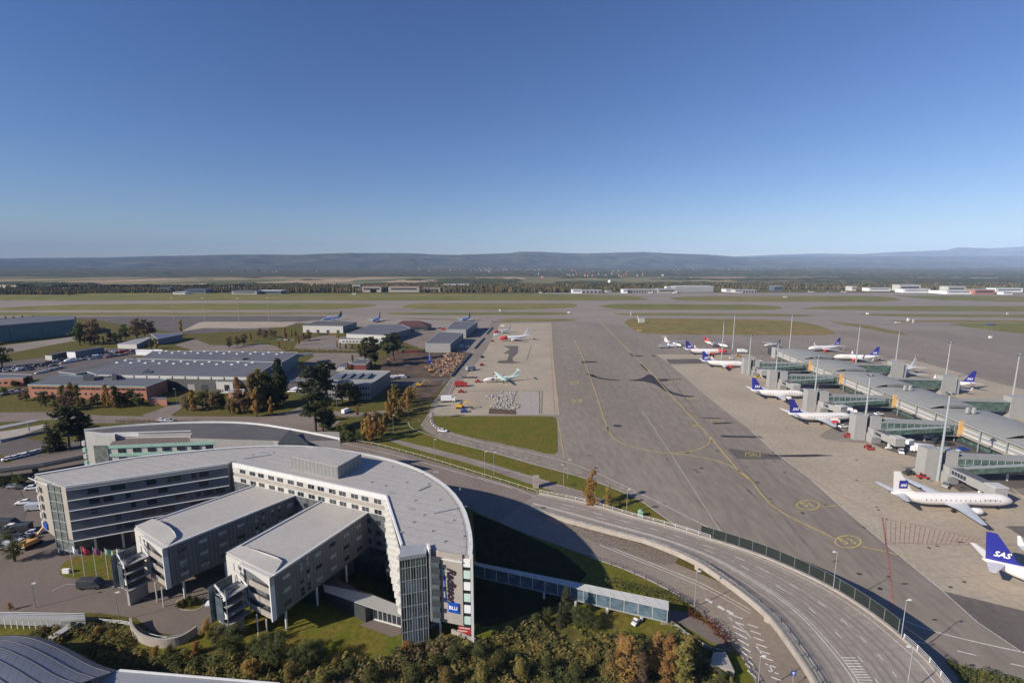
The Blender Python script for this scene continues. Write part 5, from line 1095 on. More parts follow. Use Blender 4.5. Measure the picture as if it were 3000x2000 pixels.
# far end dark lower roof
b=MB(); b.prism([pr(s1,3),pr(s1+34,6),pr(s1+34,16),pr(s1,PW-3)],0,5.5,0); b.build('end_lounge','steeld',pier)
b=MB(); b.prism([pr(s1,3),pr(s1+34,6),pr(s1+34,16),pr(s1,PW-3)],5.5,5.8,0); b.build('end_roof','roofdk',pier)
def orient(p,dx,dy): return (p[0]+ux*dy+uy*dx,p[1]+uy*dy-ux*dx)
def gate_left(s,label,xw,jb=None,jlabel='',far=False):
    """s: position along pier; xw: distance of the gate tower from the pier"""
    t=thing('gate_tower',label,'boarding gate',pr(s,-xw,0),0,'boarding gates on the left side of the pier')
    f=lambda a,c: pr(s+c,-a)
    def bx(name,m,a0,a1,c0,c1,z0,z1): b=MB(); b.prism([f(a0,c0),f(a1,c0),f(a1,c1),f(a0,c1)],z0,z1,0); return b.build(name,m,t)
    bx('tower_slab','panelmid',xw+1.5,xw-3.2,-2.6,2.2,0,11.6); bx('tower_core','steeld',xw-3.2,xw-5.2,-.4,2.2,0,9.4); bx('tower_slab','panelmid',xw-5.2,xw-9.2,-2.4,2.6,0,11.)
    cr_=bx('corridor','glassg',xw-9.2,0,-2.3,2.3,3.6,8.6); bx('corridor_roof','roofpier',xw-9.4,-1,-2.6,2.6,8.6,8.9)
    n=12; b=MB()
    for k in range(n+1):
        a=(xw-9.2)*k/n; q=f(a,-2.36); b.obox(q[0],q[1],3.6,8.7,.16,.16)
    for z_ in (3.6,6.1,8.4): b.bar(f(xw-9.2,-2.38)+(z_,),f(0,-2.38)+(z_,),.16)
    b.build('corridor_frame','steel',cr_)
    b=MB(); q0,q1=f(xw-10,-2.8),f(6,-2.8); q2,q3=f(xw-10,-4.6),f(6,-4.6)
    b.add([q0+(3.2,),q1+(6.2,),q3+(6.2,),q2+(3.2,),q0+(5.4,),q1+(8.,),q3+(8.,),q2+(5.4,)],[(3,2,1,0),(4,5,6,7),(0,1,5,4),(2,3,7,6),(0,4,7,3),(1,2,6,5)]); rm=b.build('ramp_corridor','glassg',t)
    b=MB(); b.add([(q0[0],q0[1],5.4),(q1[0],q1[1],8.),(q3[0],q3[1],8.),(q2[0],q2[1],5.4),(q0[0],q0[1],5.6),(q1[0],q1[1],8.2),(q3[0],q3[1],8.2),(q2[0],q2[1],5.6)],[(3,2,1,0),(4,5,6,7),(2,3,7,6)]); b.build('ramp_roof','steel',rm)
    bx('orange_panel','orange',1.6,-.4,-3.2,-2.5,3.6,10.6); bx('orange_panel','orange',-.1,-.5,-3.2,3.0,3.6,10.6) if False else None
    for a in (xw*.3,xw*.6): q=f(a,0); b=MB(); b.tube([q+(0,),q+(3.7,)],.35,8); b.build('support','steelw',t)
    if jb:
        (ex,ey),rz_=jb; p0=f(xw-6.5,-3.2); t2=thing('jet_bridge',jlabel,'jet bridge',p0+(0,),0,'jet bridges on the left side of the pier')
        d=Vector((ex-p0[0],ey-p0[1],0)); L=d.length; d.normalize(); n_=Vector((-d.y,d.x,0))
        def tun(name,u0,u1,hw,z0a,z0b,h,m): 
            b=MB(); ring=lambda u,z_: [tuple(Vector((p0[0],p0[1],0))+d*u+n_*(hw*i)+Vector((0,0,z_+h*j))) for i,j in ((-1,0),(1,0),(1,1),(-1,1))]
            b.loft([ring(u0,z0a),ring(u1,z0b)]); return b.build(name,m,t2)
        tun('rotunda',-1.5,2.2,2.1,3.,3.,3.2,'panelmid'); tn=tun('tunnel',2.,L*.62,1.5,3.2,3.3,2.7,'steel'); tun('tunnel',L*.55,L,1.75,3.2,3.4,2.9,'panelmid'); tun('tunnel_roof',2.,L,1.6,5.95,6.35,.12,'roofgr')
        b=MB(); 
        for k in range(5):
            u=2.5+(L*.55-3)*k/5.; q=[Vector((p0[0],p0[1],0))+d*(u+dd)-n_*1.55*1 for dd in (0,(L*.5-3)/6.)]; b.bar(tuple(q[0]+Vector((0,0,4.6))),tuple(q[1]+Vector((0,0,4.7))),.1,0,1.4)
        b.build('tunnel_windows','glass',tn)
        e_=Vector((p0[0],p0[1],0))+d*(L+1.2); b=MB(); b.obox(e_.x,e_.y,3.3,6.6,3.6,4.0,math.atan2(d.y,d.x)); b.build('cab','panelmid',t2); b=MB(); b.obox(e_.x,e_.y,6.6,6.9,4.0,4.3,math.atan2(d.y,d.x)); b.build('cab_roof','panelw',t2)
        c_=Vector((p0[0],p0[1],0))+d*(L*.75); b=MB(); b.obox(c_.x,c_.y,.5,3.4,.7,.7); b.tube([(c_.x-n_.x*1.2,c_.y-n_.y*1.2,.45),(c_.x+n_.x*1.2,c_.y+n_.y*1.2,.45)],.45,10); b.build('wheel_column','steelw',t2)
        X=f(xw-5.5,-3.5); b=MB(); b.prism([f(xw-8,-2.6),f(xw-3.5,-2.6),f(xw-3.5,-6.5),f(xw-8,-5.5)],0,[4,4.,2.9,3.2],0); b.build('ground_room','panelmid',t2)
def gsx(X,Y): return ((X-OX)*ux+(Y-OY)*uy+2.6, -((X-OX)*uy-(Y-OY)*ux)-1.5)
GL=[((150.5,164.9),'nearest left gate tower behind the white aircraft with the blue square on its tail',P('C4',1385,470,4),'nearest jet bridge docked at the white aircraft with the blue tail square'),
((153.4,205.1),'second nearest left gate tower with the empty stand in front',P('D5',960,1330,4),'empty jet bridge with its cab swung out over the dark stand'),
((158.1,247.9),'left gate tower beside the blue tailed aircraft with red engine and white truck',P('D5',470,1050,4),'jet bridge reaching toward the nose of the red engined aircraft beside the white truck'),
((164.3,297.4),'left gate tower just beyond the white engined aircraft in the middle of the row',P('D4',2010,1000,4),'jet bridge at the white engined aircraft in the middle of the left row'),
((166.7,336.6),'farthest large left gate tower right of the two overlapping blue tails',P('D4',1690,850,4),'short jet bridge farthest away at the two overlapping blue tails')]
for (X,Y),lb,jb_,jl in GL:
    s_,xw_=gsx(X,Y); gate_left(s_,lb,xw_,(jb_,0),jl)
# small far gate box
t=thing('gate_tower','small far grey gate box at the end of the pier','boarding gate',P('D4',1810,690)+(0,)); 
b=MB(); X,Y=P('D4',1815,690); b.obox(X,Y,0,9,4,5,.1); b.build('tower_slab','panelmid',t)
b=MB(); b.obox(X+9,Y-1,3.5,7.5,14,4.,-.1); b.build('corridor','glassg',t); b=MB(); b.obox(X+9,Y-1,7.5,7.8,14.5,4.4,-.1); b.build('corridor_roof','roofpier',t)
def gate_right(c,x,y,label,w_=8.):
    X,Y=P(c,x,y); s_=(X-OX)*ux+(Y-OY)*uy; t_=(X-OX)*uy-(Y-OY)*ux
    t=thing('gate_tower',label,'boarding gate',(X,Y,0),0,'boarding gates on the right side of the pier')
    def bx(name,m,a0,a1,c0,c1,z0,z1): b=MB(); b.prism([pr(s_+c0,a0),pr(s_+c0,a1),pr(s_+c1,a1),pr(s_+c1,a0)],z0,z1,0); return b.build(name,m,t)
    bx('tower_slab','panelmid',t_-w_/2,t_+w_/2,0,5,0,11.5); bx('corridor','glassg',PW-1,t_-w_/2,.6,4.6,3.6,8.6); bx('corridor_roof','roofpier',PW-1,t_-w_/2,.2,5,8.6,8.9); bx('side_slab','steel',t_+w_/2,t_+w_/2+2.5,1,4,0,9)
gate_right('D5',975,770,'right side gate block in front of the aircraft tail with the portrait patch')
gate_right('D5',1425,915,'right side gate block in front of the last blue tailed aircraft')
gate_right('D5',2035,1130,'right side gate block nearest to the right border')
# floodlight masts
M['mastm']=mat('mast steel',(.33,.36,.37),.5,var=.05)
mlab=['nearest floodlight mast in front of the white aircraft gate at the right','floodlight mast beside the second nearest left gate tower','floodlight mast at the gate of the red engined aircraft','','floodlight mast at the gate beyond the fourth aircraft','floodlight mast at the farthest but one left gate','floodlight mast between the two overlapping blue tails','floodlight mast beside the red tailed turboprop','floodlight mast at the far end of the pier by the small dark aircraft','floodlight mast on the right side near the second blue tail','floodlight mast on the right side at the tail with the portrait patch','floodlight mast on the right side at the last blue tail','floodlight mast closest to the right border']
mpos=[(154.4,163.5,33),(157.5,205.1,30),(161.8,247.9,30),None,(168,297.4,29),(168.7,333.5,29),(176.7,395.7,30.7),(206.7,441.4,32.7),(258.4,438.7,32.7),(277.9,378.8,30),(306,373.9,26),(298.5,321,26),(291.4,269.8,27)]
mg=0
for p,lb in zip(mpos,mlab):
    if not p: continue
    t=thing('floodlight_mast',lb,'mast',(p[0],p[1],0),0,'tall floodlight masts round the pier')
    b=MB(); b.tube([(p[0],p[1],0),(p[0],p[1],p[2])],[.46,.27],10); b.build('pole','mastm',t)
    b=MB(); b.tube([(p[0],p[1],p[2]-.2),(p[0],p[1],p[2]+.3)],.8,10); b.build('head_frame','steel',t)
    for k in range(4):
        a=k*math.pi/2+.4; b=MB(); b.obox(p[0]+math.cos(a)*1.,p[1]+math.sin(a)*1.,p[2]-.5,p[2]+.1,.5,.5,a); b.build('floodlight','steeld',t)
for k,(x,y,tx,ty) in enumerate(((1775,325,1770,30),(353,335,350,120),(655,330,650,120),(0,330,0,160))):
    c='D1' if k==0 else 'D2'
    X,Y=P(c,x,y); t=thing('floodlight_mast',['slim mast farthest left on the left airfield','slim mast third from the left on the left airfield','slim mast rightmost on the left airfield by the pale apron','slim mast second from the left on the left airfield'][k],'mast',(X,Y,0),0,'slim masts on the left airfield')
    b=MB(); b.tube([(X,Y,0),(X,Y,34)],[.28,.18],6); b.build('pole','mastm',t); b=MB(); b.obox(X,Y,33.8,34.2,4,.6); b.build('lamp_bar','panelw',t)
# ================================================================ AIRCRAFT
def ring(x,r,zc,n=14,rz=1.): return [(x,math.sin(2*math.pi*k/n)*r,zc+math.cos(2*math.pi*k/n)*r*rz) for k in range(n)]
def airfoil(x0,y,z,ch,th,vert=False):
    pr_=[(0,0),(.12,.5),(.4,.6),(1,.04),(.4,-.35),(.12,-.35)]
    return [((x0-u*ch),y,z+v*th) if not vert else ((x0-u*ch),y+v*th,z) for u,v in pr_]
def jet(label,grp,L=33.,fus='acwhite',tail='acblue',eng='acred',square=False,sas=True,nose=None,portrait=False,name='passenger_jet'):
    t=thing(name,label,'aircraft',(0,0,0),0,grp); h=L/2; R_=1.95; zc=3.35
    prof=[(h,.12,2.95),(h-.4,.62,3.0),(h-1.2,1.08,3.1),(h-2.4,1.5,3.22),(h-3.8,1.82,3.32),(h-5.5,R_,zc),(-h+12,R_,zc),(-h+9,1.85,3.5),(-h+6,1.5,3.85),(-h+3,.95,4.35),(-h+1,.5,4.8),(-h,.22,5.0)]
    b=MB(); b.loft([ring(*p) for p in prof]); fu=b.build('fuselage',fus,t,smooth=True)
    if nose:
        b=MB(); b.loft([ring(p[0]+.02,p[1]+.03,p[2]) for p in prof[:6]]+[ring(h-nose,R_+.03,zc)]); b.build('nose_section','acred',t,smooth=True)
    # cockpit windows and cabin windows
    b=MB(); b.loft([[(h-1.9,.95*sg_,3.95),(h-1.35,.7*sg_,3.75),(h-1.3,.0,3.85),(h-1.85,.0,4.35)] if False else [(h-2.35,-1.02+2.04*k/5.,4.05+.28*math.sin(math.pi*k/5.)) for k in range(6)] for sg_ in (1,)]+[[(h-1.55,-.80+1.6*k/5.,3.72+.28*math.sin(math.pi*k/5.)) for k in range(6)]],cap=False); b.build('cockpit_window','glass',t)
    for sd in (1,-1):
        b=MB(); n=int((L-13)/.75)
        for k in range(n):
            x=h-5.6-k*.75
            if k%2==0: b.box(x-.14,x+.14,*(sorted((sd*(R_-.02),sd*(R_+.015)))),3.55,3.9)
        tag(b.build('cabin_windows','glass',fu),None)
        # door
        # wing
        wx=1.6; b=MB(); rt=airfoil(wx+2.6,sd*1.2,2.3,7.6,.95); m1=airfoil(wx+.2,sd*5.4,2.62,4.7,.55); tp=airfoil(wx-5.0,sd*16.2,3.45,1.6,.2)
        rs_=[rt,m1,tp]; rs_=rs_ if sd<0 else [q[::-1] for q in rs_]; b.loft(rs_); wg=b.build('wing','acgrey',t)
        b=MB(); wl_=[airfoil(wx-5.0,sd*16.2,3.45,1.5,.14),airfoil(wx-6.0,sd*16.9,5.7,.6,.06)]; b.loft(wl_ if sd<0 else [q[::-1] for q in wl_]); 
        if sas and not square: b.build('winglet',fus,wg)
        b=MB(); ex=wx+3.6; b.loft([ring(ex,.78,1.75,12),ring(ex-.4,1.02,1.75,12),ring(ex-2.0,1.08,1.78,12),ring(ex-3.6,.78,1.85,12),ring(ex-4.4,.4,1.9,12)],cap=True)
        for i in range(len(b.v)): b.v[i]=(b.v[i][0],b.v[i][1]+sd*4.9,b.v[i][2])
        en=b.build('engine',eng,t,smooth=True); b=MB(); b.tube([(ex+.02,sd*4.9,1.75),(ex-.1,sd*4.9,1.75)],[.7,.7],12); b.build('intake','steeld',en)
        b=MB(); b.box(ex-3.2,ex-1.,*sorted((sd*4.8,sd*5.0)),1.9,2.6); b.build('pylon','acgrey',en)
        # tailplane
        b=MB(); tl=[airfoil(-h+4.2,sd*.5,4.9,3.6,.35),airfoil(-h+.6,sd*6.9,5.5,1.3,.12)]; b.loft(tl if sd<0 else [q[::-1] for q in tl]); b.build('tailplane',fus if not square else 'acgrey',t)
        b=MB(); gx=-1.3; b.tube([(gx,sd*2.8,2.3),(gx,sd*2.8,.6)],.14,6); b.tube([(gx,sd*2.45,.55),(gx,sd*3.15,.55)],.55,10,0); b.build('main_gear','rubber',t)
    b=MB(); b.tube([(h-4.2,0,2),(h-4.2,0,.4)],.12,6); b.tube([(h-4.2,-.3,.4),(h-4.2,.3,.4)],.4,10); b.build('nose_gear','rubber',t)
    # fin
    b=MB(); fin=[airfoil(-h+9.3,0,4.6,8.8,.15,True),airfoil(-h+6.4,0,5.9,5.9,.36,True),airfoil(-h+1.9,0,12.3,2.0,.14,True)]; b.loft([q for q in fin]); fn=b.build('tail_fin',tail,t)
    if sas:
        for sd in (1,-1):
            sz=1.9 if not square else 1.1
            me=textmesh('SAS',sz,.02,.28,.05); me.materials.append(M['signwhite']); o=link('lettering',me,fn)
            cx=-h+3.2
            if square:
                q=MB(); q.box(cx-1.3,cx+1.3,*sorted((sd*.26,sd*.30)),6.7,9.3); q.build('logo_square','acblue',fn)
            o.location=(cx+(.0),sd*.34,7.2 if not square else 7.7); o.rotation_euler=(math.pi/2,0,0 if sd<0 else math.pi)
    if portrait:
        q=MB(); q.add([(-h+4.6,-.3,6.4),(-h+1.4,-.3,6.4),(-h+1.2,-.3,8.6),(-h+2.6,-.3,9.6),(-h+3.6,-.3,8.6)],[(0,1,2,3,4)]); q.build('dark_patch','acdark',fn); q=MB(); q.box(-h+.1,-h+1.8,-.25,.25,11.6,12.4); q.build('red_tip','acred',fn)
    if sas:
        for sd in (1,-1):
            me=textmesh('Scandinavian',1.1,.02,0,.0); me.materials.append(M['acgrey']); o=link('lettering',me,fu); o.location=(h-8.6,sd*1.98,3.95+.15); o.rotation_euler=(math.pi/2,0,0 if sd<0 else math.pi); o.scale=(.8,.8,1)
    return t
def turboprop(label,grp,fus='acwhite',tail='acwhite',eng='acwhite',wing='acgrey',dark=False,name='turboprop_aircraft'):
    t=thing(name,label,'aircraft',(0,0,0),0,grp); L=25.7; h=L/2; zc=2.35; R_=1.35
    prof=[(h,.1,1.95),(h-.5,.5,2.0),(h-1.6,.95,2.15),(h-3.2,1.3,2.3),(h-4.5,R_,zc),(-h+9,R_,zc),(-h+6,1.1,2.65),(-h+3,.65,3.15),(-h+.5,.3,3.6),(-h,.15,3.7)]
    b=MB(); b.loft([ring(p[0],p[1],p[2],12) for p in prof]); fu=b.build('fuselage',fus,t,smooth=True)
    b=MB(); b.loft([[(h-2.7,-.8+1.6*k/5.,2.95+.2*math.sin(math.pi*k/5.)) for k in range(6)],[(h-1.9,-.62+1.24*k/5.,2.62+.22*math.sin(math.pi*k/5.)) for k in range(6)]],cap=False); b.build('cockpit_window','glass',t)
    b=MB(); wn=[airfoil(1.6,-13.7,4.1,1.4,.25),airfoil(2.2,-5,4.05,2.7,.5),airfoil(2.4,0,4.0,2.9,.55),airfoil(2.2,5,4.05,2.7,.5),airfoil(1.6,13.7,4.1,1.4,.25)]; b.loft([q[::-1] for q in wn]); b.build('wing',wing,t)
    for sd in (1,-1):
        b=MB(); b.loft([ring(4.6,.3,3.55,10),ring(4.0,.6,3.5,10),ring(2.,.7,3.5,10),ring(-1.5,.5,3.6,10),ring(-3.2,.15,3.9,10)])
        for i in range(len(b.v)): b.v[i]=(b.v[i][0],b.v[i][1]+sd*4.,b.v[i][2])
        en=b.build('engine_nacelle',eng,t,smooth=True)
        b=MB()
        for k in range(4):
            a=k*math.pi/2+.5; b.bar((4.55,sd*4.,3.55),(4.55,sd*4+math.cos(a)*1.9,3.55+math.sin(a)*1.9),.26,0,.07)
        b.build('propeller','steeld',en)
        b=MB(); b.tube([(0,sd*4,3.2),(0,sd*4,.5)],.1,6); b.tube([(0,sd*4-.3,.42),(0,sd*4+.3,.42)],.42,10); b.build('main_gear','rubber',t)
        b=MB(); n=12
        for k in range(n): x=h-5-k*1.2; b.box(x-.2,x+.2,*sorted((sd*(R_-.02),sd*(R_+.015))),2.5,2.85)
        b.build('cabin_windows','glass',fu)
    b=MB(); b.tube([(h-3,0,1.5),(h-3,0,.3)],.08,6); b.tube([(h-3,-.2,.3),(h-3,.2,.3)],.3,8); b.build('nose_gear','rubber',t)
    b=MB(); b.loft([airfoil(-h+8,0,3.4,7.,.12,True),airfoil(-h+5,0,4.6,4.2,.3,True),airfoil(-h+1.9,0,7.6,2.6,.25,True)]); fn=b.build('tail_fin',tail,t)
    b=MB(); tl=[airfoil(-h+1.4,-3.9,7.65,1.2,.15),airfoil(-h+2.0,0,7.7,1.9,.25),airfoil(-h+1.4,3.9,7.65,1.2,.15)]; b.loft([q[::-1] for q in tl]); b.build('tailplane',tail,t)
    if dark:
        b=MB(); b.box(h-7.2,h-5.6,-R_-.04,R_+.04,2.0,3.2); b.build('dark_fuselage_band','acdark',fu)
    return t
LEN={}
def place(o,n,tl,zn=3.,zt=4.8,lenm=None,sc1=None):
    a=P(*n,zn); b_=P(*tl,zt); h=math.atan2(a[1]-b_[1],a[0]-b_[0]); L=math.dist(a,b_)
    hl=LEN.get(o.name,LEN.get(o.name.split('.')[0]+'#',L))/2; o.location=(b_[0]+math.cos(h)*hl,b_[1]+math.sin(h)*hl,0); o.rotation_euler=(0,0,h); return L
GB='blue tailed aircraft parked round the pier'
LEN['turboprop_aircraft#']=25.7
j1=jet('white aircraft with small blue square on its white tail at the nearest gate',None,37.7,tail='acwhite',eng='acwhite',square=True); place(j1,('C4',1502,522),('C4',805,478))
ja=jet('blue tailed white aircraft with red engines and white service truck at its nose',GB,32.7); place(ja,('D5',590,1105),('D5',30,1080))
def jcopy(lb,n,tl,grp=GB,src=None):
    o=dup(src or ja,(0,0,0),0,lb,grp); LEN[o.name]=32.7; place(o,n,tl); return o
j2=jcopy('blue tailed aircraft cut off by the right border, only its tail and rear in view',('C4',1960,1040),('C4',1328,858))
j5=jcopy('blue tailed aircraft at the far left gates, nearer one of the two overlapping',('D4',1500,755),('D4',1065,720))
j6=jet('blue tailed aircraft with reddish front fuselage, farther one of the two overlapping',GB,37,nose=9); place(j6,('D4',1340,625),('D4',890,602))
j4=jet('blue tailed aircraft with white engines in the middle of the left row',GB,31.,eng='acwhite'); place(j4,('D4',2120,1060),('D4',1575,1020))
j10=jcopy('blue tailed aircraft facing left at the far end right of the pier',('D5',135,512),('D5',480,484))
j11=jcopy('second blue tailed aircraft facing left beyond the pier, nearer than the far one',('D5',395,580),('D5',820,575))
j13=jet('blue tailed aircraft half hidden behind the right side gate block',GB,33,eng='acwhite'); place(j13,('D5',1180,815),('D5',1610,808))
j12=jet('white aircraft with dark patch and red tip on its tail behind the pier',None,34,tail='acwhite',sas=False,portrait=True); place(j12,('D5',850,720),('D5',1150,670))
j14=jet('white aircraft with red nose parked at the left remote stand',None,34,tail='acwhite',sas=False,nose=9,eng='acwhite'); place(j14,('D3',1070,495),('D3',1410,460))
j14b=jcopy('farther white aircraft with red nose, mostly hidden, behind the nearer red nosed one',('D3',1070,415),('D3',1240,385),None,j14); j14b.scale=(.72,.72,.72); 
tp=turboprop('white and pale green turboprop on the left remote stand above the broken concrete',None,'acwhite','acgreen','acgreen','acgreen',True); place(tp,('D3',905,920),('D3',1300,868),2,3.7)
b=MB(); L=25.7; h=L/2; b.loft([ring(x,r+.03,z_,12) for x,r,z_ in ((1.5,1.35,2.35),(-h+9,1.35,2.35),(-h+6,1.1,2.65),(-h+3,.65,3.15),(-h+.5,.3,3.6),(-h,.15,3.7))]); o=b.build('green_rear_fuselage','acgreen',None,smooth=True); o.parent=tp
t7=turboprop('white turboprop with dark markings at the far left stands',None,dark=True,eng='acdark'); place(t7,('D4',880,572),('D4',680,510),2,3.7)
t8=turboprop('white turboprop with red tail at the far stands',None,tail='acred',eng='acdark'); place(t8,('D4',1340,575),('D4',1095,520),2,3.7)
t9=turboprop('small white turboprop with dark green tail beyond the end of the pier',None,tail='teal',eng='acgrey'); place(t9,('D4',1745,558),('D4',1890,530),2,3.7); t9.scale=(.8,.8,.8)
j16=jet('pale blue aircraft with dark tail behind the white fronted depot',None,34,fus='aclblue',tail='acdark',eng='acgrey',sas=False); place(j16,('D2',1185,302),('D2',1410,266))
j17=dup(j16,(0,0,0),0,'pale blue aircraft nose on behind the grey roofed depots'); place(j17,('D2',1690,318),('D2',1810,268))
j18=dup(j16,(0,0,0),0,'blue aircraft seen nose on behind the farther grey hangar'); place(j18,('D3',715,305),('D3',780,275))
# tiny airliners on the far side of the runway
for k,(px,lb) in enumerate(((2378,'far tiny white airliner leftmost of three beyond the runway'),(2428,'far tiny white airliner in the middle of three beyond the runway'),(2474,'far tiny white airliner rightmost of three beyond the runway'),(1903,'far tiny white airliner before the long white hangar'),(1974,'far tiny airliner at the corner of the tall ribbed hangar'))):
    X,Y=P('S',px,859); o=dup(j14 if k!=1 else t8,(X,Y,0),math.pi*.1 if k<3 else 2.8,lb,'tiny airliners beyond the runway',.8 if k<3 else .5)
# service vehicles around the stands
# ================================================================ VEHICLES
def carmesh(kind,m):
    b=MB()
    if kind=='car':
        W_=.9; b.loft([[(x,-W_,.35),(x,W_,.35),(x,W_,z),(x,W_*.82,z+.06),(x,-W_*.82,z+.06),(x,-W_,z)] for x,z in ((2.15,.6),(2.0,.75),(.9,.88),(-1.3,.92),(-2.0,.9),(-2.15,.65))])
        b.loft([[(x0,-.72,z0),(x0,.72,z0),(x1,.6,z1),(x1,-.6,z1)] for x0,z0,x1,z1 in ((1.0,.9,.35,1.44),(-1.6,.9,-1.2,1.44))],1)
        b.box(-1.15,.3,-.6,.6,1.44,1.48,0)
        for x in (1.35,-1.3):
            for y in (-.82,.82): b.tube([(x,y-.1,.32),(x,y+.1,.32)],.32,8,2)
    elif kind=='van':
        b.loft([[(x,-1,.4),(x,1,.4),(x,1,z),(x,.85,z+.08),(x,-.85,z+.08),(x,-1,z)] for x,z in ((2.7,.8),(2.55,1.1),(1.7,2.0),(1.3,2.2),(-2.6,2.25),(-2.7,2.1))])
        b.loft([[(2.5,-.85,1.2),(2.5,.85,1.2),(2.52,.85,1.25),(2.52,-.85,1.25)],[(1.72,-.8,1.95),(1.72,.8,1.95),(1.76,.8,2.0),(1.76,-.8,2.0)]],1)
        for y in (-1.01,1.01): b.box(.8,1.8,min(y,y*.98),max(y,y*.98),1.25,1.8,1)
        for x in (1.7,-1.7):
            for y in (-.9,.9): b.tube([(x,y-.1,.38),(x,y+.1,.38)],.38,8,2)
    elif kind=='truck':
        b.box(-4.2,1.9,-1.2,1.2,1.,3.6,0); b.box(2.1,3.9,-1.15,1.15,.6,2.7,0); b.box(3.91,3.94,-1.,1.,1.6,2.4,1); b.box(-4.2,3.6,-.9,.9,.5,1.,2)
        for x in (-3.,-1.8,2.9):
            for y in (-1.,1.): b.tube([(x,y-.15,.5),(x,y+.15,.5)],.5,8,2)
    elif kind=='tug':
        b.box(-1.8,1.8,-.9,.9,.4,1.1,0); b.box(-.6,.6,-.8,.8,1.1,1.9,1); b.box(-.65,.65,-.85,.85,1.9,2.,0)
        for x in (-1.2,1.2):
            for y in (-.85,.85): b.tube([(x,y-.15,.45),(x,y+.15,.45)],.45,8,2)
    return b.build('car',[m,'glass','rubber'],mesh_only=True)
MC={'white':'signwhite','silver':'acgrey','dark':'steeld','red':'redm','blue':'signblue','grey':'steel','yellow':'yellowm','green':'teal'}
CM={}
def veh(kind,colr,c,x,y,hd,label,group=None,sc1=1.,name=None,split=False):
    if (kind,colr) not in CM: CM[(kind,colr)]=carmesh(kind,MC[colr])
    X,Y=P(c,x,y); o=link(name or {'car':'parked_car','van':'van','truck':'truck','tug':'baggage_tug'}[kind],CM[(kind,colr)],None,(X,Y,.09),hd,sc1); return tag(o,label,kind if kind!='tug' else 'service vehicle',group)
rv=random.Random(21)
def vparts(kind,colr,c,x,y,hd,label,name,group=None):
    """nearer vehicles: body, glazing and wheels as parts"""
    X,Y=P(c,x,y); t=thing(name,label,kind if kind!='tug' else 'service vehicle',(X,Y,.09),hd,group)
    src=MB(); me=carmesh(kind,MC[colr])
    for mi,nm,m in ((0,'body',MC[colr]),(1,'windows','glass')):
        b=MB(); 
        for p in me.polygons:
            if p.material_index==mi: b.add([tuple(me.vertices[i].co) for i in p.vertices],[tuple(range(len(p.vertices)))])
        o=b.build(nm,m); o.parent=t
    if kind=='car': ws=[(1.35,.32,.82),(-1.3,.32,.82)]
    elif kind=='van': ws=[(1.7,.38,.9),(-1.7,.38,.9)]
    elif kind=='truck': ws=[(-3.,.5,1.),(-1.8,.5,1.),(2.9,.5,1.)]
    else: ws=[(-1.2,.45,.85),(1.2,.45,.85)]
    for x_,r_,w_ in ws:
        for sd in (1,-1): b=MB(); b.tube([(x_,sd*w_-.1,r_),(x_,sd*w_+.1,r_)],r_,10); o=b.build('wheel','rubber'); o.parent=t
    return t
vparts('van','dark','C1',525,1020,0.05,'dark people carrier parked on the hotel forecourt below the flagpoles','people_carrier')
vparts('car','white','D3',515,1445,-.25,'white car driving on the perimeter road below the triangular lawn','car')
vparts('van','white','D2',1445,1250,1.2,'white van parked on the side road in front of the dark office','van')
vparts('car','white','D1',1650,1335,.1,'white car on the access road behind the mint hotel','car')
vparts('car','silver','D1',1735,1340,.1,'silver car just right of the white car on the access road','car')
vparts('car','white','D5',510,1200,.1,'white car beside the red engine of the parked aircraft','car')
vparts('tug','red','D5',550,1285,-.5,'long red tug standing left of the second gate tower','baggage_tug')
vparts('car','white','D5',1290,1300,-.2,'white car parked near the pier under the second nearest corridor','car')
vparts('car','dark','D5',1430,1355,.1,'dark car parked near the pier behind the nearest gate','car')
vparts('car','blue','D5',1555,1400,0,'small blue vehicle parked near the pier facade','car')
vparts('tug','red','C4',985,395,-.2,'red tug behind the tail of the nearest white aircraft','baggage_tug')
vparts('truck','white','D5',545,1085,-.3,'white high lift truck at the nose of the red engined aircraft','truck')
vparts('van','white','D5',1090,1350,.4,'small white vehicle beyond the swung out jet bridge cab','van')
veh('tug','dark','C4',905,372,.1,'dark low cart behind the tail of the nearest white aircraft'); veh('tug','grey','C4',955,352,.5,'grey cart beside the nearest gate tower')
veh('car','white','D5',820,1090,.1,'white car on the stand behind the second corridor'); 
veh('van','white','D5',1650,1380,1.4,'small white van close to the pier facade by the nearest gate'); veh('car','dark','D5',690,1000,.1,'dark car near the pier between the second and third corridor')
veh('truck','grey','D4',680,590,.0,'grey tanker truck beside the far dark marked turboprop'); veh('truck','white','D4',760,585,0.2,'white truck at the far dark marked turboprop')
veh('tug','white','D4',1370,700,0,'white cart between the overlapping blue tailed aircraft'); veh('tug','yellow','D4',1640,895,0,'yellow cart below the farthest large gate tower')
veh('truck','white','D4',1480,640,0.,'white truck in front of the far red fronted aircraft')
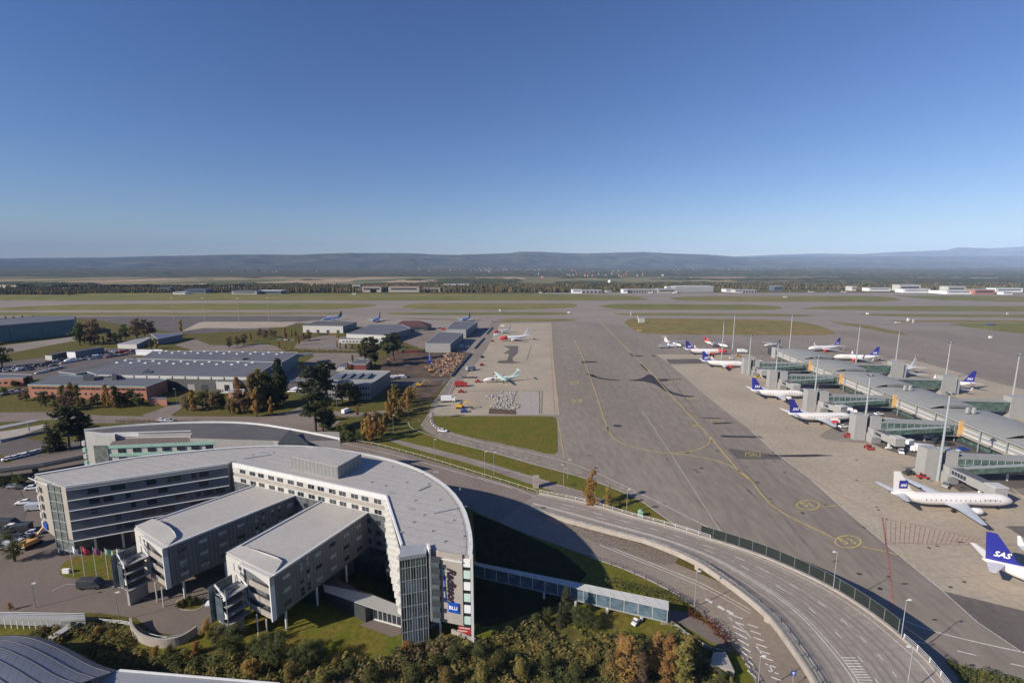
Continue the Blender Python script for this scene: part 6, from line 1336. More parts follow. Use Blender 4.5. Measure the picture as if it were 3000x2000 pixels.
# left remote stand
vparts('truck','red','D3',700,985,.15,'red articulated truck on the left remote stand edge','truck')
t=vparts('tug','red','D3',870,940,0,'red ground power unit under the nose of the green turboprop','ground_power_unit')
vparts('truck','grey','D3',800,820,.8,'blue grey equipment truck beside the service road','truck')
veh('tug','red','D3',910,770,.3,'red stand equipment on the concrete left of the stand repairs'); veh('tug','red','D3',700,1045,0,'small dark red cart below the red truck')
veh('tug','dark','D3',915,690,.6,'dark stand equipment beside the service road above the grey truck'); veh('tug','red','D3',1020,525,.1,'red cart under the nose of the red nosed aircraft')
veh('van','white','D3',1130,375,.1,'white vehicle at the top of the left remote stand'); veh('truck','white','D3',570,1140,.1,'white lighting trolley truck at the lower left of the remote stand'); veh('van','white','D3',1060,465,.3,'white van left of the red nosed aircraft')
veh('tug','blue','D3',730,1245,.1,'small blue machine beside the yellow excavator')
for k in range(9): veh('tug','dark','D3',720+k*17,893+ (k%2)*4,.1,'small dark baggage cart in the line of carts above the red truck','baggage carts in line',.45,name='baggage_cart')
# excavator
def excavator(c,x,y,hd,label,m='yellowm',s=1.):
    X,Y=P(c,x,y); t=thing('excavator',label,'excavator',(0,0,0))
    for sd in (1,-1): b=MB(); b.box(-2,2,sd*1.1-.3,sd*1.1+.3,.05,.9); b.build('track','rubber',t)
    b=MB(); b.box(-2,1.3,-1.3,1.3,1.,2.1); b.build('body',m,t); b=MB(); b.box(.1,1.4,.1,1.3,2.1,3.2); b.build('cab','glass',t)
    b=MB(); b.bar((1.,-.4,2.),(3.6,-.4,4.4),.45); b.bar((3.6,-.4,4.4),(6.2,-.4,3.6),.4); b.build('boom',m,t); b=MB(); b.bar((6.2,-.4,3.6),(6.9,-.4,1.2),.32); b.build('arm',m,t); b=MB(); b.box(6.2,7.2,-1.,.2,.3,1.3); b.build('bucket','steeld',t)
    t.location=(X,Y,.08); t.rotation_euler=(0,0,hd); t.scale=(s,s,s); return t
excavator('D3',690,1205,-.15,'yellow excavator at the lower edge of the left remote stand')
excavator('D3',275,985,.2,'yellow excavator in the brown yard left of the service road')
excavator('D2',1880,760,2.,'yellow excavator near the pines in the builders yard')
excavator('D3',400,835,.4,'orange excavator in the rubble of the builders yard','orange')
excavator('L',40,1060,1.3,'orange excavator at the left border among parked cars','orange')
# piles and planks in the builder's yard
M['planks']=mat('stacked boards',(.42,.27,.17),.85,c2=(.30,.17,.11),scale=1.)
k=0
pb=MB()
yd=PP('D3',[(560,640),(760,650),(600,880),(420,880),(330,790)])
for x,y in scatter(yd,190,8): 
    s_=rv.uniform(.6,2.2); pb.obox(x,y,.08,rv.uniform(.25,.9),s_*1.6,s_*.6,rv.uniform(0,3))
tag(pb.build('building_rubble','planks'),'scattered orange brown boards and rubble in the builders yard beside the service road','rubble',kind='stuff')
for k,(x,y,w_,m) in enumerate(((185,640,12,'darkcont'),(60,575,5,'panelw'),(115,640,4,'steeld'),(380,700,3,'signblue'),(520,405,5,'redm'),(620,570,4,'panelw'),(700,575,4,'panelw'))):
    X,Y=P('D3',x,y); b=MB(); b.obox(X,Y,.05,2.5,w_,2.4,.15); b.obox(X,Y,2.5,2.6,w_+.1,2.5,.15); tag(b.build('container',m),['long dark red container left of the rubble yard','white cabin left of the grey hangar','small dark container by the red one','blue container under the yard crane','red container near the farther grey hangar','white container right of the grey hangar','second white container right of the grey hangar'][k],'container')
X,Y=P('D3',380,740); t=thing('yard_crane','small blue mobile crane with thin mast in the rubble yard','crane',(X,Y,0)); b=MB(); b.bar((X,Y,1),(X,Y,15),.5); b.build('mast','steel',t); b=MB(); b.obox(X,Y,0,2,4,2.4,.3); b.build('base','signblue',t); b=MB(); b.bar((X,Y,15),(X-3,Y,13),.4); b.build('jib','steel',t)
# board on legs at the lawn corner, blocks round the bend
X,Y=P('D3',535,1300); t=thing('notice_board','pale notice board on two legs at the corner of the triangular lawn','sign',(X,Y,0)); b=MB(); b.box(X-2.2,X+2.2,Y-.05,Y+.05,2.4,5.2); b.build('board','panelb',t)
for sd in (-1,1): b=MB(); b.box(X+sd*1.6-.08,X+sd*1.6+.08,Y-.1,Y,0,2.5); b.build('leg','steel',t)
for k,(x,y) in enumerate([(393,1262),(388,1290),(392,1318),(400,1345),(412,1368),(428,1388),(447,1405),(468,1420)]):
    X,Y=P('D3',x,y); b=MB(); b.obox(X,Y,.06,.9,1.2,.6,k*.2); b.prism([(X-.5,Y-.25),(X+.5,Y-.25),(X+.5,Y+.25),(X-.5,Y+.25)],.9,1.05,0); tag(b.build('kerb_block','panelw' if k%2 else 'panelb'),'pale concrete block in the row round the inner road bend','concrete block','concrete blocks round the road bend')
# cars in the big car park left of the hall
def carrow(c,x0,y0,x1,y1,n,group,where,wts=('white','dark','silver','dark','red','grey','blue','dark'),jit=6,hd=1.2):
    for i in range(n):
        t=(i+rv.uniform(-.25,.25))/max(1,n-1); colr=rv.choice(wts); kind='van' if rv.random()<.12 else 'car'
        veh(kind,colr,c,x0+(x1-x0)*t,y0+(y1-y0)*t+rv.uniform(-jit,jit)*.3,hd+rv.uniform(-.1,.1)+(math.pi if rv.random()<.5 else 0),'small %s %s %s'%(colr,kind,where),group)
G1='cars in the crowded car park left of the hall'
wl_='in the crowded car park left of the cargo hall'
carrow('D1',10,800,300,775,14,G1,wl_,('dark','dark','silver','green','grey','dark','white')); carrow('D1',20,815,310,795,14,G1,wl_,('dark','dark','silver','grey','dark')); carrow('D1',10,835,320,812,13,G1,wl_,('dark','silver','white','dark'))
carrow('D1',330,780,560,775,10,G1,wl_,('dark','dark','red','silver')); carrow('D1',400,850,620,795,11,G1,wl_,('white','dark','silver','white'))
carrow('D1',480,742,760,705,11,G1,wl_,('white','white','dark','red')); carrow('D1',650,748,1120,660,20,G1,wl_,('white','white','white','silver','dark'),)
carrow('D1',690,728,1080,690,12,G1,wl_,('white','silver','green')); carrow('D1',1080,650,1360,630,15,G1,wl_,('dark','red','silver','green','dark')); carrow('D1',1100,690,1370,645,14,G1,wl_,('dark','red','white','grey','dark')); carrow('D1',1080,632,1330,618,12,G1,wl_,('dark','red','grey','dark'))
G2='cars in the hotel car park at the left border'; wl_='in the hotel car park at the left border'
for (x0,y0,x1,y1,n) in ((10,650,120,700,4),(5,700,110,745,3),(150,545,225,580,2),(10,770,100,800,3),(60,800,190,720,4),(10,440,180,455,5)):
    carrow('C1',x0,y0,x1,y1,n,G2,wl_,('dark','dark','silver','dark','grey','white'),hd=.2)
G3='cars parked below the elevated ramp'; carrow('C1',50,290,230,245,8,G3,'in the row by the ramp at the left border',('white','silver','white'),hd=.9); carrow('C1',255,315,450,285,6,G3,'under the elevated ramp',('silver','white','dark'),hd=.4)
G4='cars beside the brick office'; carrow('D1',30,1075,230,1035,8,G4,'in the small car park left of the brick office',('white','silver','dark','white'))
carrow('D1',20,1060,200,1020,7,G4,'in the small car park left of the brick office',('dark','silver','dark'))
G5='cars beside the dark office'; carrow('D2',870,1035,1040,1030,8,G5,'in the row left of the dark office',('silver','white','grey'),hd=1.5); carrow('D2',910,940,1060,930,5,G5,'in the upper row left of the dark office',('silver','silver','grey'),hd=.3)
carrow('D2',1905,915,2060,890,5,G5,'right of the dark office in the builders yard',('white','silver','dark'),hd=.3)
G6='vehicles among the depots'; carrow('D2',770,510,900,515,3,G6,'on the yard before the white depot',('white','silver'),hd=.2); carrow('D2',1180,450,1330,465,5,G6,'at the front of the white depot',('yellow','dark','red'),hd=.2); carrow('D2',1250,580,1320,580,3,G6,'on the road before the low depot front',('silver','white'),hd=.2)
carrow('D3',260,420,480,390,9,G6,'behind the grey hangar near the red barn',('dark','dark','white','silver'),hd=.4); carrow('D3',620,585,760,580,4,G6,'right of the grey hangar',('white','dark'),hd=.4); carrow('D3',0,575,150,590,4,G6,'left of the grey hangar by the pines',('silver','dark'),hd=.4); carrow('D3',60,640,330,640,7,G6,'in the line above the rubble yard',('red','dark','red','grey'),hd=.2)
carrow('D3',10,905,110,900,4,G6,'in the lower builders yard',('silver','white','dark'),hd=.3); carrow('D3',860,400,940,400,3,G6,'right of the farther grey hangar',('dark','silver'),hd=.4)
vparts('tug','white','C3',905,1230,.8,'white motor scooter like machine on the lawn below the covered walkway','garden_machine').scale=(.55,.55,.6)
vparts('car','red','D2',1215,1235,.1,'red car at the foot of the tall pine left of the white van','car')
b=MB(); X,Y=P('L',450,1365); b.obox(X,Y,0,1.1,1.7,.5,.0); b.obox(X,Y,1.1,1.2,1.8,.6,0); tag(b.build('white_cabinet','signwhite'),'small white cabinet on the lawn beside the leftmost flagpole','cabinet')
# small airfield cabins and boards on the grass strips
for k,(c,x,y,w_,h_,m) in enumerate((('D4',450,330,8,6,'panelw'),('D4',340,262,1.5,7,'panelw'),('D4',410,300,1.5,6,'panelw'),('D3',1510,32,8,4,'panelw'),('D2',1525,45,10,4,'panelw'),('D3',1095,212,3,2.5,'signwhite'),('D3',1800,235,4,2.5,'signwhite'),('D5',720,212,4,2.5,'signwhite'),('D5',1075,270,3,4,'signwhite'),('D5',1120,285,2,5,'panelw'),('D5',1800,305,9,1.2,'acblue'),('D5',1795,418,3,2,'signwhite'),('D5',1945,212,3,3,'panelw'),('D5',985,285,7,1.2,'panelw'),('D4',430,415,5,1.,'yellow_line'),('D4',1920,75,9,3,'panelw'),('D4',1960,30,1.,9,'steel'))):
    X,Y=P(c,x,y); b=MB(); b.obox(X,Y,.05,h_,w_,w_*.4,.1); b.obox(X,Y,h_,h_+.2,w_*1.05,w_*.45,.1); tag(b.build('airfield_cabin',m),['pale cabin on the orange grass left of the pier masts','pale post left of the orange grass','second pale post left of the orange grass','white hut at the edge of the far grass, middle','small pale hut on the far grass behind the depots','white box on the taxiway above the remote stand','white vehicle like box right of the taxiway strip','white box on the right taxiway grass','white round topped box on the right grass','pale post on the right grass','low blue panel on the grass at the right','white box on the right taxiway','pale box on the far right grass','flat pale panel on the right grass','yellow board at the lower edge of the orange grass','white hut on the far grass right of centre','slim far mast right of centre'][k],'cabin')

# more ground equipment round the left side gates
eq=[('tug','white','C4',860,250),('tug','grey','C4',1120,445),('tug','red','D5',730,1390),('truck','white','D5',1180,1420),('tug','yellow','D5',850,1150),('tug','blue','D5',330,1130),('van','white','D5',420,1170),('tug','grey','D4',1990,1085),('tug','white','D4',1850,1075),('truck','white','D4',1640,760),('tug','grey','D4',1560,790),('van','silver','D4',1500,795),('tug','yellow','D4',1440,680),('tug','dark','D5',1310,1340),('tug','white','D5',1510,1440),('truck','silver','D5',960,1190),('tug','red','D5',1010,1230),('tug','blue','D5',600,900),('van','dark','D5',650,880)]
for k,(kd,cl,c,x,y) in enumerate(eq):
    where=['on the open stand left of the nearest gate','close to the nearest gate tower foot','in front of the swung out jet bridge','near the pier under the nearest corridor','behind the second gate corridor','below the red engine of the parked aircraft','next to the white car by the red engine','under the white engined aircraft nose','under the white engined aircraft wing','beside the farthest large gate','left of the farthest large gate','in the gap before the farthest large gate','between the far blue tails','near the pier by the white car','at the pier facade by the blue car','under the second nearest corridor','right of the truck under the corridor','under the third corridor near the pier','beside the third corridor support'][k]
    veh(kd,cl,c,x,y,rv.uniform(0,6.28),'small %s %s %s'%(cl,'service vehicle' if kd=='tug' else kd,where),'ground equipment round the gates')
# ================================================================ TREES
def leafquads(mb,cx,cy,cz,r,n,s,rg,squash=.8,up=.0):
    for _ in range(n):
        while True:
            a,b_,c=rg.uniform(-1,1),rg.uniform(-1,1),rg.uniform(-1,1)
            q=a*a+b_*b_+c*c
            if .12<q<1: break
        x,y,z=cx+a*r,cy+b_*r,cz+c*r*squash
        u=Vector((rg.uniform(-1,1),rg.uniform(-1,1),rg.uniform(-.6,.6))).normalized(); v=u.cross(Vector((a,b_,c+.6+up))).normalized()
        l=s*rg.uniform(.6,1.3); w_=l*.6; P_=Vector((x,y,z))
        mb.add([P_-u*l/2-v*w_/2,P_+u*l/2-v*w_/2*.6,P_+u*l*.4+v*w_/2,P_-u*l/2+v*w_/2],[(0,1,2,3)])
def treemeshes(kind,seed,leaf,m,dens=1.):
    rg=random.Random(seed); c=MB(); t=MB(); 
    if kind=='spruce':
        n=int(15); t.tube([(0,0,0),(0,0,.5),(0,0,.97)],[.022,.014,.003],6)
        for i in range(n):
            z=.06+.9*i/n; r=.19*(1-z)**.8+.012
            for k in range(int(9*(1-z*.5))):
                a=rg.uniform(0,6.28); rr=r*rg.uniform(.55,1.1)
                leafquads(c,math.cos(a)*rr*.62,math.sin(a)*rr*.62,z-.02,r*.42,int(9*dens),leaf,rg,.35)
    elif kind=='pine':
        t.tube([(0,0,0),(.01,0,.5),(0,.01,.93)],[.02,.014,.005],6)
        for i in range(34):
            z=rg.uniform(.34,.98); a=rg.uniform(0,6.28); rr=rg.uniform(.02,.17)*(1.15-abs(z-.62)*1.4)
            x,y=math.cos(a)*rr,math.sin(a)*rr; t.bar((0,0,z-.06),(x,y,z),.006); leafquads(c,x,y,z,rg.uniform(.05,.085),int(42*dens),leaf,rg,.6)
    elif kind=='column':
        t.tube([(0,0,0),(.0,0,.5),(0,0,.93)],[.022,.014,.004],6)
        for i in range(34):
            z=rg.uniform(.12,.97); a=rg.uniform(0,6.28); rr=rg.uniform(0,.11)*(1-(z-.35)**2*1.7)
            x,y=math.cos(a)*rr,math.sin(a)*rr; t.bar((0,0,max(.05,z-.12)),(x,y,z),.006); leafquads(c,x,y,z,rg.uniform(.05,.085)*(1.15-z*.55),int(34*dens),leaf,rg,1.25)
    elif kind=='round':
        t.tube([(0,0,0),(.01,0,.3),(0,.02,.8)],[.03,.022,.006],6)
        for i in range(36):
            z=rg.uniform(.2,.93); a=rg.uniform(0,6.28); R__=.27*math.sin(math.pi*min(1,max(.1,(z-.05)/.98)))**.7; rr=rg.uniform(.2,1)*R__
            x,y=math.cos(a)*rr,math.sin(a)*rr; t.bar((0,0,max(.1,z-.2)),(x,y,z),.009); leafquads(c,x,y,z,rg.uniform(.07,.12),int(36*dens),leaf,rg,.8)
    else: # bush
        t.tube([(0,0,0),(.0,0,.5)],[.03,.01],5)
        for i in range(26):
            z=rg.uniform(.12,.85); a=rg.uniform(0,6.28); rr=rg.uniform(0,.42)*(1.1-z*.75); x,y=math.cos(a)*rr,math.sin(a)*rr
            t.bar((0,0,.05),(x,y,z),.012); leafquads(c,x,y,z,rg.uniform(.12,.2),int(40*dens),leaf,rg,.75)
    return t.build('trunk','bark',mesh_only=True),c.build('crown',m,mesh_only=True)
TC={}
KM={'spruce':('spruce','l_conifer','spruce'),'pine':('pine','l_conifer','pine'),'green':('round','l_green','broadleaf tree'),'brown':('round','l_brown','birch'),'orange':('column','l_orange','birch'),'yellow':('column','l_yellow','birch'),'ybush':('bush','l_yellow','shrub'),'bush':('bush','l_green','shrub'),'rbush':('bush','l_red','shrub'),'obush':('bush','l_orange','shrub'),'cedar':('column','l_conifer','tree')}
NMK={'spruce':'spruce_tree','pine':'pine_tree','green':'broadleaf_tree','brown':'birch_tree','orange':'birch_tree','yellow':'birch_tree','ybush':'shrub','bush':'shrub','rbush':'shrub','obush':'shrub','cedar':'conifer_tree'}
rt_=random.Random(77)
def tree(kind,c,x,y,ytop,label,group=None,hq=False,w_=1.):
    X,Y=P(c,x,y); h=2.
    while h<32 and P(c,x,ytop,h)[1]>Y: h+=.25
    v=rt_.randrange(3); key=(kind,v,hq)
    if key not in TC:
        sh,m,_=KM[kind]; TC[key]=treemeshes(sh,v*7+len(TC),(.024 if hq else .043)*(1.7 if sh=='bush' else 1),m,2.4 if hq else 1.35)
    a,b_=TC[key]; t=thing(NMK[kind],label,'tree' if 'bush' not in kind else 'shrub',(X,Y,0),rt_.uniform(0,6.28),group)
    s_=rt_.uniform(.95,1.15)*w_*{'orange':1.12,'yellow':1.18,'brown':1.1,'green':1.15,'cedar':1.2,'pine':1.2,'spruce':1.25}.get(kind,1.); t.scale=(h*s_,h*s_*rt_.uniform(.9,1.1),h)
    link('trunk',a,t); link('crown',b_,t); return t
def row(group,where,items,c,hq=False):
    cn={'spruce':'dark spruce','pine':'tall dark pine','green':'dark green round tree','brown':'brownish autumn birch','orange':'orange autumn birch','yellow':'yellow green birch','bush':'dark green shrub','ybush':'yellowish shrub','rbush':'rust red shrub','obush':'orange brown shrub','cedar':'slim dark green tree'}
    for it in items: tree(it[2],c,it[0],it[1],it[3],cn[it[2]]+' '+where,group,hq,it[4] if len(it)>4 else 1.)
row('trees left of the mint hotel','left of the mint hotel',[(290,240,'spruce',60),(345,228,'spruce',90),(400,232,'pine',-20,1.05),(470,215,'pine',15,1.05),(500,205,'green',45)],'C1')
row('trees between the teal hangar and car park','between the teal hangar and the car park',[(20,780,'green',510),(815,560,'green',320),(860,540,'green',340),(965,555,'brown',290),(925,555,'brown',400),(1005,550,'orange',480),(1060,550,'yellow',470),(1130,540,'green',430),(1190,530,'green',425),(1235,520,'green',440),(1285,500,'green',335),(1400,500,'brown',285),(1480,480,'brown',285),(1545,470,'brown',300),(60,300,'brown',265),(140,300,'brown',262),(230,290,'brown',258),(340,280,'brown',255)],'D1')
row('trees along the brick office','in front of the long brick office',[(270,1130,'brown',1010),(215,1130,'brown',1050),(420,1180,'green',1045),(470,1190,'green',1030),(560,1170,'green',1060),(650,1200,'yellow',960),(700,1230,'brown',1000),(745,1190,'orange',940),(800,1190,'yellow',965),(660,1220,'green',1100),(860,1180,'green',1100),(940,1180,'green',1090),(1000,1190,'green',1060),(1090,1190,'orange',965),(1120,1200,'orange',1040),(1185,1200,'yellow',960),(1225,1190,'green',1030),(1290,1180,'green',1040),(1345,1180,'green',1020),(1410,1190,'green',1050),(1465,1180,'green',1100)],'D1')
row('lone trees near the halls','near the cargo hall yard',[(1850,430,'orange',295),(1600,600,'orange',480),(1550,600,'green',515),(150,985,'bush',915),(285,965,'bush',870),(40,1065,'bush',985),(1910,1230,'brown',1065),(1975,1240,'orange',1015),(2010,1185,'green',1090),(2070,1200,'green',1030)],'D1')
row('trees right of the white two door building','in the clump right of the white two door building',[(30,1200,'yellow',1015),(90,1220,'brown',1040),(150,1200,'green',1005),(185,1200,'green',1090),(260,1260,'brown',1115),(290,1270,'orange',1125),(365,1240,'orange',875),(350,1250,'brown',1000),(400,1260,'brown',1080),(440,1230,'orange',1010),(500,1240,'yellow',825),(560,1230,'yellow',795),(600,1200,'green',830),(645,1190,'green',850),(530,1290,'orange',1000),(685,1180,'green',930),(725,1190,'green',950),(765,1150,'cedar',700),(800,1150,'green',930),(680,1285,'orange',1085)],'D2')
row('pines left of the dark office','left of the dark office',[(1075,1210,'pine',765,1.05),(1180,1110,'pine',790,1.05),(1245,1165,'pine',722,1.05),(1135,1440,'pine',985,1.05),(1205,1440,'green',1100),(1270,1420,'bush',1225),(1300,1330,'bush',1240)],'D2')
row('trees round the dark office','beside the dark office',[(1400,1150,'brown',925),(1480,1160,'green',930),(1545,1150,'green',965),(1560,1285,'orange',1165),(1640,1310,'bush',1245),(1460,830,'orange',730),(1510,735,'yellow',655),(1890,1180,'orange',1015),(1930,1270,'orange',1065),(1950,1110,'yellow',950),(1900,1280,'yellow',1085),(2020,1200,'orange',1100),(2080,1120,'orange',1005),(2080,1230,'orange',985)],'D2')
row('tall pines by the depots','by the grey roofed depots',[(1700,790,'pine',470,1.05),(1640,780,'pine',500,1.05),(1745,780,'pine',600,1.05),(1870,730,'pine',450,1.05),(1930,720,'pine',430,1.05),(1960,640,'green',460)],'D2')
row('autumn trees before the white depot','in the loose row before the white depot',[(250,590,'brown',465),(330,570,'brown',455),(400,560,'brown',430),(470,520,'orange',430),(560,480,'brown',385),(620,500,'brown',400),(680,480,'brown',390),(715,480,'brown',405),(820,510,'orange',380),(885,480,'orange',410),(760,600,'orange',520),(930,520,'yellow',415),(960,560,'orange',450),(1010,520,'brown',430),(1065,510,'brown',410),(1350,590,'orange',520),(1385,600,'yellow',530),(1440,600,'ybush',545),(1500,600,'ybush',545),(1570,600,'ybush',550)],'D2')
row('orange trees by the perimeter road','on the grass left of the perimeter road',[(20,1200,'yellow',960),(100,1210,'orange',1090),(150,1160,'orange',1005),(190,1135,'orange',965),(222,1115,'orange',985),(10,1290,'orange',1150)],'D3')
row('orange trees by the perimeter road','on the grass verge beside the perimeter road',[(2000,1290,'orange',1120,1.2),(1960,1320,'yellow',1180,1.2),(1870,1310,'orange',1130,1.3),(2040,1150,'orange',1030,1.2),(1980,1170,'yellow',1010,1.2),(1830,1440,'orange',1300,1.2),(1900,1350,'orange',1220,1.2)],'D2')
row('trees behind the hotel corner','on the grass behind the hotel corner',[(1650,1545,'orange',1295),(1695,1560,'orange',1255),(1740,1500,'orange',1235),(1800,1500,'orange',1285),(1765,1400,'green',1245),(1620,1500,'orange',1330),(1370,1480,'bush',1375),(1440,1500,'green',1350),(1500,1490,'bush',1390),(1560,1545,'green',1435),(1620,1545,'bush',1450),(1340,1540,'ybush',1440),(1860,1380,'yellow',1270),(1480,1545,'bush',1440),(1400,1545,'bush',1450)],'D2')
tree('orange','C3',650,560,352,'tallest orange tree on the grass strip beside the flyover start','orange trees beside the flyover',True,1.15); tree('orange','C3',742,575,438,'smaller orange tree just right of the tallest one beside the flyover','orange trees beside the flyover',True,1.1)
tree('green','C1',85,870,690,'dark round tree among the parked cars at the left border',None,True)
tree('green','C1',135,440,360,'dark tree at the upper edge of the hotel car park',None); 
for k,x in enumerate((10,50,95)): tree('bush','C1',x,445-k*5,375,'dark shrub in the hedge along the upper hotel car park','car park hedge shrubs')
tree('cedar','C1',1310,1225,1080,'dense dark green tree beside the left foot of the nearer finger wing',None,True,1.9)
for k,(x,y) in enumerate(((1060,1120),(1090,1105),(1125,1110),(1030,1140),(1100,1130))): tree('bush','C1',x,y,y-32,'low dark shrub on the round traffic island','island shrubs',True)
row('foreground shrubs and trees','in the foreground thicket below the hotel',[(1195,1300,'obush',1195,.7),(1240,1345,'green',1240),(1300,1400,'green',1235),(1355,1390,'green',1225),(1130,1400,'obush',1330),(1060,1420,'ybush',1360),(560,1290,'obush',1240),(640,1320,'ybush',1260),(250,1290,'ybush',1235),(330,1290,'ybush',1240),(420,1270,'bush',1220),(60,1150,'obush',1100,.6),(980,1430,'bush',1350),(900,1420,'obush',1350)],'C1',True)
row('foreground shrubs and trees','in the foreground thicket below the hotel',[(100,1420,'green',1300),(160,1450,'green',1290),(220,1470,'green',1290),(330,1490,'green',1360),(400,1480,'green',1320),(470,1450,'green',1330),(560,1480,'ybush',1410),(640,1500,'bush',1420),(960,1400,'obush',1330),(1130,1500,'bush',1400),(1240,1450,'bush',1340),(1380,1430,'bush',1330),(60,1540,'obush',1430),(300,1560,'ybush',1450),(480,1590,'ybush',1480),(760,1580,'bush',1460),(1000,1580,'bush',1450),(1180,1590,'ybush',1480),(1400,1580,'ybush',1450)],'C2',True)
row('foreground conifers by the walkway','below the covered walkway',[(505,1200,'spruce',1000),(470,1245,'spruce',1120),(570,1245,'green',1115),(620,1260,'green',1140),(400,1230,'green',1140),(330,1250,'bush',1170),(680,1270,'bush',1200)],'C3',True)
row('orange foreground birches','in the bottom foreground left of the slip road',[(820,1450,'orange',1285,1.4),(850,1570,'orange',1300,1.5),(925,1580,'brown',1390),(1035,1430,'orange',1275,1.4),(1000,1510,'orange',1310,1.3),(1095,1510,'orange',1290,1.4),(1200,1510,'yellow',1290,1.4),(1165,1580,'yellow',1330,1.4),(1245,1460,'yellow',1295,1.3),(1395,1570,'bush',1490),(930,1480,'bush',1380),(1080,1600,'orange',1400,1.3),(760,1560,'ybush',1400),(660,1480,'ybush',1380),(560,1560,'bush',1430),(400,1500,'bush',1390),(250,1540,'ybush',1440),(120,1480,'bush',1370)],'C3',True)
# hedges
def hedge(name,label,pts,wd,h,m,seed,leaf=.32,dens=14):
    rg=random.Random(seed); q=resample(pts,.8); b=MB()
    for p in q: leafquads(b,p[0]+rg.uniform(-.2,.2)*wd,p[1]+rg.uniform(-.2,.2)*wd,h*.5,wd*.6,dens*3,leaf,rg,h/wd)
    t=tag(b.build(name,m),label,'hedge'); return t
hedge('hedge','dark green hedge along the slope behind the covered walkway',PP('C3',[(760,1005),(880,1040),(1000,1070),(1100,1090),(1190,1130)]),2.2,2.4,'l_green',1)
hedge('hedge','rust red hedge between foot path and slip road',PP('C3',[(1210,1175),(1290,1215),(1360,1265),(1420,1330),(1440,1350)]),2.0,2.0,'l_red',2)
hedge('hedge','low dark hedge at the foot path wall',PP('C3',[(1120,1240),(1200,1320),(1300,1395),(1420,1410)]),1.2,1.2,'l_green',3)
hedge('hedge','long green clipped hedge between the depots and the loading yard',PP('D2',[(820,612),(1000,622),(1200,628),(1400,630),(1640,632)]),3,3,'l_yellow',4,.8,5)
hedge('hedge','low brown hedge along the access road behind the mint hotel',PP('D1',[(1180,1345),(1350,1345),(1600,1350)]),1.5,1.6,'l_brown',5,.4,7)
hedge('hedge','low brown hedge right of the white car on the access road',PP('D1',[(1760,1345),(1900,1350),(2050,1355)]),1.5,1.6,'l_brown',6,.4,7)
# ---------------------------------------------------------------- dense ground thicket in the foreground (uncountable)
th=MB(); rg=random.Random(12)
poly=S([(90,1850),(290,1820),(360,1850),(390,1900),(450,1930),(550,1935),(620,1895),(700,1895),(800,1915),(930,1912),(1080,1935),(1180,1905),(1265,1868),(1400,1885),(1470,1850),(1560,1815),(1660,1830),(1740,1862),(1960,1868),(2060,1905),(2130,1960),(2200,2120),(80,2160)])
def bump(x,y): return .95+.85*math.sin(x*.55+1.3*math.sin(y*.4))*math.cos(y*.6+.8*math.sin(x*.3))+.5*math.sin(x*1.7+y)
pts=scatter(poly,15500,31)
tv=[];tf=[];tm=[]
for x,y in pts:
    if math.sin(x*.31+1.2*math.sin(y*.23))*math.cos(y*.37+x*.11)>.55 and y>84: continue
    h=max(.15,bump(x,y)); z=h*rg.uniform(.35,1.05); mi=int(min(3,max(0,(math.sin(x*.21+2)*math.cos(y*.33)+math.sin(x*.07-y*.19))*1.1+1.3+rg.uniform(-.8,.8))))
    for _ in range(3): 
        px_,py_,pz=x+rg.uniform(-.4,.4),y+rg.uniform(-.4,.4),z+rg.uniform(-.35,.3)
        u=Vector((rg.uniform(-1,1),rg.uniform(-1,1),rg.uniform(-.5,.5))).normalized(); v=u.cross(Vector((rg.uniform(-.4,.4),rg.uniform(-.4,.4),1))).normalized(); l=rg.uniform(.16,.36); q=Vector((px_,py_,max(.05,pz))); o=len(tv)
        tv+= [tuple(q-u*l-v*l*.5),tuple(q+u*l-v*l*.4),tuple(q+u*l*.7+v*l*.5),tuple(q-u*l+v*l*.4)]; tf.append((o,o+1,o+2,o+3)); tm.append(mi)
me=bpy.data.meshes.new('shrub_thicket'); me.from_pydata(tv,[],tf)
for m in ('l_green','l_yellow','l_green','l_brown'): me.materials.append(M[m])
me.polygons.foreach_set('material_index',tm); o=link('shrub_thicket',me); tag(o,'dense low autumn shrubs covering the bank below the hotel','shrubs',kind='stuff')
sheet('thicket_floor','grass',poly,Z1+.015)
# lawn tufts so the grass is not a flat sheet
cp_=PP('C4',[(1120,1440),(1250,1480),(1568,1560),(1900,1640),(1950,1850),(1450,1850),(1280,1660)]); sheet('thicket_floor','lawn',cp_,Z4+.02)
bb=MB()
for x,y in scatter(cp_,260,77): leafquads(bb,x,y,.5,.9,14,.4,rg,.8)
tag(bb.build('shrub_thicket','l_green'),'dark shrubs on the bank beneath the flyover at the bottom right','shrubs',kind='stuff')
